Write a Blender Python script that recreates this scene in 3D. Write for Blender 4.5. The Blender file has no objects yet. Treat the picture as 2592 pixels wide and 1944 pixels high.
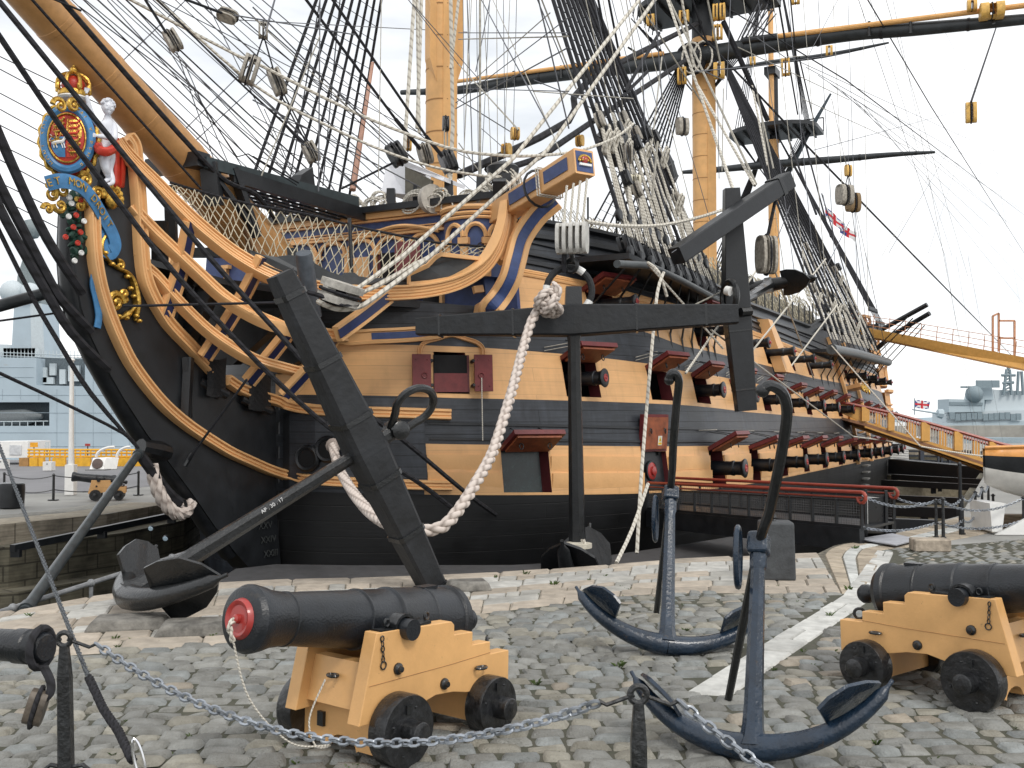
import bpy, bmesh, math, random
from mathutils import Vector, Matrix, noise
from mathutils.geometry import tessellate_polygon
R=math.radians; PI=math.pi
random.seed(7)
scene=bpy.context.scene; COL=scene.collection
# ---------------------------------------------------------------- camera
F=2550.; PIT=R(2.02); CZ=2.3
cam=bpy.data.cameras.new('camera'); camo=bpy.data.objects.new('camera',cam); COL.objects.link(camo)
cam.sensor_width=36; cam.lens=36*F/2592; cam.clip_start=.1; cam.clip_end=6000
camo.location=(0,0,CZ); camo.rotation_euler=(PI/2+PIT,0,0); scene.camera=camo
# ---------------------------------------------------------------- sky and sun (overcast)
SUN_EL,SUN_AZ=R(48),R(150)
w=bpy.data.worlds.new('World'); scene.world=w; w.use_nodes=True
nt=w.node_tree; nt.nodes.clear()
def wn(t,**k):
    n=nt.nodes.new(t)
    for a,b in k.items(): setattr(n,a,b)
    return n
out=wn('ShaderNodeOutputWorld'); mixs=wn('ShaderNodeMixShader'); bg1=wn('ShaderNodeBackground'); bg2=wn('ShaderNodeBackground')
sky=wn('ShaderNodeTexSky',sky_type='NISHITA',sun_disc=False,sun_elevation=SUN_EL,sun_rotation=SUN_AZ)
nt.links.new(sky.outputs[0],bg1.inputs[0]); bg1.inputs[1].default_value=.12
tc=wn('ShaderNodeTexCoord'); mp=wn('ShaderNodeMapping'); mp.inputs['Scale'].default_value=(1.2,1.2,4.5)
ns=wn('ShaderNodeTexNoise'); ns.inputs['Scale'].default_value=2.2; ns.inputs['Detail'].default_value=6; ns.inputs['Roughness'].default_value=.55
cr=wn('ShaderNodeValToRGB'); cr.color_ramp.elements[0].position=.30; cr.color_ramp.elements[0].color=(.66,.69,.725,1)
cr.color_ramp.elements[1].position=.55; cr.color_ramp.elements[1].color=(1,1,1,1)
nt.links.new(tc.outputs['Generated'],mp.inputs[0]); nt.links.new(mp.outputs[0],ns.inputs[0]); nt.links.new(ns.outputs[0],cr.inputs[0])
nt.links.new(cr.outputs[0],bg2.inputs[0]); bg2.inputs[1].default_value=1.12
mixs.inputs[0].default_value=.93
nt.links.new(bg1.outputs[0],mixs.inputs[1]); nt.links.new(bg2.outputs[0],mixs.inputs[2]); nt.links.new(mixs.outputs[0],out.inputs[0])
sl=bpy.data.lights.new('sun','SUN'); sl.energy=1.3; sl.angle=R(14); sl.color=(1,.95,.88)
so=bpy.data.objects.new('sun',sl); COL.objects.link(so)
sd=Vector((math.sin(SUN_AZ)*math.cos(SUN_EL),math.cos(SUN_AZ)*math.cos(SUN_EL),math.sin(SUN_EL)))
so.rotation_euler=sd.to_track_quat('Z','Y').to_euler(); so.location=(0,0,60)
scene.view_settings.view_transform='Standard'; scene.view_settings.look='None'; scene.view_settings.exposure=0.26
scene.view_settings.gamma=1
# ---------------------------------------------------------------- survey geometry (photo pixel <-> world)
th=R(28); EX,EY=math.sin(th),math.cos(th); NX,NY=math.cos(th),-math.sin(th)
S0=18.04; C0x,C0y=-15.8*NX,-15.8*NY
def ray(u,v):
    x=(u-1296)/F; yc=(972-v)/F
    y=math.cos(PIT)-yc*math.sin(PIT); z=math.sin(PIT)+yc*math.cos(PIT)
    return x/y,z/y
def at(u,v,Y):
    a,c=ray(u,v); return Vector((a*Y,Y,CZ+c*Y))
def gnd(u,v,z=0):
    a,c=ray(u,v); Y=(z-CZ)/c; return Vector((a*Y,Y,z))
def W(s,b,z):
    S=s+S0; return Vector((C0x+EX*S+NX*b,C0y+EY*S+NY*b,z))
def inv(p):
    x=p[0]-C0x; y=p[1]-C0y
    return (x*EX+y*EY-S0,x*NX+y*NY,p[2])
def pbs(u,v,b):
    a,c=ray(u,v); Y=(b+NX*C0x+NY*C0y)/(NX*a+NY); return inv(at(u,v,Y))
def pb(u,v,b): return W(*pbs(u,v,b))
def hb(s,z):
    B=7.8-(.12*(z-.5)+.02*(z-.5)**2 if z>.5 else .03*(.5-z)**2+.05*max(0,-5-z)**2)
    s0=0 if z>-1 else .04*(z+1)**2
    L=11 if z>0 else 11-z*.9
    t=(s-s0)/L
    if t<=0: return 0.
    b=B*math.sqrt(1-(1-t)**2) if t<1 else B
    if s>38: b*=1-.22*((s-38)/18)**2
    return b
def hits(u,v,mn=0.):
    b=13.
    while b>mn:
        s,_,z=pbs(u,v,b)
        if hb(s,z)>=b:
            h=b+.1; l=b
            for _ in range(18):
                m=(h+l)/2; s,_,z=pbs(u,v,m)
                if hb(s,z)>=m: l=m
                else: h=m
            return (s,l,z)
        b-=.1
    return pbs(u,v,mn)
def hnorm(s,z):
    e=.05; db=(hb(s+e,z)-hb(max(s-e,.001),z))/(2*e); dz=(hb(s,z+e)-hb(s,z-e))/(2*e)
    n=Vector((-db,1,-dz)); n.normalize(); return n   # in (s,b,z)
def nW(n): return Vector((EX*n[0]+NX*n[1],EY*n[0]+NY*n[1],n[2]))
def surf(u,v,off=0.,mn=.28):
    s,b,z=hits(u,v,mn); n=hnorm(s,z) if b>mn+.05 else Vector((0,1,0))
    return W(s+n[0]*off,b+n[1]*off,z+n[2]*off), nW(n)
def lerp(a,b,t): return a+(b-a)*t
def interp(x,tab):
    if x<=tab[0][0]: return tab[0][1]
    for (x0,y0),(x1,y1) in zip(tab,tab[1:]):
        if x<=x1: return lerp(y0,y1,(x-x0)/(x1-x0))
    return tab[-1][1]
# ---------------------------------------------------------------- materials
MATS={}
def mat(name,col,rough=.6,metal=0.,var=.12,vscale=6.,bump=.0,bscale=30.,coat=0.,spec=.5,col2=None,attr=False,coord='Object',stretch=(1,1,1),wear=None):
    if name in MATS: return MATS[name]
    m=bpy.data.materials.new(name); m.use_nodes=True; t=m.node_tree; bs=t.nodes['Principled BSDF']
    bs.inputs['Roughness'].default_value=rough; bs.inputs['Metallic'].default_value=metal
    bs.inputs['Coat Weight'].default_value=coat; bs.inputs['Specular IOR Level'].default_value=spec
    tcn=t.nodes.new('ShaderNodeTexCoord'); mpn=t.nodes.new('ShaderNodeMapping'); mpn.inputs['Scale'].default_value=stretch
    t.links.new(tcn.outputs[coord],mpn.inputs[0])
    n=t.nodes.new('ShaderNodeTexNoise'); n.inputs['Scale'].default_value=vscale; n.inputs['Detail'].default_value=6; n.inputs['Roughness'].default_value=.6
    t.links.new(mpn.outputs[0],n.inputs[0])
    mx=t.nodes.new('ShaderNodeMix'); mx.data_type='RGBA'
    c=Vector(col); c2=Vector(col2) if col2 else c*(1-2.2*var)
    mx.inputs[6].default_value=(*c2,1); mx.inputs[7].default_value=(*(c*(1+var) if not col2 else c),1)
    r=t.nodes.new('ShaderNodeMapRange'); r.inputs[1].default_value=.3; r.inputs[2].default_value=.7
    t.links.new(n.outputs[0],r.inputs[0]); t.links.new(r.outputs[0],mx.inputs[0])
    src=mx.outputs[2]
    if wear:
        wc,amt,wsc=wear; n5=t.nodes.new('ShaderNodeTexNoise'); n5.inputs['Scale'].default_value=wsc; n5.inputs['Detail'].default_value=8; n5.inputs['Roughness'].default_value=.72
        t.links.new(mpn.outputs[0],n5.inputs[0]); r5=t.nodes.new('ShaderNodeMapRange'); r5.inputs[1].default_value=.70-amt*.25; r5.inputs[2].default_value=.74-amt*.25; r5.inputs[4].default_value=.75
        t.links.new(n5.outputs[0],r5.inputs[0]); m5=t.nodes.new('ShaderNodeMix'); m5.data_type='RGBA'; m5.inputs[7].default_value=(*wc,1)
        t.links.new(r5.outputs[0],m5.inputs[0]); t.links.new(src,m5.inputs[6]); src=m5.outputs[2]
    if attr:
        a=t.nodes.new('ShaderNodeAttribute'); a.attribute_name='tint'
        m2=t.nodes.new('ShaderNodeMix'); m2.data_type='RGBA'; m2.blend_type='MULTIPLY'; m2.inputs[0].default_value=1
        t.links.new(src,m2.inputs[6]); t.links.new(a.outputs[0],m2.inputs[7]); src=m2.outputs[2]
    t.links.new(src,bs.inputs['Base Color'])
    rr=t.nodes.new('ShaderNodeMapRange'); rr.inputs[3].default_value=max(.05,rough-.12); rr.inputs[4].default_value=min(1,rough+.12)
    t.links.new(n.outputs[0],rr.inputs[0]); t.links.new(rr.outputs[0],bs.inputs['Roughness'])
    if bump:
        n2=t.nodes.new('ShaderNodeTexNoise'); n2.inputs['Scale'].default_value=bscale; n2.inputs['Detail'].default_value=5
        t.links.new(mpn.outputs[0],n2.inputs[0]); b=t.nodes.new('ShaderNodeBump'); b.inputs['Strength'].default_value=bump; b.inputs['Distance'].default_value=.02
        t.links.new(n2.outputs[0],b.inputs['Height']); t.links.new(b.outputs[0],bs.inputs['Normal'])
    MATS[name]=m; return m
def plank(name,col,rough=.5,seam=.5,row=.3,width=5.,var=.1,bump=.5,mortar=.008,stain=.82):
    """painted planking: seams follow the UV map (u along the ship, v height)"""
    m=mat(name,col,rough,var=var,vscale=1.3,stretch=(1,1,1)); t=m.node_tree; bs=t.nodes['Principled BSDF']
    uv=t.nodes.new('ShaderNodeUVMap'); br=t.nodes.new('ShaderNodeTexBrick')
    t.links.new(uv.outputs[0],br.inputs[0]); br.offset=.37; br.inputs['Scale'].default_value=1
    br.inputs['Mortar Size'].default_value=mortar; br.inputs['Mortar Smooth'].default_value=.3
    br.inputs['Brick Width'].default_value=width; br.inputs['Row Height'].default_value=row
    br.inputs['Color1'].default_value=(1,1,1,1); br.inputs['Color2'].default_value=(.9,.9,.9,1); br.inputs['Mortar'].default_value=(seam,seam,seam,1)
    src=bs.inputs['Base Color'].links[0].from_socket
    m2=t.nodes.new('ShaderNodeMix'); m2.data_type='RGBA'; m2.blend_type='MULTIPLY'; m2.inputs[0].default_value=1
    n3=t.nodes.new('ShaderNodeTexNoise'); n3.inputs['Scale'].default_value=1; n3.inputs['Detail'].default_value=6
    mp3=t.nodes.new('ShaderNodeMapping'); mp3.inputs['Scale'].default_value=(1.2,22,1); t.links.new(uv.outputs[0],mp3.inputs[0]); t.links.new(mp3.outputs[0],n3.inputs[0])
    t.links.new(src,m2.inputs[6]); t.links.new(br.outputs[0],m2.inputs[7]); 
    m4=t.nodes.new('ShaderNodeMix'); m4.data_type='RGBA'; m4.blend_type='MULTIPLY'; m4.inputs[0].default_value=1
    rg=t.nodes.new('ShaderNodeMapRange'); rg.inputs[1].default_value=.3; rg.inputs[2].default_value=.7; rg.inputs[3].default_value=1-var; rg.inputs[4].default_value=1+var
    t.links.new(n3.outputs[0],rg.inputs[0]); t.links.new(m2.outputs[2],m4.inputs[6]); t.links.new(rg.outputs[0],m4.inputs[7])
    n6=t.nodes.new('ShaderNodeTexNoise'); n6.inputs['Scale'].default_value=1; n6.inputs['Detail'].default_value=5; n6.inputs['Roughness'].default_value=.6
    mp6=t.nodes.new('ShaderNodeMapping'); mp6.inputs['Scale'].default_value=(3.2,.55,1); t.links.new(uv.outputs[0],mp6.inputs[0]); t.links.new(mp6.outputs[0],n6.inputs[0])
    r6=t.nodes.new('ShaderNodeMapRange'); r6.inputs[1].default_value=.52; r6.inputs[2].default_value=.75; r6.inputs[3].default_value=1.; r6.inputs[4].default_value=stain; t.links.new(n6.outputs[0],r6.inputs[0])
    m6=t.nodes.new('ShaderNodeMix'); m6.data_type='RGBA'; m6.blend_type='MULTIPLY'; m6.inputs[0].default_value=1; t.links.new(m4.outputs[2],m6.inputs[6]); t.links.new(r6.outputs[0],m6.inputs[7])
    t.links.new(m6.outputs[2],bs.inputs['Base Color'])
    b=t.nodes.new('ShaderNodeBump'); b.inputs['Strength'].default_value=bump; b.inputs['Distance'].default_value=.02; b.invert=True
    ad=t.nodes.new('ShaderNodeMath'); ad.operation='MULTIPLY_ADD'; ad.inputs[1].default_value=.25
    t.links.new(n3.outputs[0],ad.inputs[0]); t.links.new(br.outputs['Fac'],ad.inputs[2]); t.links.new(ad.outputs[0],b.inputs['Height'])
    t.links.new(b.outputs[0],bs.inputs['Normal']); return m
def ropemat(name,col,col2,freq=1.):
    m=bpy.data.materials.new(name); m.use_nodes=True; t=m.node_tree; bs=t.nodes['Principled BSDF']
    bs.inputs['Roughness'].default_value=.9
    uv=t.nodes.new('ShaderNodeUVMap'); sep=t.nodes.new('ShaderNodeSeparateXYZ'); t.links.new(uv.outputs[0],sep.inputs[0])
    a=t.nodes.new('ShaderNodeMath'); a.operation='ADD'; t.links.new(sep.outputs[0],a.inputs[0]); t.links.new(sep.outputs[1],a.inputs[1])
    f=t.nodes.new('ShaderNodeMath'); f.operation='PINGPONG'; f.inputs[1].default_value=.5; t.links.new(a.outputs[0],f.inputs[0])
    mx=t.nodes.new('ShaderNodeMix'); mx.data_type='RGBA'; mx.inputs[6].default_value=(*col2,1); mx.inputs[7].default_value=(*col,1)
    r=t.nodes.new('ShaderNodeMapRange'); r.inputs[2].default_value=.25; t.links.new(f.outputs[0],r.inputs[0]); t.links.new(r.outputs[0],mx.inputs[0])
    t.links.new(mx.outputs[2],bs.inputs['Base Color'])
    b=t.nodes.new('ShaderNodeBump'); b.inputs['Strength'].default_value=.8; b.inputs['Distance'].default_value=.01
    t.links.new(f.outputs[0],b.inputs['Height']); t.links.new(b.outputs[0],bs.inputs['Normal']); MATS[name]=m; return m
OCH=(.76,.435,.190)
ochre=mat('ochre_paint',OCH,.45,var=.05,vscale=1.5,bump=.15,bscale=14)
ochre_p=plank('ochre_planking',OCH,.42,seam=.78,row=.32,var=.045,bump=.25)
black_p=plank('black_planking',(.031,.036,.045),.42,seam=.3,row=.28,var=.25,bump=.5,stain=1.9)
bottom_p=plank('bottom_planking',(.0035,.004,.005),.55,seam=.6,row=.35,var=.3,bump=.5)
black=mat('black_paint',(.014,.016,.019),.38,var=.2,vscale=4,bump=.12,bscale=25)
blackw=mat('weathered_black_timber',(.013,.015,.018),.6,var=.3,vscale=3,bump=.6,bscale=9,stretch=(1,1,1))
iron=mat('black_iron',(.009,.0105,.012),.33,var=.25,vscale=9,bump=.35,bscale=35,coat=.25,wear=((.035,.022,.015),.25,5))
gunblk=mat('gun_black',(.0135,.0165,.021),.33,var=.3,vscale=4,bump=.22,bscale=70,wear=((.030,.027,.025),.3,6))
navy=mat('navy_iron',(.010,.024,.046),.27,var=.2,vscale=5,bump=.45,bscale=30,coat=.25,wear=((.045,.035,.03),.28,9))
blue=mat('blue_paint',(.045,.075,.20),.45,var=.12)
navyblue=mat('dark_blue_paint',(.018,.03,.105),.4,var=.1)
red=mat('port_red',(.15,.022,.024),.42,var=.12,bump=.1)
redm=mat('red_lining',(.09,.013,.016),.5,var=.1)
tampred=mat('tampion_red',(.36,.035,.03),.35,var=.1,coat=.3)
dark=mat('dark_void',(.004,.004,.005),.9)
ropew=ropemat('pale_rope',(.62,.59,.52),(.33,.30,.25))
ropep=ropemat('pinkish_cable',(.60,.53,.48),(.30,.25,.22))
ropeb=ropemat('tarred_rope',(.018,.018,.022),(.005,.005,.006))
ropeg=ropemat('wire_rope',(.10,.11,.12),(.03,.033,.037))
wood=mat('block_wood',(.36,.33,.28),.6,var=.25,vscale=14,bump=.4,bscale=20)
woody=mat('block_yellow',(.70,.42,.10),.5,var=.15)
gold=mat('gilding',(.70,.43,.09),.34,.85,var=.3,vscale=18,bump=.4,bscale=30)
white=mat('white_paint',(.80,.80,.78),.45,var=.04)
galv=mat('galvanised',(.33,.36,.40),.35,.55,var=.2,bump=.2)
gunred=tampred
# ---------------------------------------------------------------- mesh builder
class MB:
    def __init__(s): s.v=[]; s.f=[]; s.mi=[]; s.uv=[]; s.M=Matrix.Identity(4); s.tint=None
    def add(s,vs,fs,mi=0,uvs=None):
        o=len(s.v); s.v+=[s.M@Vector(p) for p in vs]
        for i,f in enumerate(fs):
            s.f.append([o+k for k in f]); s.mi.append(mi); s.uv.append(uvs[i] if uvs else None)
        return s
    def box(s,c,d,R3=None,mi=0,taper=1.):
        x,y,z=d[0]/2,d[1]/2,d[2]/2; P=[]
        for k in (-1,1):
            t=1 if k<0 else taper
            for a,b in ((-1,-1),(1,-1),(1,1),(-1,1)):
                p=Vector((a*x*t,b*y*t,k*z)); P.append((R3@p if R3 else p)+Vector(c))
        return s.add(P,[(3,2,1,0),(4,5,6,7),(0,1,5,4),(1,2,6,5),(2,3,7,6),(3,0,4,7)],mi)
    def beam(s,a,b,w,h,w2=None,h2=None,up=(0,0,1),mi=0,ch=.0):
        """square timber from a to b, with chamfered edges"""
        a=Vector(a); b=Vector(b); d=(b-a).normalized(); u=Vector(up); u=Vector((1,0,0)) if abs(d.dot(u.normalized()))>.985 else u; x=d.cross(u).normalized(); y=x.cross(d)
        w2=w2 or w; h2=h2 or h; P=[]; n=8 if ch else 4
        for p,ww,hh in ((a,w,h),(b,w2,h2)):
            if ch:
                c=ch
                for i,j in ((-1,-1+c),(-1+c,-1),(1-c,-1),(1,-1+c),(1,1-c),(1-c,1),(-1+c,1),(-1,1-c)): P.append(p+x*i*ww/2+y*j*hh/2)
            else:
                for i,j in ((-1,-1),(1,-1),(1,1),(-1,1)): P.append(p+x*i*ww/2+y*j*hh/2)
        F_=[tuple(range(n))[::-1],tuple(range(n,2*n))]+[(i,(i+1)%n,n+(i+1)%n,n+i) for i in range(n)]
        return s.add(P,F_,mi)
    def tube(s,pts,r,n=8,closed=False,caps=True,mi=0,flat=1.,tw=None,up=None):
        pts=[Vector(p) for p in pts]; m=len(pts)
        if m<2: return s
        rs=r if isinstance(r,(list,tuple)) else [r]*m
        T=[]
        for i in range(m):
            a=pts[(i-1)%m] if (closed or i>0) else pts[i]; b=pts[(i+1)%m] if (closed or i<m-1) else pts[i]
            T.append((b-a).normalized() if (b-a).length>1e-9 else Vector((0,0,1)))
        u=Vector(up) if up else (Vector((0,0,1)) if abs(T[0].z)<.95 else Vector((1,0,0)))
        x=T[0].cross(u).normalized(); P=[]; L=0; Ls=[]
        for i in range(m):
            x=(x-T[i]*x.dot(T[i])).normalized(); y=T[i].cross(x)
            if i: L+=(pts[i]-pts[i-1]).length
            Ls.append(L)
            for k in range(n):
                a=2*PI*k/n; P.append(pts[i]+x*math.cos(a)*rs[i]+y*math.sin(a)*rs[i]*flat)
        Fs=[];U=[]; sc=1/(max(rs)*4)
        for i in range(m if closed else m-1):
            j=(i+1)%m; l0=Ls[i]*sc; l1=(Ls[j] if j else L+(pts[0]-pts[-1]).length)*sc
            for k in range(n):
                k2=(k+1)%n; Fs.append((i*n+k,i*n+k2,j*n+k2,j*n+k)); U.append(((k/n,l0),((k+1)/n,l0),((k+1)/n,l1),(k/n,l1)))
        if caps and not closed:
            Fs.append(tuple(range(n))[::-1]); U.append(None); Fs.append(tuple((m-1)*n+k for k in range(n))); U.append(None)
        return s.add(P,Fs,mi,U)
    def cyl(s,a,b,r,r2=None,n=16,mi=0): return s.tube([a,b],[r,r if r2 is None else r2],n,mi=mi)
    def lathe(s,o,d,prof,n=24,mi=0):
        """prof: list of (distance along d, radius)"""
        o=Vector(o); d=Vector(d).normalized()
        u=Vector((0,0,1)) if abs(d.z)<.95 else Vector((1,0,0)); x=d.cross(u).normalized(); y=d.cross(x); P=[];Fs=[]
        for t,r in prof:
            for k in range(n): a=2*PI*k/n; P.append(o+d*t+x*math.cos(a)*r+y*math.sin(a)*r)
        for i in range(len(prof)-1):
            for k in range(n): Fs.append((i*n+k,i*n+(k+1)%n,(i+1)*n+(k+1)%n,(i+1)*n+k))
        Fs.append(tuple(range(n))[::-1]); Fs.append(tuple((len(prof)-1)*n+k for k in range(n)))
        return s.add(P,Fs,mi)
    def ball(s,c,r,n=12,sc=(1,1,1),R3=None,mi=0):
        P=[];Fs=[];c=Vector(c); m=n//2+1
        for i in range(m+1):
            t=PI*i/m
            for k in range(n):
                a=2*PI*k/n; p=Vector((math.sin(t)*math.cos(a)*sc[0],math.sin(t)*math.sin(a)*sc[1],math.cos(t)*sc[2]))*r
                P.append(c+(R3@p if R3 else p))
        for i in range(m):
            for k in range(n): Fs.append((i*n+k,(i+1)*n+k,(i+1)*n+(k+1)%n,i*n+(k+1)%n))
        return s.add(P,Fs,mi)
    def prism(s,poly,ext,mi=0):
        """poly: 3D outline, ext: extrusion vector"""
        n=len(poly); P=[Vector(p) for p in poly]; e=Vector(ext); Q=[p+e for p in P]
        return s.add(P+Q,[tuple(range(n))[::-1],tuple(range(n,2*n))]+[(i,(i+1)%n,n+(i+1)%n,n+i) for i in range(n)],mi)
    def sweep(s,pts,prof,outs,scale=None,mi=0,uv=False):
        """prof: list of (across, outward) closed profile; outs: outward vectors"""
        pts=[Vector(p) for p in pts]; m=len(pts); n=len(prof); P=[];Fs=[]
        for i in range(m):
            T=(pts[min(i+1,m-1)]-pts[max(i-1,0)]).normalized(); o=Vector(outs[i] if isinstance(outs,list) else outs)
            o=(o-T*o.dot(T)).normalized(); a=T.cross(o); k=scale[i] if scale else 1
            for p,q in prof: P.append(pts[i]+a*p*k+o*q*k)
        for i in range(m-1):
            for k in range(n): Fs.append((i*n+k,i*n+(k+1)%n,(i+1)*n+(k+1)%n,(i+1)*n+k))
        Fs.append(tuple(range(n))[::-1]); Fs.append(tuple((m-1)*n+k for k in range(n)))
        return s.add(P,Fs,mi)
    def build(s,name,mats,parent=None,smooth=35,world=True):
        me=bpy.data.meshes.new(name); me.from_pydata([tuple(p) for p in s.v],[],s.f)
        for m in (mats if isinstance(mats,(list,tuple)) else [mats]): me.materials.append(m)
        me.polygons.foreach_set('material_index',s.mi)
        if any(u is not None for u in s.uv):
            L=me.uv_layers.new(name='UVMap'); d=[]
            for f,u in zip(s.f,s.uv):
                for k in range(len(f)): d+= (u[k] if u is not None else (0,0))
            L.data.foreach_set('uv',d)
        if s.tint:
            a=me.attributes.new('tint','FLOAT_COLOR','POINT'); d=[]
            for c in s.tint: d+=[c[0],c[1],c[2],1]
            a.data.foreach_set('color',d)
        me.update()
        if smooth:
            me.shade_smooth(); me.set_sharp_from_angle(angle=R(smooth))
        o=bpy.data.objects.new(name,me); COL.objects.link(o)
        if parent is not None: adopt(o,parent)
        return o
WM={}
def adopt(o,p):
    o.parent=p; o.matrix_parent_inverse=WM.get(p.name,Matrix.Identity(4)).inverted()
def tag(o,label=None,cat=None,group=None,kind=None):
    if label: o['label']=label
    if cat: o['category']=cat
    if group: o['group']=group
    if kind: o['kind']=kind
    return o
def thing(name,loc=(0,0,0),label=None,cat=None,group=None,rz=0,M=None):
    o=bpy.data.objects.new(name,None); COL.objects.link(o); o.empty_display_size=.2
    m=M if M is not None else Matrix.Translation(loc)@Matrix.Rotation(rz,4,'Z')
    o.matrix_world=m; WM[o.name]=m.copy(); tag(o,label,cat,group); return o
def kids(o): return [c for c in COL.objects if c.parent==o]
def copytree(o,M,label=None):
    """copy a thing with its parts and sub-parts to a new world matrix"""
    def rec(x,p):
        c=x.copy(); COL.objects.link(c)
        if p is not None: c.parent=p; c.matrix_parent_inverse=x.matrix_parent_inverse.copy()
        for k in kids(x): rec(k,c)
        return c
    c=rec(o,None); c.matrix_world=M; WM[c.name]=M.copy()
    if label: c['label']=label
    return c
def smoothpts(P,n=4):
    """Catmull-Rom through P"""
    P=[Vector(p) for p in P]; out_=[]
    for i in range(len(P)-1):
        a=P[max(i-1,0)]; b=P[i]; c=P[i+1]; d=P[min(i+2,len(P)-1)]
        for k in range(n):
            t=k/n; out_.append(.5*((2*b)+(c-a)*t+(2*a-5*b+4*c-d)*t*t+(3*b-a-3*c+d)*t**3))
    out_.append(P[-1]); return out_
def sagpts(a,b,sag=0.,n=10):
    a=Vector(a); b=Vector(b); return [a.lerp(b,i/n)-Vector((0,0,4*sag*(i/n)*(1-i/n))) for i in range(n+1)] if sag else [a,b]
def strands(mb,pts,R_,pitch=None,k=3,n=6,mi=0):
    """laid rope: k helical strands"""
    pitch=pitch or R_*7; P=[Vector(p) for p in pts]; D=[]; L=0
    acc=[0]
    for i in range(1,len(P)): L+=(P[i]-P[i-1]).length; acc.append(L)
    N_=max(4,int(L/(pitch/10))); Q=[]; j=0
    for i in range(N_+1):
        l=L*i/N_
        while j<len(P)-2 and acc[j+1]<l: j+=1
        t=(l-acc[j])/max(1e-9,acc[j+1]-acc[j]); Q.append(P[j].lerp(P[j+1],t))
    X=[]; x=None
    for i in range(len(Q)):
        T=(Q[min(i+1,N_)]-Q[max(i-1,0)]).normalized()
        if x is None: x=T.cross(Vector((.3,.2,.9))).normalized()
        x=(x-T*x.dot(T)).normalized(); X.append((x.copy(),T.cross(x)))
    for q in range(k):
        pts2=[]
        for i in range(len(Q)):
            a=2*PI*(q/k+L*i/N_/pitch); pts2.append(Q[i]+(X[i][0]*math.cos(a)+X[i][1]*math.sin(a))*R_*.52)
        mb.tube(pts2,R_*.5,n,mi=mi)
    return mb
# ================================================================ SETTING
granite_tan=mat('granite_tan',(.42,.385,.325),.85,var=.13,vscale=5,bump=.5,bscale=60,attr=True)
sett=mat('sett_stone',(.275,.278,.268),.6,var=.26,vscale=7,bump=.8,bscale=60,attr=True,col2=(.165,.163,.148))
grout=mat('joint_earth',(.085,.08,.062),.95,var=.4,vscale=9,bump=.6,bscale=50,col2=(.045,.05,.03))
farpave=mat('far_paving',(.30,.30,.285),.9,var=.15,vscale=.5,bump=.3,bscale=8)
asphalt=mat('asphalt',(.20,.20,.21),.95,var=.1,vscale=.25,bump=.2,bscale=60)
def inv2(p): return inv((p[0],p[1],0))
near=[(-14,7.5),(-10,9.6)]+[tuple(gnd(*p)[:2]) for p in [(0,1554),(273,1503),(464,1481),(664,1468),(864,1464),(1188,1454),(1456,1437),(1724,1415),(2070,1400),(2111,1380),(2255,1351),(2431,1304)]]
def W2(s,b): p=W(s,b,0); return (p.x,p.y)
far=[W2(66,12.5),W2(66,-13),W2(12,-13),W2(7,-9.5),tuple(gnd(418,1275)[:2]),tuple(gnd(270,1300)[:2]),tuple(gnd(0,1327)[:2]),(-16,19.2),(-23,17)]
hole=near+far
outer=[(-160,-30),(-160,58),(-20,58),(2,98),(95,98),(95,-30)]
g=MB(); tri=tessellate_polygon([[Vector((*p,0)) for p in outer],[Vector((*p,0)) for p in hole]])
pts=[(*p,-.012) for p in outer+hole]; g.add(pts,[t[::-1] if 0 else t for t in tri])
go=g.build('ground',farpave,smooth=0); tag(go,kind='structure')
bm=bmesh.new(); bm.from_mesh(go.data); bmesh.ops.recalc_face_normals(bm,faces=bm.faces)
for f in bm.faces:
    if f.normal.z<0: f.normal_flip()
bm.to_mesh(go.data); bm.free()
# asphalt sheet of the far quay and the outer quay face
a_=MB(); ap=[tuple(gnd(-300,1262)),tuple(gnd(150,1247)),tuple(gnd(330,1236)),tuple(gnd(520,1215)),(-9,57.5,0),(-140,57.5,0),(-140,30,0)]
a_.add([(p[0],p[1],-.004) for p in ap],[tuple(range(len(ap)))]); tag(a_.build('asphalt',asphalt,smooth=0),kind='structure')
# dock walls: altars stepping down into the dry dock
dock=mat('dock_stone',(.20,.185,.135),.9,var=.3,vscale=1.2,bump=.6,bscale=20,col2=(.07,.068,.05))
def stone_uv(name,base,row,width,seam=.45):
    m=plank(name,base,.9,seam=seam,row=row,width=width,var=.3,bump=.9,mortar=.02); return m
dstone=stone_uv('dock_masonry',(.15,.138,.10),.36,.75)
cop=stone_uv('coping_stone',(.40,.355,.285),.9,1.5,.5)
def offs(poly,d):
    n=len(poly); o=[]
    for i in range(n):
        p0=Vector(poly[i-1]); p=Vector(poly[i]); p1=Vector(poly[(i+1)%n])
        a=(p-p0).normalized(); b=(p1-p).normalized(); na=Vector((-a.y,a.x)); nb=Vector((-b.y,b.x)); m=(na+nb).normalized()
        k=min(2.,1/max(.4,m.dot(na))); o.append(tuple(p+m*d*k))
    return o
area=sum(hole[i-1][0]*hole[i][1]-hole[i][0]*hole[i-1][1] for i in range(len(hole)))
sg=1 if area>0 else -1
prof=[(0,-.012),(0,-.45),(.5,-.45),(.5,-1.35),(1.05,-1.35),(1.05,-2.3),(1.6,-2.3),(1.6,-3.2),(2.1,-3.2),(2.1,-4.2),(2.5,-4.2),(2.5,-7.5)]
d=MB(); rings=[offs(hole,sg*a) for a,_ in prof]; n=len(hole); base=[Vector((*p,0)) for p in hole]
acc=[0]
for i in range(n): acc.append(acc[-1]+(base[(i+1)%n]-base[i]).length)
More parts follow.
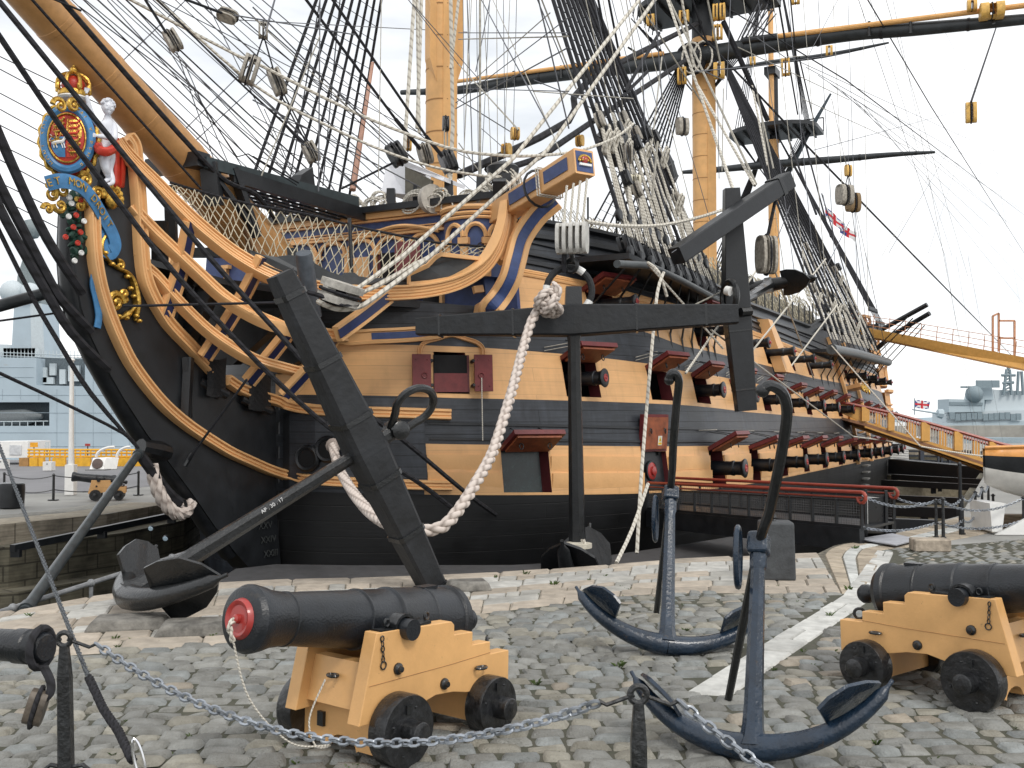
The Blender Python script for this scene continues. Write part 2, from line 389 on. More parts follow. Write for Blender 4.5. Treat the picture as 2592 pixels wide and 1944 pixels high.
for k in range(len(prof)-1):
    hz=0
    for i in range(n):
        j=(i+1)%n
        if i in range(len(near)-1+0) and k>4: pass
        P=[(*rings[k][i],prof[k][1]),(*rings[k][j],prof[k][1]),(*rings[k+1][j],prof[k+1][1]),(*rings[k+1][i],prof[k+1][1])]
        v0=prof[k][1]+prof[k][0]; v1=prof[k+1][1]+prof[k+1][0]
        if prof[k][1]==prof[k+1][1]: v0,v1=.03,.33
        d.add(P,[(0,1,2,3)],1 if k<1 else 0,[((acc[i],v0),(acc[i+1],v0),(acc[i+1],v1),(acc[i],v1))])
d.add([(*p,-7.5) for p in rings[-1]],[tuple(range(n))])
tag(d.build('dock_basin',[dstone,cop],smooth=0),kind='structure')
# ---- individually laid stones
def stone(mb,c,ux,uy,lx,ly,h,tint,seg=4,bev=.25,tilt=.02,jit=.0):
    """pillow-shaped stone; ux,uy: unit axes"""
    vs=[];n=seg+1; tx=random.uniform(-tilt,tilt); ty=random.uniform(-tilt,tilt); fx=random.uniform(-1,1)*jit; fy=random.uniform(-1,1)*jit; ph=random.random()*9
    for j in range(n):
        for i in range(n):
            a=-1+2*i/seg; b=-1+2*j/seg
            A=math.copysign(abs(a)**.55,a); B=math.copysign(abs(b)**.55,b)
            r=1-.07*(a*a*b*b); e=max(abs(A),abs(B))
            z=h*(1-max(abs(a),0)**4*.7)*(1-max(abs(b),0)**4*.7) + (A*tx+B*ty)*(1-e**6)+h*.12*math.sin(ph+a*3+b*2)
            if i in (0,seg) or j in (0,seg): z=-.012
            x=A*lx/2*r*(1+fx*B); y=B*ly/2*r*(1+fy*A)
            p=c+ux*x+uy*y; vs.append((p.x,p.y,c.z+z)); mb.tint.append(tint)
    fs=[(j*n+i,j*n+i+1,(j+1)*n+i+1,(j+1)*n+i) for j in range(seg) for i in range(seg)]
    mb.add(vs,fs)
def inpoly(x,y,P):
    c=False;j=len(P)-1
    for i in range(len(P)):
        if (P[i][1]>y)!=(P[j][1]>y) and x<(P[j][0]-P[i][0])*(y-P[i][1])/(P[j][1]-P[i][1])+P[i][0]: c=not c
        j=i
    return c
bl=[(-9,7.5)]+[tuple(gnd(*p)[:2]) for p in [(-260,1690),(0,1668),(234,1655),(566,1632),(900,1592),(1196,1556),(1606,1506),(1728,1500),(2130,1503)]]
cobreg=[(-8,2.6)]+bl+[tuple(gnd(2225,1392)[:2]),(10.0,19.5),(15.,27),(30,27),(15,10),(7,2.6)]
strip=[tuple(gnd(*p)[:2]) for p in [(1728,1757),(1850,1764),(2216,1511),(2262,1400),(2220,1395),(2128,1511)]]
gj=MB(); gj.add([(*p,-.004) for p in cobreg],[tuple(range(len(cobreg)))]); tag(gj.build('joint_bed',grout,smooth=0),kind='structure')
cb=MB(); cb.tint=[]
ux=Vector((math.cos(.05),math.sin(.05),0)); uy=Vector((-math.sin(.05),math.cos(.05),0))
row=0; y=-1.7
while y<26:
    big=y>15
    ly=random.uniform(.15,.22)*(1.3 if big else 1); x=-9+random.random()*.2
    while x<28:
        lx=random.uniform(.17,.33)*(1.4 if big else 1)
        c=ux*x+uy*(y+ly/2)+Vector((0,4.2,0)); x+=lx
        cc=c+ux*(lx/2)
        if abs(cc.x)>.80*cc.y+2.2 or cc.y<2.7: continue
        inview=abs(cc.x)<.53*cc.y+.3 and cc.y>4.9
        if not inpoly(cc.x,cc.y,cobreg) or any(inpoly(cc.x+e,cc.y,strip) for e in (-.10,0,.10)): continue
        q=random.random(); k=random.uniform(.78,1.15)
        t=(1.0,1.0,.98) if q<.6 else ((.95,1.0,1.03) if q<.8 else ((1.15,1.09,.96) if q<.96 else (1.35,1.18,1.0)))
        t=tuple(min(1.9,a*k) for a in t)
        cc=cc+uy*random.uniform(-.018,.018)
        wob=noise.noise(Vector((cc.x*.5,cc.y*.5,0)))*.02
        stone(cb,Vector((cc.x,cc.y,wob+random.uniform(-.012,.010))),(ux+uy*random.uniform(-.09,.09)).normalized(),(uy+ux*random.uniform(-.12,.12)).normalized(),lx-random.uniform(.002,.016),ly-random.uniform(.002,.014),.026,t,(5 if cc.y<11 else (4 if cc.y<15 else 2)) if inview else 2,tilt=.016,jit=.16)
    y+=ly; row+=1
tag(cb.build('cobbles',sett,smooth=60),kind='structure')
# paving band between cobbles and dock edge, in courses parallel to the edge
pv=MB(); pv.tint=[]
def resample(P,n):
    P=[Vector((p[0],p[1],0)) for p in P]; L=[0]
    for a,b in zip(P,P[1:]): L.append(L[-1]+(b-a).length)
    o=[]
    for i in range(n+1):
        l=L[-1]*i/n; k=max(j for j in range(len(L)-1) if L[j]<=l+1e-9); t=(l-L[k])/max(1e-9,L[k+1]-L[k]); o.append(P[k].lerp(P[k+1],min(1,t)))
    return o
edge=resample(near[1:11],300); inner=resample(bl,300)
def quad_slab(mb,P,h,t,seg=3):
    n=seg+1; vs=[]
    for j in range(n):
        for i in range(n):
            a=[0,.05,.95,1][i]; b=[0,.05,.95,1][j]
            p=(P[0]*(1-a)+P[1]*a)*(1-b)+(P[3]*(1-a)+P[2]*a)*b
            z=h if 0<i<seg and 0<j<seg else -.01
            vs.append((p.x,p.y,z+(random.uniform(-.003,.003) if z>0 else 0))); mb.tint.append(t)
    mb.add(vs,[(j*n+i,j*n+i+1,(j+1)*n+i+1,(j+1)*n+i) for j in range(seg) for i in range(seg)])
courses=[0,.15,.27,.45,.60,.70,.85,1.0]
for ci,(f0,f1) in enumerate(zip(courses,courses[1:])):
    i=0
    while i<300:
        st=random.choice([8,10,13,16] if ci!=0 else [14,18,20]); 
        if ci in (1,4): st=max(3,st//2)
        j=min(300,i+st)
        g_=.02 if ci else .0
        A=edge[i].lerp(inner[i],f0+g_*.2); B=edge[j].lerp(inner[j],f0+g_*.2); C_=edge[j].lerp(inner[j],f1-.005); D_=edge[i].lerp(inner[i],f1-.005)
        sh=(B-A).normalized()*.004
        k=random.uniform(.82,1.12)
        tan=(1.0,.95,.92); wht=(1.06,1.14,1.26); gry=(.90,.96,1.04)
        t=tan if ci in (0,6) else (wht if ci in (1,2) and random.random()<.6 else (wht if ci==4 and random.random()<.5 else random.choice([tan,gry,tan])))
        quad_slab(pv,[A+sh,B-sh,C_-sh,D_+sh],random.uniform(.008,.02),tuple(a*k for a in t)); i=j
# right-hand spur of paving beside the gangway
sp0=[gnd(2070,1401),gnd(2113,1381),gnd(2185,1372),gnd(2255,1352)]
sm=[tuple(gnd(*p)) for p in [(1728,1757),(1850,1764),(2216,1511),(2262,1400)]]
# white strip
L_=resample([strip[0],strip[5],strip[4]],17); R_=resample([strip[1],strip[2],strip[3]],17)
for i in range(17):
    for a,b in (((0,.5),(.5,1)) if i%3==1 else ((0,1),)):
        b2=1 if a==0 and not random.getrandbits(1) else b
        P=[L_[i].lerp(R_[i],a+.02),L_[i].lerp(R_[i],b-.02),L_[i+1].lerp(R_[i+1],b-.02),L_[i+1].lerp(R_[i+1],a+.02)]
        P=[P[0].lerp(P[3],.03),P[1].lerp(P[2],.03),P[2],P[3]]
        k=random.uniform(.85,1.15); quad_slab(pv,P,random.uniform(.012,.022),(1.3*k,1.42*k,1.6*k))
rs=[gnd(*p) for p in [(2130,1503),(2085,1402),(2111,1384),(2255,1354),(2431,1307)]]; rr_=[gnd(*p) for p in [(2216,1505),(2225,1392),(2300,1385),(2450,1360),(2592,1330)]]
A_=resample(rs,26); B_=resample(rr_,26)
for i in range(26):
    for a,b in ((0,.34),(.34,.6),(.6,1)):
        P=[A_[i].lerp(B_[i],a+.01),A_[i].lerp(B_[i],b-.01),A_[i+1].lerp(B_[i+1],b-.01),A_[i+1].lerp(B_[i+1],a+.01)]
        P=[P[0].lerp(P[3],.04),P[1].lerp(P[2],.04),P[2],P[3]]
        k=random.uniform(.8,1.15); t=(1.3,1.45,1.65) if a==.34 else (1,.93,.85); quad_slab(pv,P,random.uniform(.006,.016),tuple(q*k for q in t))
tag(pv.build('paving',granite_tan,smooth=30),kind='structure')
pj=[Vector((*p,0)) for p in near[1:13]]+[gnd(2592,1330)]+[gnd(2300,1385),gnd(2216,1511)]+[Vector((*p,0)) for p in bl[:0:-1]]
pjm=MB(); pjm.add([(p.x,p.y,-.008) for p in pj],[tuple(range(len(pj)))]); tag(pjm.build('paving_bed',mat('paving_joint',(.17,.155,.12),.95,var=.4,vscale=8,bump=.5),smooth=0),kind='structure')
# paving strip on the far lip of the dock
fl=MB(); fl.tint=[]
fe=resample([far[6],far[5],far[4],far[3]],14)
for i in range(14):
    dr=(fe[i+1]-fe[i]).normalized(); nn=Vector((-dr.y,dr.x,0)); nn=nn if nn.y>0 else -nn
    for a,b,t in ((0,1.1,(.75,.72,.66)),(1.1,1.9,(.62,.66,.7))):
        k=random.uniform(.85,1.15); quad_slab(fl,[fe[i]+nn*a+dr*.02,fe[i+1]+nn*a,fe[i+1]+nn*(b-.02),fe[i]+nn*(b-.02)+dr*.02],.012,tuple(q*k for q in t))
tag(fl.build('far_coping',granite_tan,smooth=30),kind='structure')
# water and far land
water=mat('harbour_water',(.10,.14,.16),.15,var=.1,bump=.4,bscale=.6)
wm=MB(); wm.add([(-4000,57.9,-3.2),(-20,57.9,-3.2),(2,97.9,-3.2),(4000,97.9,-3.2),(4000,5000,-3.2),(-4000,5000,-3.2)],[(0,1,2,3,4,5)])
wo=wm.build('water',water,smooth=0); tag(wo,kind='structure')
hill=mat('far_hills',(.30,.38,.43),1,var=.12,vscale=.004)
hm=MB(); N_=120
for i in range(N_+1):
    x=-1600+i*30; h=6+26*max(0,noise.noise(Vector((x*.0016,3,0)))+.45)+4*noise.noise(Vector((x*.01,1,0)))
    hm.v+=[Vector((x,2300,-3)),Vector((x,2380,max(3,h))),Vector((x,2900,-3))]
for i in range(N_):
    for k in (0,1): hm.f.append((i*3+k,i*3+3+k,i*3+4+k,i*3+1+k)); hm.mi.append(0); hm.uv.append(None)
tag(hm.build('hills',hill),kind='structure')
qw=MB()
for a,b in zip(outer[1:4],outer[2:5]): qw.add([(*a,-.013),(*b,-.013),(*b,-7),(*a,-7)],[(0,1,2,3)])
tag(qw.build('quay_wall',dock,smooth=0),kind='structure')
# ================================================================ THE WARSHIP: HULL
ship=thing('warship',tuple(W(10,0,0)),'black and ochre wooden three-masted warship standing in the dry dock','ship')
zA=[(0,.66),(2,.58),(6,.45),(15,.31),(31,.27),(44,.14),(56,.1)]
zB=[(0,1.80),(1.5,1.74),(5.6,1.63),(15,1.48),(27,1.28),(44,1.09),(56,1.0)]
zC=[(0,2.87),(1.6,2.79),(8,2.69),(13,2.54),(25,2.36),(56,2.25)]
zD=[(0,4.02),(2,3.97),(3.5,3.9),(6.8,3.75),(8.4,3.62),(20,3.40),(45,2.88),(56,2.85)]
zE=[(0,4.98),(3,4.93),(5,4.9),(8.75,4.33),(18,4.19),(25,4.04),(56,4.0)]
zF=[(0,5.95),(3.2,5.9),(5.2,5.73),(7.6,5.55),(16.5,5.38),(25,5.17),(32,5.0),(56,5.0)]
zG=[(0,7.1),(2.6,7.12),(10,7.1),(12.5,6.6),(17,6.35),(28,6.4),(31,7.0),(42,7.4),(44,8.9),(56,9.4)]
def Z(tab,s): return interp(s,tab)
lowS=[2.31,5.85,9.0,12.75,16.5,20.1,23.6,27.1,30.7,34.0,37.3,40.6,44.2,47.6,51.0]
midS=[3.87,6.6,8.85,12.1,15.65,19.1,22.3,25.4,29.0,32.6,36.0,39.4,42.8,46.2,49.6]
upS=[5.0,9.9,14.2,17.8,21.2,24.6,33.5,37.0,40.5,44.0]
PW=.95
gates=[]   # (row, s0, s1, zlo(s), zhi(s))
lo_lo=lambda s:Z(zA,s)+.06; lo_hi=lambda s:Z(zB,s)-.13
mi_lo=lambda s:Z(zC,s)+.10; mi_hi=lambda s:Z(zD,s)-.14
up_lo=lambda s:Z(zE,s)+.10; up_hi=lambda s:Z(zF,s)-.22
for k,S_ in enumerate(lowS): gates.append((0,S_,S_+PW,lo_lo,lo_hi))
gates.append((1,1.36,1.86,mi_lo,mi_hi))
for S_ in midS: gates.append((1,S_,S_+PW,mi_lo,mi_hi))
for S_ in upS: gates.append((2,S_,S_+PW,up_lo,up_hi))
cols=set([0,.04,.1,.2,.35,.55,.8,1.1,1.6,2.1,2.6,3.4,4.4,5.4,7.4,8.2,11,13.9,18.5,26,28.4,31.9,35.2,38.5,42,45.5,48.8,50.5,52.5,54,56])
for g_ in gates: cols|={g_[1],g_[2]}
cols=sorted(cols)
rowsf=[lambda s:-7.5,lambda s:-5.5,lambda s:-3.6,lambda s:-2.,lambda s:-.9,lambda s:-.2,lambda s:Z(zA,s),lo_lo,lo_hi,lambda s:Z(zB,s),lambda s:lerp(Z(zB,s),Z(zC,s),.5),lambda s:Z(zC,s),mi_lo,mi_hi,
 lambda s:Z(zD,s),lambda s:lerp(Z(zD,s),Z(zE,s),.5),lambda s:Z(zE,s),up_lo,up_hi,lambda s:Z(zF,s),lambda s:lerp(Z(zF,s),Z(zG,s),.33),lambda s:lerp(Z(zF,s),Z(zG,s),.66),lambda s:Z(zG,s)]
rowmat=[2,2,2,2,2,2,1,1,1,0,0,1,1,1,0,0,1,1,1,0,0,0]
BH=2.6
def hpos(s,z,off=0.,side=1):
    b=hb(s,z)
    if off:
        n=hnorm(max(s,.02),z); s+=n[0]*off; b+=n[1]*off; z+=n[2]*off
    return W(s,b*side,z)
hull=MB(); idx={}
for side in (1,-1):
    for i,s in enumerate(cols):
        for j,rf in enumerate(rowsf):
            idx[(side,i,j)]=len(hull.v); hull.v.append(hpos(s,rf(s),0,side))
    for i in range(len(cols)-1):
        s0,s1=cols[i],cols[i+1]; sm_=(s0+s1)/2
        for j in range(len(rowsf)-1):
            if j>=16 and s1<=BH+1e-6: continue
            row={7:0,12:1,17:2}.get(j)
            if side==1 and row is not None and any(g_[0]==row and g_[1]-1e-6<=s0 and s1<=g_[2]+1e-6 for g_ in gates): continue
            f=[idx[(side,i,j)],idx[(side,i+1,j)],idx[(side,i+1,j+1)],idx[(side,i,j+1)]]
            uv=[(s0,rowsf[j](s0)),(s1,rowsf[j](s1)),(s1,rowsf[j+1](s1)),(s0,rowsf[j+1](s0))]
            if side==-1: f=f[::-1]; uv=uv[::-1]
            hull.f.append(f); hull.mi.append(0 if (side==-1 and s1<=2.61) or (s1<=1.11 and 6<=j<=8) else rowmat[j]); hull.uv.append(tuple(uv))
# inner screens so that no daylight crosses the decks
for s_,z0,z1,bb in ((56,-7.5,9.4,0),):
    n=len(cols)-1; L=[idx[(1,n,j)] for j in range(len(rowsf))]; L2=[idx[(-1,n,j)] for j in range(len(rowsf))]
    for j in range(len(rowsf)-1): hull.f.append([L[j],L2[j],L2[j+1],L[j+1]]); hull.mi.append(rowmat[j]); hull.uv.append(None)
hullo=hull.build('hull',[black_p,ochre_p,bottom_p],ship,smooth=30)
dk=MB()
for zz in (2.2,4.55,6.15):
    P=[(s,hb(s,zz)-.35) for s in [1.0,1.6,2.6,4,6,9,14,30,44,55.5] if not (zz>4.6 and s<2.6)]
    dk.add([W(s,b,zz) for s,b in P]+[W(s,-b,zz) for s,b in P[::-1]],[tuple(range(2*len(P)))])
dk.build('deck',mat('deck_planks',(.20,.16,.11),.8),ship,smooth=0)
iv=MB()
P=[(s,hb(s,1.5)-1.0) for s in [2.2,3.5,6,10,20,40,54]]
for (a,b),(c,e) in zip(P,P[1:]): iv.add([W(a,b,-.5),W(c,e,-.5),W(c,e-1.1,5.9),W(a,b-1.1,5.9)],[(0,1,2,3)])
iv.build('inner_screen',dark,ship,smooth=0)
# ---- port boxes, lids and guns
def qframe(s,z,off=0):
    """frame on hull: origin, along (aft), up, out"""
    s_=max(s,.05); o=hpos(s,z,off); a=(hpos(s+.1,z)-hpos(s,z)).normalized(); n=nW(hnorm(s_,z)); n=(n-a*n.dot(a)).normalized(); u=n.cross(a); u=u if u.z>0 else -u
    return o,a,u,n
DT=.34
def lining(g_,m):
    r,s0,s1,zl,zh=g_; q=MB(); C4=[(s0,zl(s0)),(s1,zl(s1)),(s1,zh(s1)),(s0,zh(s0))]
    O=[hpos(s,z,.004) for s,z in C4]; n=nW(hnorm((s0+s1)/2,(zl(s0)+zh(s0))/2)); nb=Vector((NX,NY,0)); dn=(n+nb).normalized()
    I=[p-dn*DT for p in O]; c=sum(O,Vector())/4; w_=.035
    O2=[p+(c-p).normalized()*w_ for p in O]
    q.add(O+I,[(i,(i+1)%4,4+(i+1)%4,4+i) for i in range(4)])
    return q.build('port_lining',m,None,smooth=0),O,I,dn
def ringtube(mb,c,nrm,r,t,n=14,k=6):
    nrm=Vector(nrm).normalized(); u=Vector((0,0,1)) if abs(nrm.z)<.9 else Vector((1,0,0)); x=nrm.cross(u).normalized(); y=nrm.cross(x)
    mb.tube([Vector(c)+x*r*math.cos(2*PI*i/n)+y*r*math.sin(2*PI*i/n) for i in range(n)],t,k,closed=True)
def gunbarrel(mb,p,d,L,r,tamp=None):
    """muzzle end standing out of a port; p at port, d outward"""
    mb.lathe(p,d,[(-.6,r*1.15),(L*.55,r*1.02),(L*.62,r*1.12),(L*.66,r*1.12),(L*.68,r),(L*.86,r*1.02),(L*.93,r*1.28),(L*.965,r*1.42),(L*.985,r*1.40),(L,r*1.25),(L+.005,r*.7)],18)
def lid(o,a,u,n,w_,h,ang,name='port_lid'):
    """lid hinged on the top edge at o (centre), opened by ang from closed"""
    q=MB(); d=(-u*math.cos(ang)+n*math.sin(ang)); nn=(n*math.cos(ang)+u*math.sin(ang)); t=.11
    c=o+d*h/2+nn*t/2
    R3=Matrix((a,d,nn)).transposed(); q.box(c,(w_,h,t),R3); L=q.build(name,red,ship,smooth=0)
    q=MB(); c2=o+d*h/2-nn*.035
    q.box(c2,(w_*.86,h*.86,.05),R3,0); ll=q.build('lid_inner_face',mat('lid_inside',(.30,.085,.035),.55,var=.2),L,smooth=0)
    for k in (-.28,.28): h_=MB(); ringtube(h_,o+d*h*.62+a*w_*k-nn*.09-Vector((0,0,.05)),a*.4+n,.065,.013); h_.build('lid_ring',iron,L)
    for k in (-.3,.3):
        h_=MB()
        h_.beam(o+a*w_*k+nn*(t+.005)-d*.12,o+a*w_*k+nn*(t+.005)+d*h*.7,.06,.02,up=tuple(a)); h_.tube([o+a*w_*k+nn*(t+.015)+d*h*.68,o+a*w_*k+nn*(t+.1)+d*h*.6,o+a*w_*k*.95-n*.1+u*.55],.012,5)
        h_.build('lid_hinge',iron,L)
    return L
allg=[]
for gi,g_ in enumerate(gates):
    r,s0,s1,zl,zh=g_; vis=s0<54
    li,O,I,dn=lining(g_,redm); adopt(li,ship)
    li.data.materials[0]=redm
    sm_=(s0+s1)/2; zm=(zl(sm_)+zh(sm_))/2; o,a,u,n=qframe(sm_,zh(sm_),.01)
    shut=(r==1 and s0<1.5)
    hw=(O[1]-O[0]).length; hh=(O[3]-O[0]).length
    if r==0 and abs(s0-2.31)<.01:   # bow port: glazed, lid raised
        q=MB(); c=[p+(sum(I,Vector())/4-p)*.02 for p in I]; q.add([p+dn*.02 for p in I],[(0,1,2,3)]); q.build('port_glass',mat('dull_glass',(.03,.045,.045),.25,var=.3),li,smooth=0)
        lid(o,a,u,n,hw*1.05,hh*.92,R(112)); continue
    if shut: continue
    if r==0 and abs(s0-5.85)<.01:   # half port with lid lifted flat against the side
        L=lid(o,a,u,n,hw*1.02,hh*.95,R(168))
        q=MB(); q.add([p+dn*.2 for p in I],[(0,1,2,3)]); q.build('port_shutter',black,li,smooth=0)
        q=MB(); q.lathe(sum(I,Vector())/4+dn*.2,dn,[(0,.23),(.03,.22),(.05,.18),(.05,.12),(.10,.115),(.12,.06)],20,0); q.build('tampion',[tampred],li)
        q=MB(); q.lathe(sum(I,Vector())/4+dn*.19,dn,[(0,.27),(.035,.26),(.04,.2)],20); q.build('muzzle_ring',gunblk,li)
        tr=MB(); cc=o+u*.32+n*.12
        st=MB(); stm=mat('sticker_white',(.7,.7,.62),.5); sty=mat('sticker_yellow',(.75,.5,.02),.5)
        d_=-u*math.cos(R(168))+n*math.sin(R(168)); nn=-(n*math.cos(R(168))+u*math.sin(R(168))); base_=o+d_*.28+a*.12+nn*.072
        R3=Matrix((a,d_,nn)).transposed(); st.box(base_,(.16,.24,.004),R3,0); st.box(base_-d_*.075+nn*.003,(.13,.055,.004),R3,1)
        st.prism([base_+nn*.003+d_*.10,base_+nn*.003-a*.055-d_*.02,base_+nn*.003+a*.055-d_*.02],nn*.003,1); st.box(base_+nn*.0065+d_*.02,(.012,.05,.002),R3,2)
        st.build('warning_sticker',[stm,sty,dark],L,smooth=0); continue
    if r<2:
        gun=MB()
        if not (r==1 and abs(s0-midS[1])<.01):
            gd=(Vector((NX,NY,0))*1+n*.15).normalized(); gl=.95 if r==0 else .8; gr=.19 if r==0 else .165
            if not (r==1 and abs(s0-midS[0])<.01): pass
            pm=sum(O,Vector())/4-gd*.15; gunbarrel(gun,pm,gd,gl,gr); go_=gun.build('gun',gunblk,ship)
            q=MB(); q.lathe(pm+gd*(gl-.01),gd,[(0,gr*.62),(.025,gr*.6),(.035,gr*.5),(.025,gr*.4),(.025,gr*.2),(.05,gr*.12)],18); q.build('tampion',tampred,go_)
        if s0<45: lid(o,a,u,n,hw*1.05,hh*.95,R(105+random.uniform(-4,6)))
    else:
        gun=MB(); gd=Vector((NX,NY,.03)).normalized(); pm=sum(O,Vector())/4-gd*.2; gunbarrel(gun,pm,gd,1.15,.135); go_=gun.build('gun',gunblk,ship)
        q=MB(); q.lathe(pm+gd*1.14,gd,[(0,.085),(.03,.08),(.04,.04),(.07,.035)],14); q.build('tampion',tampred,go_)
        if s0<10: lid(o,a,u,n,hw*1.2,.8,R(100))
# ---- mouldings that run along the side
def along(tab,s0,s1,off,prof,name,m,dz=0,step=.8,close=False):
    P=[];O=[]; n=max(3,int((s1-s0)/step)); 
    for i in range(n+1):
        s=s0+(s1-s0)*(i/n)**(1.5 if s0<4 else 1); z=Z(tab,s)+dz; P.append(hpos(s,z,off)); O.append(nW(hnorm(max(s,.05),z)))
    q=MB(); q.sweep(P,prof,O); return q.build(name,m,ship,smooth=40)
ridge=[(-.09,-.03),(-.09,.03),(-.05,.05),(-.03,.035),(0,.06),(.03,.035),(.05,.05),(.09,.03),(.09,-.03)]
flatp=lambda h,d:[(-h,-.03),(-h,d*.8),(-h*.8,d),(h*.8,d),(h,d*.8),(h,-.03)]
along(zF,2.62,56,0,ridge,'side_moulding',ochre,-.06)
along(zF,2.65,56,0,flatp(.05,.05),'side_moulding',black,.22)
along(zF,2.65,56,0,flatp(.035,.08),'side_moulding',black,.42)
along(zG,2.65,56,0,flatp(.07,.10),'sheer_rail',black,-.35)
along(zG,2.6,56,0,flatp(.06,.16),'cap_rail',black,.03)
along(zF,2.65,56,0,flatp(.03,.05),'side_moulding',black,.75)
# thick strakes of the wales: each laps a little proud of the next
for dz in (.02,.36): along(zB,1.2,56,0,flatp(.03,.035),'wale_seam',black,dz+.1)
for dz,nm in ((.42,'ochre_strake'),(.82,'ochre_strake')): 
    for a_s,b_s in [(1.15,2.28)]+[(x+PW+.03,y-.03) for x,y in zip(lowS,lowS[1:])][:5]:
        along(zA,a_s,b_s,0,[(-.17,-.02),(-.19,.045),(.0,.03),(.17,-.004)],nm,ochre,dz-.1,.3)
# dark hawse bolster planking at the very bow
q=MB(); P=[];NN=[]
us=[0.02,.12,.3,.55,.85,1.15]
def hb_z(s,f): return lerp(.75,2.42,f)
for k in range(2):
    for s in us:
        for f in (0,1): P.append(hpos(s,hb_z(s,f),.07 if k==0 else -.02))
n=len(us)
for i in range(n-1): q.add([P[2*i],P[2*i+2],P[2*i+3],P[2*i+1]],[(0,1,2,3)],0,[((us[i],.6),(us[i+1],.6),(us[i+1],2.4),(us[i],2.4))])
q.add([P[2*n-2],P[4*n-2],P[4*n-1],P[2*n-1]],[(0,1,2,3)]); q.add([W(-.06,.29,.72),P[0],P[1],W(-.06,.29,2.45)],[(0,1,2,3)]); q.build('hawse_bolster',black_p,ship,smooth=0)
for (uu,vv) in ((835,1137),(785,1160)):
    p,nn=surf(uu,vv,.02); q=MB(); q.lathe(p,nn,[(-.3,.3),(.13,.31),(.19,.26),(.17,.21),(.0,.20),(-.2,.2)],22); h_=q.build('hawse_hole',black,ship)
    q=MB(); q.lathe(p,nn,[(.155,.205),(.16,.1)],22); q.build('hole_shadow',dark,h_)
# stern: galleries and windows
st=MB()
for s in (51.5,55.8): pass
cream=mat('stern_ochre',(.62,.33,.13),.5)
glass=mat('window_glass',(.35,.40,.45),.08,var=.3)
for lvl,(z0,z1) in enumerate(((3.0,4.2),(4.6,5.9),(6.3,7.6),(8.0,9.1))):
    q=MB(); pts_=[]
    for s in (50.4,51.2,52.6,54.2,55.6,56.3): pts_.append((s,hb(s,z0)+(.35 if 50.5<s<56 else .05)))
    for (a_,b_),(c_,d_) in zip(pts_,pts_[1:]): q.add([W(a_,b_,z0),W(c_,d_,z0),W(c_,d_-.12,z1),W(a_,b_-.12,z1)],[(0,1,2,3)])
    q.add([W(56.3,pts_[-1][1],z0),W(56.6,-pts_[-1][1],z0),W(56.6,-pts_[-1][1],z1),W(56.3,pts_[-1][1],z1)],[(0,1,2,3)])
    go_=q.build('quarter_gallery',cream,ship,smooth=0)
    for dz,h_,dd in ((-.05,.10,.1),(.28,.05,.06),(z1-z0-.05,.09,.12)):
        q=MB(); q.sweep([W(a_,b_+.02,z0+dz) for a_,b_ in pts_],flatp(h_,dd),[Vector((NX,NY,0))]*len(pts_)); q.build('gallery_rail',ochre,go_,smooth=0)
    if lvl in (1,2):
        for k in range(3):
            s=51.3+k*1.45; b=hb(s,z0)+.34
            q=MB(); q.add([W(s,b+.03,z0+.35),W(s+1.0,b+.0,z0+.35),W(s+1.0,b-.1,z1-.2),W(s,b-.07,z1-.2)],[(0,1,2,3)]); wo_=q.build('window',glass,go_,smooth=0)
            q=MB()
            for f in (0,.33,.66,1): q.beam(W(s+f,b+.05,z0+.33),W(s+f,b-.05,z1-.18),.05,.05)
            for f in (0,.33,.66,1): z=lerp(z0+.35,z1-.2,f); q.beam(W(s,b+.05-.1*f,z),W(s+1,b+.02-.1*f,z),.05,.05)
            q.build('glazing_bar',ochre,wo_,smooth=0)
# ================================================================ THE HEAD
def poly_b(px,b0,b1,mb,mi=0):
    """outline traced at offset b0, given thickness towards b1"""
    P=[pb(u,v,b0) for u,v in px]; e=Vector((NX,NY,0))*(b1-b0); return mb.prism(P,e,mi)
knee=[(186,545),(184,600),(183,660),(187,715),(199,780),(222,850),(258,925),(306,1008),(364,1098),(422,1172),(480,1250),(535,1330),(585,1395),(625,1440),(640,1560),(700,1620),(712,1440),(700,1300),(699,1045),(690,1005),(633,990),(578,960),(523,925),(469,862),(410,799),(375,741),(352,682),(345,560),(335,420),(328,352),(290,352),(262,400),(245,470),(200,490)]
q=MB(); P=[pb(u+(8 if i<14 else 0),v,.26) for i,(u,v) in enumerate(knee)]; q.prism(P,Vector((NX,NY,0))*-.52); q.build('knee_of_head',mat('knee_black',(.013,.015,.018),.42,var=.25,vscale=2,bump=.2,bscale=6),ship,smooth=20)
# fore edge of the cutwater is rounded off by a dark stem band
q=MB(); q.tube(smoothpts([pb(u,v,0) for u,v in knee[:13]],3),.25,12); q.build('cutwater',black,ship)
def railprof(h,d,n):
    """moulded face with n ridges"""
    o=[(-h,-d),(-h,0)]
    for i in range(n):
        c=-h+(2*i+1)*h/n; r=h/n; k=1.0 if i in (0,n-1) or n<3 else .6
        o+=[(c-r*.9,d*.25),(c-r*.45,d*k),(c+r*.45,d*k),(c+r*.9,d*.25)]
    return [(-h,-.17)]+o[1:]+[(h,0),(h,-.17)]
def railb(pts,bs,h,d,n,name,m=ochre,ow=None,sc=None,side=1,k=5):
    P3=[pb(u,v,b) for (u,v),b in zip(pts,bs)]
    if side<0: P3=[W(inv(p)[0],-inv(p)[1],p.z) for p in P3]
    P3=smoothpts(P3,k); q=MB(); scl=[interp(i/(len(P3)-1),sc) for i in range(len(P3))] if sc else None
    q.sweep(P3,railprof(h,d,n),Vector((NX*side,NY*side,0)) if ow is None else ow,scl); return q.build(name,m,ship,smooth=40)
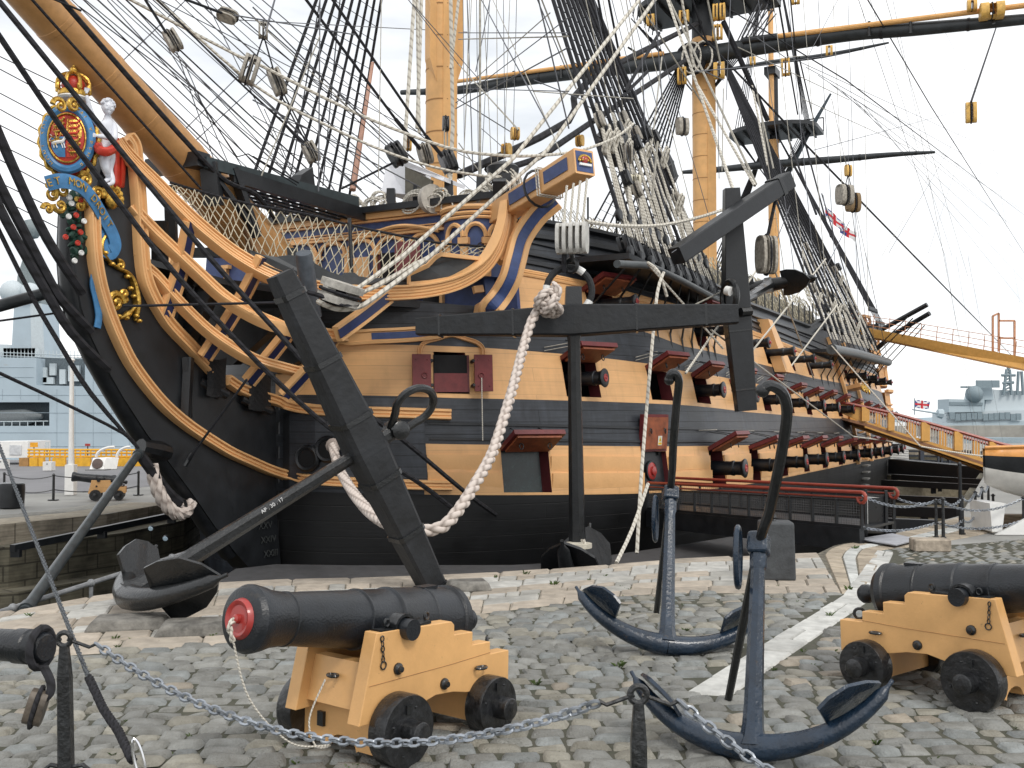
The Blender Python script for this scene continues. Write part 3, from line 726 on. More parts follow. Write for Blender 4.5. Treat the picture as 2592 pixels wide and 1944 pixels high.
mainr=[(300,352),(322,385),(352,418),(400,466),(455,523),(520,583),(600,645),(690,694),(780,724),(870,738),(980,742),(1080,735),(1160,715),(1222,678),(1258,630),(1278,570),(1284,512)]
mb_=[.35,.42,.5,.65,.85,1.1,1.5,2.0,2.6,3.2,3.8,4.3,4.65,4.95,5.1,5.15,5.1]
rr=[(0,.7),(.3,1),(.7,1.05),(.88,1.05),(1,.75)]
railb(mainr,mb_,.152,.07,5,'head_rail',sc=rr); railb(mainr,mb_,.152,.07,5,'head_rail',sc=rr,side=-1)
r2=[(335,520),(360,548),(400,590),(442,630),(505,689),(569,748),(636,790),(695,815),(759,832),(830,845),(880,852)]
b2=[.3,.4,.5,.7,1.0,1.3,1.8,2.3,2.9,3.3,3.5]
railb(r2,b2,.113,.06,3,'head_rail'); railb(r2,b2,.113,.06,3,'head_rail',side=-1)
r3=[(350,640),(368,670),(400,700),(455,762),(527,832),(594,880),(653,910),(716,928),(801,950)]
b3=[.3,.35,.4,.6,.9,1.3,1.7,2.1,2.5]
railb(r3,b3,.10,.06,3,'head_rail'); railb(r3,b3,.10,.06,3,'head_rail',side=-1)
def railsurf(pts,h,d,n,name,k=5,off=.11,mn=.27,m=ochre):
    S_=[surf(u,v,off,mn) for u,v in pts]; P3=smoothpts([p for p,_ in S_],k); O=[]
    for i in range(len(P3)):
        t=i/k; j=min(int(t),len(S_)-2); O.append(S_[j][1].lerp(S_[j+1][1],min(1,t-j)))
    q=MB(); q.sweep(P3,railprof(h,d,n),O); return q.build(name,m,ship,smooth=40)
railsurf([(318,348),(332,372),(338,430),(344,500),(348,570),(352,640),(360,700),(378,748),(410,804),(435,835),(469,870),(500,903),(530,935)],.13,.07,3,'cheek_rail')
railsurf([(570,962),(600,982),(640,998),(690,1013),(735,1025),(781,1035),(864,1042),(958,1044),(1050,1047),(1140,1050)],.125,.07,3,'cheek_rail')
railsurf([(226,500),(228,560),(232,640),(240,695),(252,746),(270,800),(291,851),(320,910),(354,960),(395,1010),(432,1046),(475,1080),(525,1113),(575,1143),(627,1167),(675,1188),(723,1203),(790,1213),(864,1219),(950,1223),(1050,1227),(1143,1229)],.115,.07,3,'cheek_rail')
# head timbers: ochre edges with a dark blue centre
def timber(p0,b0,p1,b1,w_=.155,name='head_timber'):
    mid=((p0[0]+p1[0])/2+(p1[1]-p0[1])*.03,(p0[1]+p1[1])/2)
    P3=smoothpts([pb(*p0,b0),pb(*mid,(b0*.45+b1*.55)),pb(*p1,b1)],6); q=MB(); q.sweep(P3,[(-w_,-.1),(-w_,.06),(-w_*.66,.06),(-w_*.62,.03),(w_*.62,.03),(w_*.66,.06),(w_,.06),(w_,-.1)],Vector((NX,NY,0)))
    t=q.build(name,ochre,ship,smooth=40); q=MB(); q.sweep(P3,[(-w_*.60,.0),(-w_*.60,.038),(w_*.60,.038),(w_*.60,.0)],Vector((NX,NY,0))); q.build('timber_panel',navyblue,t,smooth=0)
timber((485,562),1.0,(420,800),.38); timber((668,652),1.9,(520,905),.62); timber((808,733),2.75,(630,968),1.2); timber((858,845),3.3,(722,1004),2.1); timber((985,748),3.8,(856,846),3.6)
for (p0,b0,p1,b1) in (((480,588),1.05,(420,800),.38),((650,676),1.9,(520,900),.62),((752,786),2.75,(634,962),1.2)):
    A=pb(*p0,b0); B=pb(*p1,b1); A=W(inv(A)[0],-inv(A)[1],A.z); B=W(inv(B)[0],-inv(B)[1],B.z); q=MB(); q.beam(A,B,.24,.16); q.build('head_timber',ochre,ship,smooth=0)
# dark framing inside the head
def zbm(u,v,b,u2,v2,b2,w_,h_,name='head_beam',m=black): q=MB(); q.beam(pb(u,v,b),pb(u2,v2,b2),w_,h_); return q.build(name,m,ship,smooth=0)
zbm(470,640,-.8,750,640,.6,.22,.2); zbm(430,470,-.5,436,640,-.5,.16,.22); zbm(470,720,.05,420,900,.05,.3,.2); zbm(510,720,.1,500,900,.1,.28,.2)
zbm(405,560,.0,405,780,.0,.16,.3); zbm(478,905,.32,470,1060,.32,.20,.16,'stem_batten')
zbm(470,905,.32,478,1060,.32,.12,.12,'stem_batten')
q=MB(); z_=4.35
q.prism([W(-4.2,.25,z_+1.0),W(-2.6,1.0,z_+.7),W(-.5,2.2,z_+.5),W(2.55,3.9,z_+.5),W(2.55,-4.2,z_+.5),W(-.5,-2.8,z_+.5),W(-2.6,-1.2,z_+.7),W(-4.2,-.25,z_+1.0)],(0,0,.12)); q.build('head_grating',black,ship,smooth=0)
for s_,zt in ((-3.,4.9),(-1.6,4.6),(-.2,4.45)):
    bb={-3.:.95,-1.6:1.6,-.2:2.3}[s_]; q=MB()
    q.prism([W(s_,bb,zt),W(s_,bb*.7,zt-.5),W(s_,.2,zt-1.1),W(s_,-.2,zt-1.1),W(s_,-bb*.7,zt-.5),W(s_,-bb,zt)],Vector((EX,EY,0))*.25); q.build('head_knee',black,ship,smooth=0)
# boarding and wavy top edge above the main rail
brd=[(633,632),(665,645),(700,650),(735,645),(765,652),(790,662),(835,688),(870,699),(878,690),(898,690),(908,699),(940,704),(985,703),(1029,692),(1076,668),(1098,650),(1116,640),(1180,647),(1248,655),(1240,672),(1212,700),(1160,720),(1080,738),(980,745),(870,741),(780,727),(690,698),(640,672)]
mrb=[(300,.35),(400,.65),(520,1.1),(600,1.5),(690,2.0),(780,2.6),(870,3.2),(980,3.8),(1080,4.3),(1160,4.65),(1250,5.0)]
def mr(u,v,o=-.02): return pb(u,v,interp(u,mrb)+o)
q=MB(); P=[mr(u,v) for u,v in brd]; q.prism(P,Vector((NX,NY,0))*-.08); q.build('head_boarding',mat('board_black',(.045,.05,.055),.55,var=.15),ship,smooth=0)
pan=[(1030,722),(1030,690),(1078,672),(1098,650),(1112,642),(1221,654),(1190,690),(1140,708),(1090,717)]
q=MB(); P=[mr(u,v,.0) for u,v in [(1033,720),(1033,693),(1080,672),(1099,652),(1114,644),(1216,656),(1188,687),(1140,705),(1090,714)]]
q.sweep(P+[P[0],P[1]],[(-.045,0),(-.045,.05),(.045,.05),(.045,0)],Vector((NX,NY,0))); q.build('panel_frame',ochre,ship,smooth=0)
# bulwark panel under the rail near the cathead: blue pilaster with ochre edge
q=MB(); A,n0=surf(1225,700,.1); B,n1=surf(1240,765,.1); q.beam(surf(1231,692,.05)[0],surf(1238,748,.05)[0],.26,.12,up=n0); o_=q.build('blue_pilaster',blue,ship,smooth=0)
q=MB(); q.beam(surf(1207,725,.03)[0],surf(1211,742,.03)[0],.24,.12,up=n0); q.build('pilaster_base',ochre,ship,smooth=0)
# ---------------- bowsprit
bs0,bs1=pb(504,452,0),pb(95,0,0); dirb=(bs1-bs0).normalized()
def bsp(t): return bs0+dirb*t
q=MB(); prof=[]; L0=-5; 
hoops=[-2.2,-.9,.55,1.75,2.9,4.1,5.3,6.6,8]
for t in [L0]+sorted([h+d for h in hoops for d in (-.05,-.045,.045,.05)])+[14]:
    r=.545-.018*(t+2); near_h=any(abs(t-h)<.047 for h in hoops); prof.append((t,r+(.008 if near_h else 0)))
q.lathe(bs0,dirb,prof,40); q.build('bowsprit',mat('bowsprit_ochre',(.50,.265,.10),.42,var=.08,bump=.1),ship,smooth=30)
# gammoning saddle and marines' walk
q=MB(); q.beam(pb(531,412,.62),pb(541,520,.62),.34,.34); q.build('saddle_post',black,ship,smooth=0); q=MB(); q.beam(pb(531,412,-.62),pb(531,530,-.62),.3,.3); q.build('saddle_post',black,ship,smooth=0); q=MB(); q.beam(pb(516,404,.75),pb(516,404,.75)-Vector((NX,NY,0))*1.5,.34,.30); q.build('saddle_frame',black,ship,smooth=0)
q=MB()
q.beam(pb(519,411,.75),pb(905,511,.5),.09,.24)
q.build('walk_rail',mat('dull_green_black',(.035,.05,.055),.5,var=.15),ship,smooth=0)
q=MB()
for i in range(14):
    s=-2.1+i*.34; q.beam(W(s,.68,7.42),W(s,-.9,7.42),.06,.05)
for i in range(7): b=.66-i*.24; q.beam(W(-2.2,b,7.40),W(2.6,b,7.40),.05,.05)
q.build('walk_grating',black,ship,smooth=0)
zbm(524,420,.7,640,575,.7,.12,.10,'walk_brace'); zbm(588,425,.68,650,600,.68,.2,.14,'walk_brace')
q=MB(); q.beam(W(-2.2,.70,7.45),W(2.6,.70,7.45),.1,.3); q.build('walk_side',black,ship,smooth=0)
for i in range(3): q=MB(); q.beam(pb(600+i*38,440+i*50,.5),pb(640+i*30,540+i*50,.3),.22,.02); 
# ochre bowsprit steeve pieces seen behind the net
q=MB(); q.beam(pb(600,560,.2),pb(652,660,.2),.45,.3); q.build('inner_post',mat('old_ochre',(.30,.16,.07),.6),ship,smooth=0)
# ---------------- beakhead bulkhead
BS=2.6
def fb(b,z,o=0.): return W(BS-o,b,z)
q=MB(); q.prism([fb(5.0,4.6),fb(4.75,7.4),fb(-4.75,7.4),fb(-5.0,4.6)],Vector((EX,EY,0))*.15); bk=q.build('beakhead_bulkhead',blue,ship,smooth=0)
def bar(b0,b1,z,h,o,name='bulkhead_moulding',m=ochre,par=None):
    q=MB(); q.beam(fb(b0,z,o/2+.002),fb(b1,z,o/2+.002),h,o,up=(EX,EY,0)); q.build(name,m,par or bk,smooth=0)
def barz(b,z0,z1,w_,o,name='pilaster',m=ochre):
    q=MB(); q.beam(fb(b,z0,o/2+.002),fb(b,z1,o/2+.002),w_,o,up=(NX,NY,0)); q.build(name,m,bk,smooth=0)
bar(4.8,-4.8,7.40,.16,.16,m=ochre); bar(4.8,-4.8,7.28,.05,.10); bar(3.05,-4.8,6.98,.05,.10); bar(3.05,-4.8,6.90,.06,.14); bar(4.8,-4.8,7.54,.16,.3,'bulkhead_rail',black)
bar(3.05,-4.8,7.06,.03,.05)
for b in (-4,-2.2,-.85,.1,1.0,1.9,2.95): barz(b,4.6,6.45,.17,.08); q=MB(); q.box(fb(b,6.47,.07),(.26,.14,.1),Matrix.Rotation(-th,3,'Z')); q.build('capital',ochre,bk,smooth=0)
def arch(b,w_,z,name='arch',rad=.06,o=.07):
    q=MB(); P=[fb(b+w_*math.cos(PI*i/12),z+w_*.8*math.sin(PI*i/12),o) for i in range(13)]; q.tube(P,rad,6); q.build(name,ochre,bk)
for b in (-3.1,-1.5,-.38,.55,1.45,2.42): arch(b,.42 if b>-1 else .6,6.5)
q=MB(); q.box(fb(.5,5.75,.03),(.5,.06,1.3),Matrix.Rotation(-th,3,'Z')); q.build('ochre_shutter',ochre,bk,smooth=0)
q=MB(); q.box(fb(1.42,5.75,.03),(.62,.05,1.4),Matrix.Rotation(-th,3,'Z')); q.build('doorway',dark,bk,smooth=0)
q=MB(); q.box(fb(1.1,5.75,.05),(.07,.05,1.4),Matrix.Rotation(-th,3,'Z')); q.build('door_jamb',redm,bk,smooth=0)
q=MB(); q.box(W(BS-.32,2.12,5.95),(.62,.08,1.35),Matrix.Rotation(-th+R(25),3,'Z')); q.build('door',red,bk,smooth=0)
q=MB(); q.tube(smoothpts([fb(.95,6.95,.14),fb(1.6,7.05,.2),fb(2.2,7.02,.2),fb(2.9,6.85,.14)],4),.05,6); q.build('door_hood',ochre,bk)
# round house on the port side of the bulkhead
tc_=W(2.75,3.85,0); q=MB(); q.lathe(tc_+Vector((0,0,5.6)),(0,0,1),[(0,.84),(1.55,.84),(1.6,.80),(1.75,.6),(1.85,.2)],28); th_=q.build('round_house',blue,ship)
def tp(a,z,r=.86): return Vector((tc_.x+math.cos(a)*r,tc_.y+math.sin(a)*r,z))
af=math.atan2(-tc_.y,-tc_.x)
for z,rd in ((7.22,.07),(7.08,.05),(6.98,.04)):
    q=MB(); q.tube([tp(2*PI*i/32,z,.88) for i in range(32)],rd,6,closed=True); q.build('round_moulding',ochre,th_)
for k in range(-2,3):
    a=af+k*.62+.22
    q=MB(); q.beam(tp(a,5.6,.87),tp(a,6.35,.87),.17,.1,up=(math.cos(a),math.sin(a),0)); q.beam(tp(a,6.35,.89),tp(a,6.5,.89),.26,.14,up=(math.cos(a),math.sin(a),0)); q.build('pilaster',ochre,th_,smooth=0)
    q=MB(); a2=a+.31; q.tube([tp(a2+.27*math.cos(PI*i/10),6.52+.30*math.sin(PI*i/10),.89) for i in range(11)],.055,6); q.build('arch',ochre,th_)
ro=MB(); ringtube(ro,tp(af+.05,6.3,.9),(math.cos(af),math.sin(af),0),.07,.015); ro.build('ring_bolt',iron,th_)
# corner post, cathead and its supporter
q=MB(); q.beam(surf(1262,640,.1)[0],pb(1264,455,4.75),.30,.30); q.build('corner_post',black,ship,smooth=0)
ct=pb(1479,410,7.5); cbs=pb(1255,545,4.5); dc=(ct-cbs).normalized(); upv=Vector((0,0,1))
q=MB(); q.beam(cbs,ct,.44,.46,.50,.54,ch=.07); cat=q.build('cathead',ochre,ship,smooth=0)
xs=dc.cross(upv).normalized(); yu=xs.cross(dc); Lc=(ct-cbs).length; 
fs=xs if xs.dot(-ct)>0 else -xs
for f0,f1 in ((.28,.62),(.68,.93)):
    q=MB(); q.beam(cbs.lerp(ct,f0)+fs*.25+yu*.02,cbs.lerp(ct,f1)+fs*.262+yu*.02,.01*2,.27,up=tuple(yu)); q.build('cathead_panel',blue,cat,smooth=0)
q=MB(); q.box(ct+dc*.005,(.42,.01,.44),Matrix((fs,dc,yu)).transposed()); cf=q.build('cathead_face',blue,cat,smooth=0)
# carved crown on the end of the cathead
q=MB(); c=ct+dc*.03; q.tube([c+fs*(.15*math.cos(a))+yu*(.13*math.sin(a)) for a in [PI*i/10 for i in range(11)]],.028,6); q.tube([c+yu*(.13-.02),c-yu*.0],.022,6)
for i in range(-2,3): q.ball(c+fs*.07*i+yu*(.0+.02*(2-abs(i)))+dc*.01,.028,8)
q.build('carved_crown',gold,cf); q=MB(); q.box(c-yu*.07,(.30,.04,.05),Matrix((fs,dc,yu)).transposed()); q.build('ermine_band',white,cf,smooth=0)
q=MB(); q.ball(c+yu*.05-dc*.012,.11,10,(1,.4,.8),Matrix((fs,dc,yu)).transposed()); q.build('crown_cap',tampred,cf)
for f,m_,r_ in ((.62,ropew,.02),(.645,ropew,.02),(.53,black,.03)):
    q=MB(); c=cbs.lerp(ct,f); h=.30 if m_ is ropew else .36; rr2=[c+fs*h+yu*h,c-fs*h+yu*h,c-fs*h-yu*h,c+fs*h-yu*h] if m_ is ropew else [c+(fs*math.cos(a)+yu*math.sin(a))*.42 for a in [2*PI*i/16 for i in range(16)]]; q.tube(rr2,r_,6,closed=True); q.build('lashing',m_,cat)
def tracked(lst,h,d,name,m=ochre,prof=None,k=6):
    P3=smoothpts([p for p,_ in lst],k); O=[]
    for i in range(len(P3)): t=i/k; j=min(int(t),len(lst)-2); O.append(lst[j][1].lerp(lst[j+1][1],min(1,t-j)))
    q=MB(); q.sweep(P3,prof or railprof(h,d,3),O); return q.build(name,m,ship,smooth=40),P3,O
nrm=(Vector((NX,NY,0))*.8-Vector((EX,EY,0))*.6)
sup=[(pb(1405,505,6.2),nrm),(pb(1360,545,5.8),nrm),(pb(1322,600,5.5),nrm),(pb(1306,655,5.5),nrm),(pb(1292,705,5.42),nrm),(pb(1268,748,5.2),nrm),(pb(1240,780,5.0),nrm),(surf(1205,803,.08)[0],nrm)]
so_,P3,O=tracked(sup,.22,.05,'cathead_supporter',prof=[(-.24,-.1),(-.24,.06),(-.13,.06),(-.11,.02),(.11,.02),(.13,.06),(.24,.06),(.24,-.1)])
q=MB(); q.sweep(P3,[(-.11,.01),(-.11,.03),(.11,.03),(.11,.01)],O); q.build('supporter_panel',blue,so_,smooth=0)
# inner curved post from rail to cathead
pst=[(pb(1287,505,5.0),nrm),(pb(1290,560,5.1),nrm),(pb(1283,610,5.1),nrm),(pb(1262,655,5.05),nrm)]
tracked(pst,.17,.08,'rail_head')
# moulded band with blue inlay, and the ogee hood over the shuttered port
bnd=[surf(u,v,.06) for u,v in [(858,850),(880,856),(905,855),(950,852),(1000,850),(1060,846),(1120,838),(1180,822)]]
bo,P3,O=tracked(bnd,.17,.05,'cheek_band',prof=[(-.17,-.05),(-.17,.05),(-.11,.06),(-.09,.03),(.09,.03),(.11,.06),(.17,.05),(.17,-.05)])
k0=int(len(P3)*.40); q=MB(); q.sweep(P3[k0:],[(-.075,.02),(-.075,.04),(.075,.04),(.075,.02)],O[k0:]); q.build('band_inlay',blue,bo,smooth=0)
tracked([surf(u,v,.03) for u,v in [(1062,897),(1064,880),(1078,866),(1108,858),(1143,849),(1176,858),(1206,868),(1220,882),(1222,899)]],.05,.05,'port_hood')
# shuttered chase port
g_=(1,1.36,1.86,mi_lo,mi_hi); O4=[surf(u,v,.02)[0] for u,v in [(1097,994),(1187,994),(1187,899),(1097,899)]]; nn=surf(1143,940)[1]
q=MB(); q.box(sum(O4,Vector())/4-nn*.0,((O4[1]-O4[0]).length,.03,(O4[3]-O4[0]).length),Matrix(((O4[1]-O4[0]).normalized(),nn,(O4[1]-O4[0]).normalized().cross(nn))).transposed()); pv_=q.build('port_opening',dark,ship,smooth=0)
a_=(O4[1]-O4[0]).normalized(); u_=a_.cross(nn); u_=u_ if u_.z>0 else -u_; hw=(O4[1]-O4[0]).length; hh=(O4[3]-O4[0]).length; cc=sum(O4,Vector())/4
R3=Matrix((a_,nn,u_)).transposed()
q=MB(); q.box(cc-u_*hh*.24+nn*.012,(hw*.98,.02,hh*.50),R3); q.build('half_lid',red,pv_,smooth=0)
q=MB(); q.box(cc+a_*hw*.47+nn*.014,(hw*.06,.025,hh*.98),R3); q.build('port_jamb',redm,pv_,smooth=0)
for s_ in (-1,1):
    c=cc+a_*s_*(hw*.5+.30)+nn*.16; q=MB(); aa=(a_-nn*.25*s_*-1).normalized() if s_<0 else (a_+nn*-.25).normalized()
    q.box(c,(.42,.07,hh*.98),Matrix((a_,nn,u_)).transposed()); sh_=q.build('port_shutter',red,pv_,smooth=0)
    for z_ in (-.28,.28):
        q=MB(); q.lathe(cc+a_*s_*(hw*.5+.07)+u_*z_,nn,[(-.02,.045),(.16,.045),(.2,.03)],10); q.build('shutter_hinge',iron,sh_)
    q=MB(); ringtube(q,c+nn*.05-u_*.06-a_*.06*s_,nn,.06,.012); q.build('shutter_ring',red,sh_)
    if s_>0: q=MB(); q.tube([c+nn*.06-u_*.12-a_*.06,c+nn*.07-u_*1.55-a_*.07],.012,5); q.build('shutter_line',ropew,sh_)
    for x_ in (-.13,.13):
        for z_ in (-.3,.3): q=MB(); q.ball(c+nn*.04+a_*x_+u_*z_,.016,6); q.build('stud',red,sh_)
# ---------------- netting hung along the head
ntop=[(430,464),(520,490),(640,520),(780,545),(900,575),(1020,600),(1120,618),(1245,627)]
nbot=[(440,500),(545,605),(660,668),(760,690),(870,728),(960,735),(1060,720),(1238,648)]
def curve(L,t):
    x=t*(len(L)-1); i=min(int(x),len(L)-2); f=x-i; return (lerp(L[i][0],L[i+1][0],f),lerp(L[i][1],L[i+1][1],f))
def npnt(i,j,NI,NJ):
    t=i/NI; a=curve(ntop,t); b=curve(nbot,t); f=j/NJ; u=lerp(a[0],b[0],f); v=lerp(a[1],b[1],f)
    d=.04*math.sin(i*1.7+j*2.3); bb=interp(u,mrb)-.25+.1*f+d*.5
    return pb(u+3*math.sin(i*2.1+j),v+2.5*math.sin(i*1.3+j*3.1),bb)
NI,NJ=42,7
q=MB(); K=[[npnt(i+(.5 if j%2 else 0),j,NI,NJ) for i in range(NI)] for j in range(NJ+1)]
for j in range(NJ):
    for i in range(NI):
        q.tube([K[j][i],K[j+1][i]],.0105,4,caps=False)
        k=i-1 if j%2==0 else i+1
        if 0<=k<NI: q.tube([K[j][i],K[j+1][k]],.0105,4,caps=False)
q.build('head_netting',mat('net_twine',(.55,.50,.38),.9),ship,smooth=0)
q=MB(); q.tube(smoothpts([pb(u,v-2,interp(u,mrb)-.25) for u,v in ntop],4),.028,6); q.build('netting_ridge_rope',ropeb,ship)
q=MB(); q.tube([mr(885,552,-.2),mr(890,690,-.2)],.04,8); q.build('netting_stanchion',iron,ship)
# boomkin: grey spar standing out of the head
q=MB(); q.lathe(pb(768,640,2.9),pb(790,790,2.6)-pb(768,640,2.9),[(-.02,.10),(0,.155),(.06,.17),(1.4,.185)],18); q.build('boomkin',mat('grey_spar',(.085,.10,.12),.45,var=.15),ship)
# main-tack block hanging at the head and the woolding mats on the knee
def mats(u,v,w_,h_,b,name='rope_mat'):
    q=MB(); P=[];n=10
    for j in range(n+1):
        f=j/n
        for k in range(9):
            g=k/8; uu=u+w_*(g-.5)*(1-.1*math.sin(f*3)); vv=v+h_*f+6*math.sin(PI*g); P.append(pb(uu,vv,b+.10*math.sin(PI*g)+.03*((j+k)%2)))
    q.add(P,[(j*9+k,j*9+k+1,(j+1)*9+k+1,(j+1)*9+k) for j in range(n) for k in range(8)]); q.build(name,mat('woven_black',(.02,.02,.022),.8,var=.4,vscale=30,bump=1,bscale=60),ship,smooth=50)
mats(548,905,52,95,.36); mats(658,945,60,90,.40)
q=MB(); q.tube([pb(505,965,.2),pb(575,1000,.42)],.10,10); q.build('gammoning_bolster',black,ship)
q=MB(); q.tube([pb(610,1010,.3),pb(685,1042,.45)],.09,10); q.build('gammoning_bolster',black,ship)
# draught marks cut on the stem
def text(s,size,M,m,name,parent=None,ext=.004,font=None):
    cu=bpy.data.curves.new(name,'FONT'); cu.body=s; cu.size=size; cu.extrude=ext; cu.align_x='CENTER'; cu.align_y='CENTER'
    o=bpy.data.objects.new('tmp',cu); COL.objects.link(o); bpy.context.view_layer.update()
    me=bpy.data.meshes.new_from_object(o.evaluated_get(bpy.context.evaluated_depsgraph_get())); COL.objects.unlink(o); bpy.data.objects.remove(o)
    me.transform(M); me.materials.clear(); me.materials.append(m); r=bpy.data.objects.new(name,me); COL.objects.link(r)
    if parent: adopt(r,parent)
    return r
def frameM(c,x,y):
    x=Vector(x).normalized(); z=x.cross(Vector(y)).normalized(); y=z.cross(x); return Matrix.Translation(c)@Matrix((x,y,z)).transposed().to_4x4()
grey=mat('mark_grey',(.045,.05,.05),.7)
for s_,u,v in (('XXV',672,1331),('XXIV',680,1366),('XXIII',686,1401)):
    c=pb(u,v,.29); text(s_,.22,frameM(c,(EX,EY,0),(0,0,1)),grey,'draught_mark',ship)
# ================================================================ FIGUREHEAD
PL=Vector((NX,NY,0)); AX=Vector((EX,EY,0)); UP=Vector((0,0,1))
FWD=(-AX).normalized()
skyblue=mat('ribbon_blue',(.06,.22,.45),.4,var=.12); goldp=gold
leafg=mat('garland_green',(.02,.07,.05),.5,var=.3,bump=.3)
flesh=mat('statue_white',(.72,.74,.80),.4,var=.05); scarlet=mat('scarlet_paint',(.55,.045,.025),.4,var=.12)
figh=MB()
# the oval medallion faces forward and to port
mc=pb(176,356,.05); fz=(FWD*.80+PL*.62).normalized(); fx=UP.cross(fz).normalized(); fy=fz.cross(fx)
MR=Matrix((fx,fy,fz)).transposed()
def mp_(x,y,z=0): return mc+fx*x+fy*y+fz*z
q=MB(); q.ball(mc-fz*.05,1,28,(.47,.66,.30),MR); fh=q.build('figurehead',scarlet,ship)
def dome(x,y,k=1.): return .30*math.sqrt(max(0,1-(x/.47)**2-(y/.66)**2))*k-.05
q=MB(); rgn=[]
for i in range(40):
    a=2*PI*i/40; x,y=.40*math.cos(a),.56*math.sin(a); rgn.append(mp_(x,y,dome(x,y)+.0))
q.tube(rgn,.085,8,closed=True,flat=1); q.build('garter_band',skyblue,fh)
q=MB()
for rr_,zz,t in ((.50,-.02,.05),(.32,.16,.018)):
    L_=[]
    for i in range(72):
        a=2*PI*i/72; w_=1+.035*math.sin(i*PI/2*1.0)*(1 if rr_>.4 else 0); x,y=rr_*w_*math.cos(a),rr_*1.39*w_*math.sin(a); L_.append(mp_(x,y,max(-.05,dome(x*.9,y*.9)) if rr_<.4 else .0))
    q=MB(); q.tube(L_,t,6,closed=True); q.build('gilt_rope_border',gold,fh)
s_='HONI SOIT QUI MAL Y PENSE'; n=len(s_)
bpy.context.view_layer.update()
for i,ch in enumerate(s_):
    if ch==' ': continue
    a=R(232)-R(285)*i/(n-1); x,y=.41*math.cos(a),.575*math.sin(a); c=mp_(x,y,dome(x,y)+.085)
    rad=(fx*math.cos(a)*1.4+fy*math.sin(a)).normalized(); tg=rad.cross(fz)
    text(ch,.105,frameM(c,tg,rad),gold,'garter_letter',fh,.006)
# quartered shield in the middle: red and gold fields, with raised beasts
qm=[scarlet,gold,skyblue]
for (x0,x1,y0,y1,mi) in ((-.26,-.01,.02,.34,0),(.01,.26,.02,.34,1),(-.26,-.01,-.36,-.0,2),(.01,.26,-.36,0,0)):
    q=MB(); vs=[];N1=5
    for j in range(N1):
        for i in range(N1):
            x=lerp(x0,x1,i/4); y=lerp(y0,y1,j/4); k=min(1,.29/max(1e-6,math.hypot(x,y*.72))); vs.append(mp_(x*k,y*k,dome(x*k,y*k)+.018))
    q.add(vs,[(j*N1+i,j*N1+i+1,(j+1)*N1+i+1,(j+1)*N1+i) for j in range(4) for i in range(4)]); q.build('shield_quarter',qm[mi],fh)
def beast(cx,cy,sc,m,fl=1):
    q=MB(); f=lambda x,y,z=.03:mp_(cx+x*sc*fl,cy+y*sc,dome(cx+x*sc*fl,cy+y*sc)+z)
    q.tube(smoothpts([f(-.5,0),f(0,.08),f(.4,.15),f(.6,.45)],3),[.16*sc]*7+[.12*sc]*3,6)
    q.ball(f(.68,.5,.04),.17*sc,8)
    for x in (-.45,-.2,.3,.5): q.tube([f(x,0),f(x+.12,-.42)],.055*sc,5)
    q.tube(smoothpts([f(-.5,.05),f(-.8,.3),f(-.55,.6),f(-.75,.8)],3),.04*sc,5); q.build('heraldic_beast',m,fh)
for k in range(3): beast(.13,.26-.1*k,.13,scarlet)
for k in range(3): beast(-.13,.28-.1*k,.13,gold)
for k in range(3): beast(.14,-.08-.1*k,.14,gold)
beast(-.13,-.12,.2,white)
q=MB()
for i in range(7): q.tube([mp_(-.15,-.05-.0*i,dome(-.15,-.05)+.03),mp_(-.15+.12*math.cos(i*.9),-.05+.12*math.sin(i*.9),dome(-.1,-.05)+.03)],.012,4)
q.build('gilt_harp',gold,fh)
# crown on top of the medallion
cc_=pb(186,232,.05)
q=MB(); q.lathe(cc_-UP*.12,UP,[(0,.24),(.03,.27),(.09,.27),(.12,.25)],20); cw=q.build('crown',gold,fh)
q=MB(); q.lathe(cc_-UP*.17,UP,[(0,.25),(.03,.29),(.07,.25)],20); q.build('ermine_rim',white,cw)
q=MB(); q.ball(cc_+UP*.10,.21,14,(1,1,.9)); q.build('crown_cap',scarlet,cw)
for k in range(4):
    a=k*PI/4; d_=Vector((math.cos(a),math.sin(a),0)); q=MB(); q.tube([cc_+d_*(.30*math.cos(t))*(1.0+.12*math.sin(2*t)**2)+UP*(.34*math.sin(t)) for t in [PI*i/14 for i in range(15)]],.034,6); q.build('crown_arch',gold,cw)
q=MB(); q.ball(cc_+UP*.40,.07,10); q.tube([cc_+UP*.45,cc_+UP*.58],.022,6); q.tube([cc_+UP*.52-fx*.06,cc_+UP*.52+fx*.06],.02,6); q.build('orb_and_cross',gold,cw)
for k in range(8):
    a=k*PI/4; q=MB(); q.ball(cc_+Vector((math.cos(a)*.28,math.sin(a)*.28,.05)),.05,8,(1,1,1.5)); q.build('crown_leaf',gold,cw)
def spiral(c,x,y,r0,turns,a0,rt,name,m,par,dirn=1,lead=None,n=26,nz=None):
    P=[];rs=[]
    for i in range(n):
        f=i/(n-1); a=a0+dirn*turns*2*PI*f; r=r0*(1-f*.85); P.append(c+x*math.cos(a)*r+y*math.sin(a)*r+(nz or Vector())*f*.04); rs.append(rt*(1-.6*f))
    if lead: P=[Vector(p) for p in lead]+P; rs=[rt*(.35+.65*i/max(1,len(lead)-1)) for i in range(len(lead))]+rs
    q=MB(); q.tube(P,rs,7); q.ball(P[-1],rs[-1]*2,8); return q.build(name,m,par)
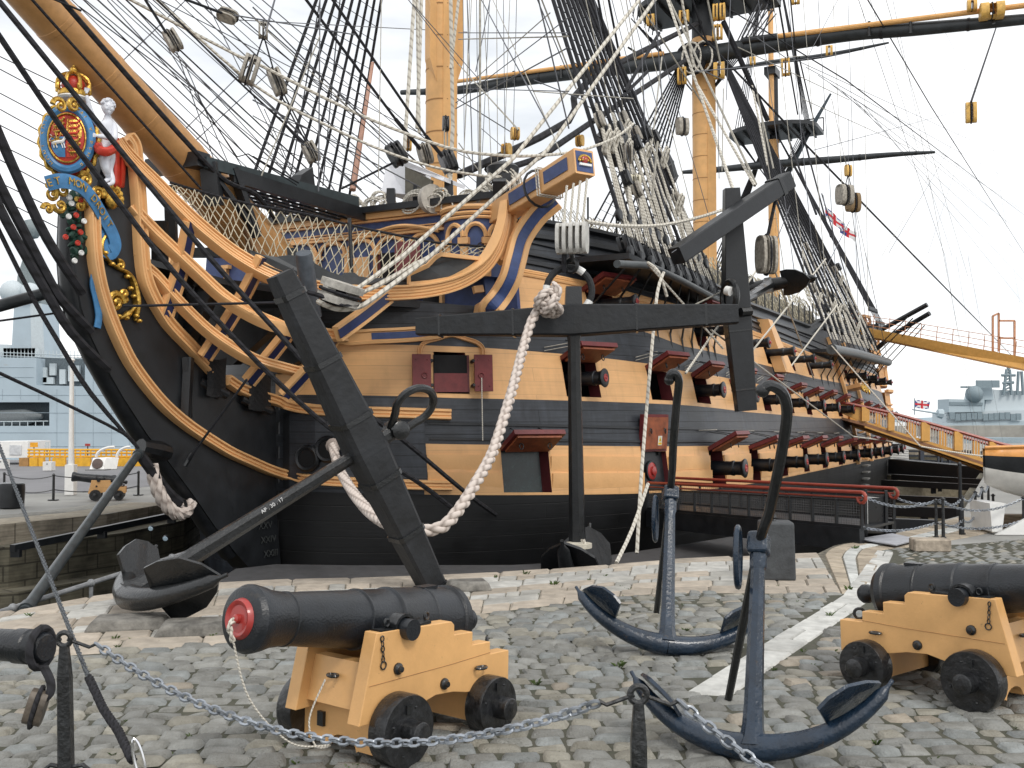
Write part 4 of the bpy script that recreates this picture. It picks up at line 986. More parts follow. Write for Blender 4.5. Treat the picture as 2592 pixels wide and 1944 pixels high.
# scrolls around and below the medallion
for (u,v,r,t,a0,dn) in ((150,268,.14,1.3,0,1),(185,268,.12,1.3,2,-1),(128,490,.15,1.4,1,1),(158,480,.15,1.4,2,-1),(150,520,.13,1.3,0,-1),(215,455,.13,1.4,1,1),(245,490,.12,1.3,3,-1),(120,530,.1,1.2,0,1),(200,520,.12,1.2,1,1),(228,520,.11,1.2,2,1)):
    spiral(pb(u,v,.34),-AX,UP,r,t,a0,.05,'gilt_scroll',gold,fh,dn,nz=PL)
# gilded mask on the side of the knee
mk=pb(283,505,.36); q=MB(); q.ball(mk,.15,14,(1,.6,1.25),Matrix((AX,PL,UP)).transposed()); fm=q.build('gilt_mask',gold,fh)
for k in range(9): a=PI*k/8-.2; q=MB(); q.ball(mk+AX*.2*math.cos(a)+UP*.2*math.sin(a)*1.2,.075,8,(1,.7,1)); q.build('mask_leaf',gold,fm)
q=MB(); q.ball(mk+PL*.1-UP*.0,.04,8); q.build('mask_nose',gold,fm)
# ribbon with the motto
def ribbon(pts,w_,name,b,m=skyblue,par=fh,bs=None,k=6):
    P3=smoothpts([pb(u,v,(bs[i] if bs else b)) for i,(u,v) in enumerate(pts)],k); q=MB(); q.sweep(P3,[(-w_,-.012),(-w_,.012),(0,.03),(w_,.012),(w_,-.012)],PL); return q.build(name,m,par),P3
rbs=[(118,465),(150,458),(182,462),(212,478),(238,510),(262,550),(284,590),(292,620),(280,640),(262,628),(258,600)]
rb,P3=ribbon(rbs,.13,'motto_ribbon',.46,bs=[.5,.55,.55,.52,.48,.42,.38,.36,.34,.33,.33])
mt='ET MON DROIT'
L=[0]
for a,b in zip(P3,P3[1:]): L.append(L[-1]+(b-a).length)
for i,ch in enumerate(mt):
    if ch==' ': continue
    l=L[-1]*.01+i*.145; k=max(j for j in range(len(L)-1) if L[j]<=l); p=P3[k].lerp(P3[k+1],(l-L[k])/(L[k+1]-L[k])); T=(P3[k+1]-P3[k]).normalized()
    text(ch,.19,frameM(p+PL*.045,T,PL.cross(T)),gold,'motto_letter',rb,.006)
ribbon([(240,620),(236,590),(246,582),(258,588),(256,600)],.06,'ribbon_fold',.34)
ribbon([(234,640),(240,680),(236,720),(244,760),(250,800),(246,830)],.07,'ribbon_tail',.31)
# long acanthus scroll down the knee
sc=[(285,590),(262,600),(255,630),(275,660),(300,680),(322,690),(338,715),(346,760),(345,790),(342,812)]
rs_=[.05,.07,.08,.05,.05,.06,.085,.11,.09,.03]; P3=smoothpts([pb(u,v,.31) for u,v in sc],5); q=MB(); q.tube(P3,[interp(i/(len(P3)-1),[(k/9,r) for k,r in enumerate(rs_)]) for i in range(len(P3))],8,flat=.6); q.build('gilt_acanthus',gold,fh)
spiral(pb(302,672,.31),AX,UP,.10,1.2,2,.045,'gilt_scroll',gold,fh,-1,nz=PL); spiral(pb(292,765,.33),AX,UP,.19,1.5,0,.07,'gilt_scroll',gold,fh,1,nz=PL)
spiral(pb(314,745,.32),AX,UP,.11,1.1,-1,.06,'gilt_scroll',gold,fh,-1,nz=PL)
P3=smoothpts([pb(u,v,.32) for u,v in [(268,778),(275,795),(292,806),(312,802),(330,790),(344,775)]],4); q=MB(); q.tube(P3,[.05+.02*math.sin(i) for i in range(len(P3))],7); q.build('gilt_acanthus',gold,fh)
for (u,v) in ((271,592),(266,640),(283,668),(322,700),(330,730),(338,750),(300,800),(320,805),(285,800),(345,800),(352,812),(262,760)):
    q=MB(); q.ball(pb(u,v,.34),.055,8,(1.2,.7,.8)); q.build('gilt_bud',gold,fh)
# garland of roses
random.seed(3)
for i in range(46):
    f=random.random(); u=lerp(150,205,random.random())+f*15; v=lerp(490,655,f); u=min(u,218-0*f); b=.30-.1*random.random()
    if v>560 and u<185: u+=18
    q=MB(); q.ball(pb(u,v,b),.07,7,(1,.6,1.3),Matrix.Rotation(random.random()*3,3,PL)); q.build('garland_leaf',leafg,fh)
for (u,v,w_) in ((203,507,0),(192,545,0),(185,575,0),(203,588,0),(180,515,1),(173,548,1),(212,560,1),(196,615,0),(205,640,1),(175,500,1),(165,600,0),(188,660,1)):
    q=MB(); c=pb(u,v,.36); q.ball(c,.052,10,(1,.6,1),Matrix((AX,PL,UP)).transposed()); ringtube(q,c+PL*.02,PL,.036,.017,10,5); q.build('garland_rose',white if w_ else scarlet,fh)
# ---- carved boy: skin-modifier figure
def person_mesh(name,J,edges,m,par,sub=2,root=0):
    me=bpy.data.meshes.new(name); me.from_pydata([tuple(p) for p,_ in J],edges,[]); o=bpy.data.objects.new(name,me); COL.objects.link(o)
    md=o.modifiers.new('s','SKIN'); md.use_smooth_shade=True
    for i,(p,r) in enumerate(J):
        sv=me.skin_vertices[0].data[i]; sv.radius=(r,r) if not isinstance(r,tuple) else r; sv.use_root=(i==root)
    o.modifiers.new('u','SUBSURF').levels=sub
    bpy.context.view_layer.update(); me2=bpy.data.meshes.new_from_object(o.evaluated_get(bpy.context.evaluated_depsgraph_get())); COL.objects.unlink(o); bpy.data.objects.remove(o)
    me2.materials.clear(); me2.materials.append(m); me2.shade_smooth(); r_=bpy.data.objects.new(name,me2); COL.objects.link(r_); adopt(r_,par); return r_
bb=.42
def P_(u,v,db=0): return pb(u,v,bb+db)
J=[(P_(268,384),.155),(P_(268,352),.125),(P_(270,322),.165),(P_(272,300),.07),(P_(273,286),.06),
 (P_(252,318,.05),.075),(P_(236,300,.0),.058),(P_(226,268,-.03),.045),(P_(219,240,-.05),.036),   # raised arm
 (P_(290,322,.1),.075),(P_(290,352,.2),.062),(P_(262,346,.3),.048),(P_(246,344,.32),.04),          # folded arm
 (P_(262,396,.03),.11),(P_(268,428,.1),.082),(P_(276,452,.02),.055),(P_(262,462,.08),.035),
 (P_(280,396,.0),.11),(P_(274,430,-.02),.082),(P_(284,452,.08),.06),(P_(286,463,.1),.045),(P_(272,468,.2),.036)]
J=[(p,r) for p,r in J]
ed=[(0,1),(1,2),(2,3),(3,4),(2,5),(5,6),(6,7),(7,8),(2,9),(9,10),(10,11),(11,12),(0,13),(13,14),(14,15),(15,16),(0,17),(17,18),(18,19),(19,20),(20,21)]
boy=person_mesh('carved_boy',J,ed,flesh,fh); tag(boy,'white carved boy with a red drape beside the oval shield')
hd=P_(273,272,.03); q=MB(); fd=(PL*.8-AX*.35).normalized(); sx=UP.cross(fd).normalized(); HR=Matrix((sx,fd,UP)).transposed()
q.ball(hd,.125,18,(.86,.95,1.18),HR); q.ball(hd+fd*.112-UP*.015,.022,8,(.8,1.2,1.6),HR)
for k in (-1,1): q.ball(hd+fd*.1+sx*.042*k+UP*.012,.021,8); q.ball(hd+sx*.108*k-UP*.01,.03,8,(.5,.8,1.3),HR); q.ball(hd+fd*.085+sx*.05*k-UP*.045,.036,8)
q.ball(hd+fd*.105-UP*.062,.024,8,(1.3,.7,.5),HR); q.ball(hd+fd*.085-UP*.105,.035,8); q.build('carved_head',flesh,boy)
q=MB(); random.seed(5)
for i in range(60):
    a=random.random()*2*PI; e=random.uniform(.05,1.3); d_=sx*math.cos(a)*math.cos(e)+fd*math.sin(a)*math.cos(e)+UP*math.sin(e)
    if d_.dot(fd)>.55 and e<.6: continue
    q.ball(hd+UP*.02+Vector((d_.x*.118,d_.y*.118,d_.z*.135)),.030,6)
q.build('carved_curls',flesh,boy)
hnd=P_(219,236,-.05)
for k in range(5): q=MB(); d_=(UP*1+AX*(.25*(k-2))+PL*(.1*k-.2)).normalized(); q.tube([hnd,hnd+d_*.06,hnd+d_*.10+PL*.02],[.018,.015,.011],6); q.build('carved_finger',flesh,boy)
hnd=P_(246,344,.32)
for k in range(5): q=MB(); d_=(-AX+UP*(.22*(k-2))).normalized(); q.tube([hnd,hnd+d_*.05,hnd+d_*.08-PL*.02],[.018,.015,.011],6); q.build('carved_finger',flesh,boy)
q=MB(); ringp=[P_(246,372,.1),P_(256,382,.22),P_(272,384,.25),(P_(290,374,.12)),P_(292,368,-.1),P_(262,366,-.15)]
q.tube(smoothpts(ringp+[ringp[0]],4),.07,8,flat=1.3); q.build('carved_sash',scarlet,boy)
q=MB(); vs=[];n1=9
for j in range(10):
    f=j/9
    for i in range(n1):
        g=i/(n1-1); u=lerp(286,318,g)+f*6*math.sin(g*5); v=lerp(345+15*g,478-10*abs(g-.5),f); vs.append(P_(u,v,-.08+.07*math.sin(g*9+f*1.5)-.1*g))
q.add(vs,[(j*n1+i,j*n1+i+1,(j+1)*n1+i+1,(j+1)*n1+i) for j in range(9) for i in range(n1-1)]); dr=q.build('carved_drape',scarlet,boy)
dr.modifiers.new('t','SOLIDIFY').thickness=.04
q=MB(); q.tube(smoothpts([P_(236,300,-.1),P_(245,315,-.1),P_(252,340,-.08),P_(246,360,-.02)],4),[.05]*13,7); q.build('carved_sash',scarlet,boy)
# ================================================================ CANNONS ON THE QUAY
def torus(mb,c,x,y,rx,ry,t,n=14,k=6): mb.tube([Vector(c)+Vector(x)*rx*math.cos(2*PI*i/n)+Vector(y)*ry*math.sin(2*PI*i/n) for i in range(n)],t,k,closed=True)
X_,Y_,Z_=Vector((1,0,0)),Vector((0,1,0)),Vector((0,0,1))
def chainmesh(mb,pts,ll,t,n=10,k=5,ww=.62):
    P=[Vector(p) for p in pts]; acc=[0]
    for a,b in zip(P,P[1:]): acc.append(acc[-1]+(b-a).length)
    pitch=ll*.74; N_=int(acc[-1]/pitch); j=0
    for i in range(N_):
        l=(i+.5)*acc[-1]/N_
        while j<len(P)-2 and acc[j+1]<l: j+=1
        c=P[j].lerp(P[j+1],(l-acc[j])/(acc[j+1]-acc[j])); T=(P[j+1]-P[j]).normalized(); u=Vector((.2,.1,1)); x=T.cross(u).normalized(); y=x.cross(T)
        a=R(35)+(PI/2 if i%2 else 0)+random.uniform(-.15,.15); s_=x*math.cos(a)+y*math.sin(a)
        L_=[]
        for q_ in range(n):
            an=2*PI*q_/n; cx=math.cos(an); sy=math.sin(an); L_.append(c+T*(cx*ll*.5*(abs(cx)**-.25 if abs(cx)>.3 else 1)*.92)+s_*sy*ll*.5*ww)
        mb.tube(L_,t,k,closed=True)
ocar=mat('carriage_ochre',(.73,.415,.165),.42,var=.09,vscale=2.2,bump=.07,bscale=45,wear=((.33,.20,.09),.22,14))
truckm=mat('truck_black',(.015,.016,.018),.32,var=.4,vscale=12,bump=.6,bscale=22,coat=.2)
def make_cannon(name,label,tampion=True,group='ship cannons on ochre carriages'):
    t=thing(name,(0,0,0),label,'cannon',group)
    WB=.95; rf,rr_=.24,.215; el=R(7.5)
    tr=Vector((-.12,0,.875)); d=Vector((math.cos(el),0,math.sin(el)))
    q=MB(); prof=[(-1.16,.0),(-1.155,.06),(-1.12,.085),(-1.07,.085),(-1.03,.055),(-.98,.06),(-.96,.13),(-.92,.21),(-.87,.24),(-.855,.262),(-.80,.262),(-.785,.245),(-.52,.238),(-.515,.242),(-.50,.242),(-.495,.236),(-.18,.226),(-.17,.231),(-.155,.231),(-.145,.216),(.12,.205),(.13,.211),(.145,.211),(.15,.20),(.62,.178),(.75,.170),(.755,.177),(.775,.177),(.78,.171),(.90,.182),(.98,.204),(1.035,.214),(1.06,.214),(1.07,.204),(1.095,.198),(1.105,.185),(1.11,.10)]
    q.lathe(tr+Z_*.02,d,prof,40); b=q.build('barrel',gunblk,t,smooth=40)
    q=MB(); q.cyl(tr-Y_*.44,tr+Y_*.44,.072,n=20); q.build('trunnion',gunblk,b)
    q=MB(); q.box(tr+d*-.60+Z_*.262,(.16,.1,.02)); q.build('vent_field',gunblk,b)
    if tampion:
        q=MB(); q.lathe(tr+Z_*.02+d*1.105,d,[(0,.130),(.02,.122),(.035,.112),(.03,.095),(.02,.085),(.02,.03),(.045,.028),(.055,.015)],28); tp_=q.build('tampion',tampred,b)
        m0=tr+Z_*.02+d*1.16; q=MB(); strands(q,smoothpts([m0-X_*.05,m0+X_*.03-Z_*.03,m0-Z_*.14],4),.02,k=2); q.build('becket',ropew,b)
        q=MB(); q.tube(smoothpts([m0-Z_*.13,m0-X_*.10-Z_*.5+Y_*.05,m0-X_*.35-Z_*.80+Y_*.15,Vector((.38,.18,.17)),Vector((.38,.05,.14)),Vector((.37,-.03,.3)),Vector((.265,0,.545))],6),.0065,5); q.build('lanyard',ropew,b)
    for s in (1,-1):
        out=[(-1.22,.30),(-1.22,.57),(-1.00,.575),(-1.0,.665),(-.80,.67),(-.80,.765),(-.60,.77),(-.60,.84),(-.57,.868),(.16,.885),(.30,.30),(.10,.30),(-.0,.315),(-.25,.335),(-.42,.375),(-.6,.365),(-.75,.335),(-.95,.33)]
        y0,y1=(.26,.37); th_=math.atan2(.05,1.)
        q=MB(); P=[Vector((x,s*(y0+(-x)*.03),z)) for x,z in out]; q.prism(P,Vector((0,s*.115,0))); ck=q.build('carriage_cheek',ocar,t,smooth=0)
        bv=ck.modifiers.new('b','BEVEL'); bv.width=.006; bv.segments=2; bv.limit_method='ANGLE'
        ys=lambda x:s*(y0+.115-x*.03)
        q=MB(); q.tube([(-1.0,ys(-1.)+s*.0015,.585),(-.6,ys(-.6)+s*.0015,.565),(.22,ys(.2)+s*.0015,.545)],.0022,4); q.build('cheek_seam',mat('seam',(.35,.17,.06),.7),ck)
        for (x,z) in ((-.04,.62),(-.50,.44)):
            q=MB(); q.lathe((x,ys(x),z),(0,s,0),[(-.01,.042),(.014,.040),(.026,.024),(.042,.02),(.045,.0)],14); q.build('bolt_head',iron,ck)
        q=MB(); torus(q,(-.86,ys(-.86)+s*.035,.50),X_,Y_,.05,.03,.011); q.build('side_hook',iron,ck)
        q=MB(); torus(q,(-1.10,s*.29,.62),(X_*.8+Y_*.6),Z_,.044,.044,.013); q.build('ring_bolt',iron,ck)
        q=MB(); P=[tr+Vector((.092*math.cos(a),0,.092*math.sin(a)))+Y_*s*.295 for a in [PI*i/8 for i in range(9)]]
        q.sweep([tr+Y_*s*.32+Vector((-.26,0,.012))]+[p+Y_*s*.025 for p in P[::-1]]+[tr+Y_*s*.32+Vector((.24,0,.012))],[(-.045,-.01),(-.045,.01),(.045,.01),(.045,-.01)],[Z_]+[(p-tr-Y_*s*.295) for p in P[::-1]]+[Z_]); q.build('cap_square',iron,ck)
        for x in (.12,-.28): q=MB(); torus(q,tr+Vector((x,s*.3,.045)),X_,Z_,.022,.025,.009); q.build('eye_bolt',iron,ck)
        q=MB(); torus(q,(.10,ys(.1)+s*.008,.665),X_,Z_,.025,.025,.005); chainmesh(q,[(.12,ys(.1)+s*.01,.86),(.105,ys(.1)+s*.01,.69)],.04,.005,8,4); q.build('key_chain',iron,ck)
        for (x,r_,nm) in ((0,rf,'truck'),(-WB,rr_,'truck')):
            q=MB(); yy=s*.385; q.lathe((x,yy,r_),(0,s,0),[(0,r_*.98),(.012,r_),(.135,r_),(.15,r_*.975),(.15,.085),(.15,.082),(.26,.08),(.268,.07)],36)
            tk=q.build('truck',truckm,t,smooth=40)
            q=MB(); q.box((x+.02,yy+s*.155,r_+.15),(.045,.02,.06)); q.build('axle_key',iron,tk,smooth=0)
            for k in range(4): a=R(20+90*k); q=MB(); q.ball((x+math.cos(a)*.16,yy+s*.15,r_+math.sin(a)*.16),.011,6); q.build('rivet',iron,tk)
    q=MB(); pr=[(-.40,.06),(-.40,.33),(.40,.33),(.40,.06),(.16,.06)]+[(.14*math.cos(a),.05+.09*math.sin(a)) for a in [PI*i/8 for i in range(9)]]+[(-.16,.06)]
    q.prism([Vector((.10,y,z)) for y,z in pr],(-.2,0,0)); ax=q.build('axle_tree',ocar,t,smooth=0)
    q=MB(); q.prism([Vector((-WB+.1,y,z)) for y,z in [(-.38,.10),(-.38,.33),(.38,.33),(.38,.10)]],(-.2,0,0)); q.build('axle_tree',ocar,t,smooth=0)
    for y in (-.20,.33): q=MB(); q.box((.11,y,.22),(.03,.06,.10)); q.build('axle_strap',iron,ax,smooth=0)
    q=MB(); q.prism([Vector((.20,-.26,.36)),Vector((.13,-.26,.66)),Vector((.03,-.26,.66)),Vector((.08,-.26,.36))],(0,.52,0)); tn=q.build('transom',ocar,t,smooth=0)
    q=MB(); torus(q,(.20,0,.56),Y_,X_,.042,.028,.012); q.build('ring_bolt',iron,tn)
    q=MB(); q.box((-.62,0,.46),(.8,.42,.10)); q.box((-.75,0,.56),(.45,.18,.10),Matrix.Rotation(R(8),3,'Y')); q.build('stool_bed',ocar,t,smooth=0)
    return t
def place(root,M): root.matrix_world=M; WM[root.name]=M.copy()
def frameXY(loc,dx,tilt=0.,s=1.):
    a=math.atan2(dx[1],dx[0]); return Matrix.Translation(loc)@Matrix.Rotation(a,4,'Z')@Matrix.Rotation(tilt,4,'Y')@Matrix.Scale(s,4)
c1=make_cannon('cannon','large black cannon with a red tampion pointing left beside the chain')
d1=Vector((-.61,-.792,0)).normalized(); g1=gnd(1014,1940); M1=frameXY(g1-Vector((.792,-.61,0)).normalized()*.46,d1,R(-1.5))
d2=Vector((.62,-.78,0)).normalized(); g2=gnd(2468,1802); M2=frameXY(g2-Vector((-.78,-.62,0)).normalized()*.46,d2,R(-2))
gB=gnd(245,1270); 
place(c1,M1)
c2=copytree(c1,M2,'black cannon cut off by the right edge with its breech towards the ship')
for x in [o for o in c2.children_recursive if o.name.startswith(('lanyard','becket'))]: bpy.data.objects.remove(x)
g3=gnd(230,1266); c3=copytree(c1,frameXY(gnd(243,1266),Vector((-.93,-.30,0)),0,.66),'small distant cannon on the far quay left of the bow')
for x in [o for o in c3.children_recursive if o.name.startswith(('lanyard','becket','tampion','rivet','key_chain'))]: bpy.data.objects.remove(x)
# ================================================================ ANCHORS
def basis(z,x):
    z=Vector(z).normalized(); x=Vector(x); x=(x-z*x.dot(z)).normalized(); y=z.cross(x); return x,y,z
def anchor_body(t,c,z,x,L,span,r,palm,m,rise=.55,pw=.5):
    """crown at c, shank along z, arms along +-x"""
    x,y,z=basis(z,x)
    q=MB(); S=8
    def oct_(p,w): return [p+(x*math.cos(2*PI*(i+.5)/8)+y*math.sin(2*PI*(i+.5)/8))*w for i in range(8)]
    st=[(0,r*1.75),(.04*L,r*1.35),(.09*L,r*1.12),(.2*L,r),(.85*L,r*.78),(.87*L,r*.95),(L,r*.95)]
    vs=[p for h,w_ in st for p in oct_(c+z*h,w_)]; q.add(vs,[(i*8+k,i*8+(k+1)%8,(i+1)*8+(k+1)%8,(i+1)*8+k) for i in range(len(st)-1) for k in range(8)]+[tuple(range(8))[::-1],tuple((len(st)-1)*8+k for k in range(8))]); sh=q.build('shank',m,t,smooth=20)
    for s in (1,-1):
        P=[];rs=[]
        for i in range(9):
            f=i/8; P.append(c+x*s*span*math.sin(f*1.12)/math.sin(1.12)+z*span*rise*(1-math.cos(f*1.45))*1.05); rs.append(r*(1.45-.85*f) if i<8 else r*.22)
        q=MB(); q.tube(smoothpts(P,2),[rs[0]+(rs[7]-rs[0])*min(1,k/14) if k<15 else rs[8] for k in range(17)],12,up=tuple(y)); am=q.build('arm',m,t,smooth=50)
        # palm (fluke): spade plate facing the shank
        A=P[8]; B=P[4]; ax=(A-B).normalized(); nn=(ax.cross(y)).normalized(); nn=nn if nn.dot(z-x*s)>0 else -nn
        o_=[(-.02,0),(.15,.50),(.42,.88),(.75,1.0),(.97,.95),(1.0,.0)]
        out=[(f,w_) for f,w_ in o_]+[(f,-w_) for f,w_ in o_[::-1][1:-1]]
        A2=A-ax*palm*.18+nn*r*.45; q=MB(); q.prism([A2-ax*palm*1.05*f+y*w_*palm*pw+nn*.10*palm*w_*w_ for f,w_ in out],nn*r*.35); q.build('fluke',m,am,smooth=20)
    return x,y,z,sh
# --- A: great anchor leaning on the quay
cA=at(300,1520,11.7)+Vector((.12,0,.05)); eA=at(925,1137,13.4)
tA=thing('anchor',(cA.x,cA.y,0),'huge black anchor with square timber stock leaning across the bow','anchor')
LA=(eA-cA).length
x,y,z,sh=anchor_body(tA,cA,eA-cA,at(585,1450,11.0)-at(416,1375,13.2),LA+.45,1.36,.108,.80,iron,rise=.62,pw=.46)
ss=y if y.z>0 else -y
q=MB(); q.beam(eA-ss*.05,eA+ss*2.55,.50,.50,.30,.30,up=tuple(z),ch=.22); q.beam(eA+ss*.05,eA-ss*2.45,.50,.50,.30,.30,up=tuple(z),ch=.22); st_=q.build('timber_stock',blackw,tA,smooth=20)
for f in (-2.2,-1.3,-.45,.45,1.3,2.25):
    w_=.50-.2*abs(f)/2.5+.035; q=MB(); q.beam(eA+ss*(f-.035),eA+ss*(f+.035),w_,w_,up=tuple(z),ch=.22); q.build('stock_hoop',iron,st_,smooth=20)
tc0=eA+z*.52; q=MB(); q.lathe(tc0-x*.17,x,[(0,.10),(.02,.13),(.32,.13),(.34,.10)],16); 
q.build('shackle_pin',iron,tA)
rd=(z*.9+ss*.55).normalized(); sd2=x
rd=(at(1040,1040,13.6)-tc0).normalized(); sd2=Vector((.75,.1,.6)); sd2=(sd2-rd*sd2.dot(rd)).normalized()
q=MB(); P=[tc0+sd2*-.11]+[tc0+rd*.42+(rd*math.cos(a)+sd2*math.sin(a))*.29 for a in [R(-135)+R(270)*i/14 for i in range(15)]]+[tc0+sd2*.11]; q.tube(smoothpts(P,2),.055,9); q.build('shackle',iron,tA)
c_=cA.lerp(eA,.42); vy=-(y if y.y>0 else -y)
zz_=(eA-cA).normalized(); vw=Vector((.1,-1,.15)); vw=(vw-zz_*vw.dot(zz_)).normalized(); text('AP . 30 . 17',.068,frameM(cA.lerp(eA,.565)+vw*.118,zz_,vw.cross(zz_)),mat('chalk_white',(.6,.6,.6),.8),'painted_number',sh)
for (p,w_,l_) in ((gnd(330,1588),.55,.9),(gnd(515,1600),.6,1.0),(gnd(1185,1492),.5,.6)):
    tb=thing('bearing_stone',p,{.9:'flat grey bearing stone under the crown of the leaning anchor',1.0:'flat grey bearing stone under the near fluke of the leaning anchor',.6:'small worn stone pad under the foot of the timber stock'}[l_],'stone',None); q=MB(); q.box(p+Vector((0,0,.06)),(l_,w_,.13),Matrix.Rotation(.2,3,'Z'),taper=.82); b_=q.build('worn_block',mat('pad_stone',(.20,.19,.17),.9,var=.3,bump=.6),tb,smooth=0); bv=b_.modifiers.new('b','BEVEL'); bv.width=.04; bv.segments=3
# --- B: bower anchor hanging from the cathead
cB=at(1463,1478,20.0); eB=at(1452,812,20.1)
tB=thing('anchor',(cB.x,cB.y,cB.z),'black anchor hanging upright from the cathead with level timber stock','anchor')
x,y,z,sh=anchor_body(tB,cB,eB-cB,Vector((.22,1,0)),(eB-cB).length+.45,1.8,.165,1.15,iron,rise=.62)
ss=(at(1858,800,19.8)-at(1050,832,20.5)).normalized()
q=MB(); q.beam(eB-ss*.02,eB+ss*3.22,.62,.62,.40,.36,ch=.10); q.beam(eB+ss*.02,eB-ss*3.18,.62,.62,.40,.33,ch=.10); st_=q.build('timber_stock',blackw,tB,smooth=20)
for f in (-2.7,-1.2,1.25,2.6):
    w_=.62-.075*abs(f)+.02; q=MB(); q.beam(eB+ss*(f-.02),eB+ss*(f+.02),w_,w_+.01,ch=.1); q.build('stock_hoop',iron,st_,smooth=20)
q=MB(); q.box(eB+z*.40,(.36,.40,.55),taper=.85); q.build('shank_head',iron,tB,smooth=0)
rc=at(1441,735,20.0); rx=Vector((1,.15,0)).normalized(); rz=Vector((0,0,1))
q=MB(); torus(q,rc,rx,rz,.46,.46,.068,28,8); rg=q.build('wrapped_ring',mat('parcelled_ring',(.022,.023,.025),.8,var=.3,vscale=20,bump=.6),tB)
for a in (60,-35,178):
    q=MB(); q.tube([rc+(rx*math.cos(R(a+k))+rz*math.sin(R(a+k)))*.46 for k in (-9,-4,4,9)],.078,10); q.build('white_seizing',white,rg)
q=MB(); q.cyl(at(1461,1375,19.7),at(1461,1386,19.7),.29,n=20); q.build('rope_band',mat('canvas',(.62,.58,.48),.85),tB)
q=MB(); strands(q,[at(1476,1366,19.6),at(1478,1400,19.6),at(1483,1428,19.6)],.05); q.build('tail_rope',ropew,tB)
# --- E: anchor stowed against the side
sE=at(1862,772,26.2); cE=at(1946,722,30.8)
tE=thing('anchor',tuple(sE),'black anchor stowed on the ship side, its timber stock standing upright','anchor')
x,y,z,sh=anchor_body(tE,cE,sE-cE,at(2060,702,30.2)-cE,(sE-cE).length+.2,1.5,.15,.95,iron,rise=.35,pw=.42)
a0=at(1851,478,26.0); a1=at(1888,1040,26.2)
q=MB(); q.beam(sE,a0,.66,.62,.38,.36,up=(0,1,0),ch=.06); q.beam(sE,a1,.66,.62,.50,.40,up=(0,1,0),ch=.06); st_=q.build('timber_stock',black,tE,smooth=20)
for f in (.25,.8): q=MB(); q.cyl(sE.lerp(a1,f)-(a1-sE).normalized()*.015,sE.lerp(a1,f)+(a1-sE).normalized()*.015,.40,n=4); q=MB(); pf=sE.lerp(a1,f); q.beam(pf-(a1-sE).normalized()*.02,pf+(a1-sE).normalized()*.02,.66-.16*f+.02,.62-.2*f+.03,up=(0,1,0),ch=.06); q.build('stock_hoop',iron,st_,smooth=20)
q=MB(); torus(q,at(1847,752,25.7),Vector((.3,-1,0)).normalized(),Z_,.36,.40,.085,20,8); rg=q.build('wrapped_ring',iron,tE)
q=MB(); q.cyl(at(1838,735,25.5),at(1850,738,25.4),.12,n=12); q.build('white_seizing',white,rg)
q=MB(); q.tube([at(1875,790,25.8),at(1900,788,25.9)],.12,8); q.build('lashing',iron,tE)
# --- fish davit: long square spar rigged out over the side
tF=thing('fish_davit',tuple(at(1850,560,26)),'long square black davit spar slanting up in front of the mizzen mast','spar')
q=MB(); q.beam(at(1712,648,24.2),at(1992,457,26.4),.42,.42,.44,.44,ch=.12); sp_=q.build('spar',black,tF,smooth=15)
q=MB(); p=at(1965,475,26.2); dv=(at(1992,457,26.4)-at(1712,648,24.2)).normalized(); q.beam(p-dv*.07,p+dv*.07,.50,.50,ch=.12); q.build('iron_band',iron,sp_,smooth=15)
q=MB(); q.tube([p-Z_*.2,at(1945,590,26),at(1940,598,26)],.045,8); q.build('strop',ropeb,tF)
# --- small iron anchors
def bent_stock(P,r,t,m=iron):
    q=MB(); P3=smoothpts(P,6); q.tube(P3,[r*.8+ .2*r*min(1,i/10) for i in range(len(P3))],10); q.ball(P[-1],r*1.25,12); q.build('iron_stock',m,t)
def small_anchor(lbl,c,zt,xd,L,span,r,palm,stock,ringc,ringx):
    t=thing('anchor',(c.x,c.y,0),lbl,'anchor'); L=zt.length; x,y,z,sh=anchor_body(t,c,zt,xd,L,span,r,palm,navy,rise=.58,pw=.74)
    q=MB(); q.box(c+z*(L-.02),(r*2.3,r*2.6,.17),Matrix((x,y,z)).transposed()); hd=q.build('shank_eye',navy,t,smooth=0); bv=hd.modifiers.new('b','BEVEL'); bv.width=.03; bv.segments=3
    bent_stock(stock,r*.60,t); q=MB(); torus(q,ringc,Vector(ringx).normalized(),Z_,r*1.6,r*3.3,.021,24,7); q.build('ring',navy,t); return t
def rod(foot,u0,v0,Y0,pts):
    """straight rod from its foot through the shank eye, bent at the top"""
    f=Vector(foot); e=at(u0,v0,Y0); k=(e.z-f.z)/(e.y-f.y); out=[f,e]
    for u,v in pts:
        a,c=ray(u,v); Y=(e.z-k*e.y-CZ)/(c-k); out.append(Vector((a*Y,Y,CZ+c*Y)))
    return out
cC=gnd(1692,1668)+Vector((0,.1,.11)); eC=at(1697,1250,11.0)
small_anchor('dark blue iron anchor with curved arms standing behind another on the cobbles',cC,eC-cC,Vector((1,.08,0)),0,.93,.072,.42,rod(gnd(1661,1556),1697,1245,11.0,[(1704,1130),(1712,1030),(1718,975),(1716,955),(1707,944),(1697,948),(1694,962)]),at(1659,1313,10.9),(.3,.9,0))
cD=gnd(1912,1945)+Vector((0,.08,.11)); eD=at(1921,1372,7.5)
small_anchor('nearest blue iron anchor, right of the chain post, with a tall bent stock',cD,eD-cD,Vector((1.3,-.70,0)),0,.90,.066,.42,rod(gnd(1842,1778),1918,1395,7.5,[(1947,1296),(1972,1180),(1989,1080),(1991,1030),(1978,992),(1950,976),(1930,988)]),at(1868,1410,7.4),(.35,.9,0))
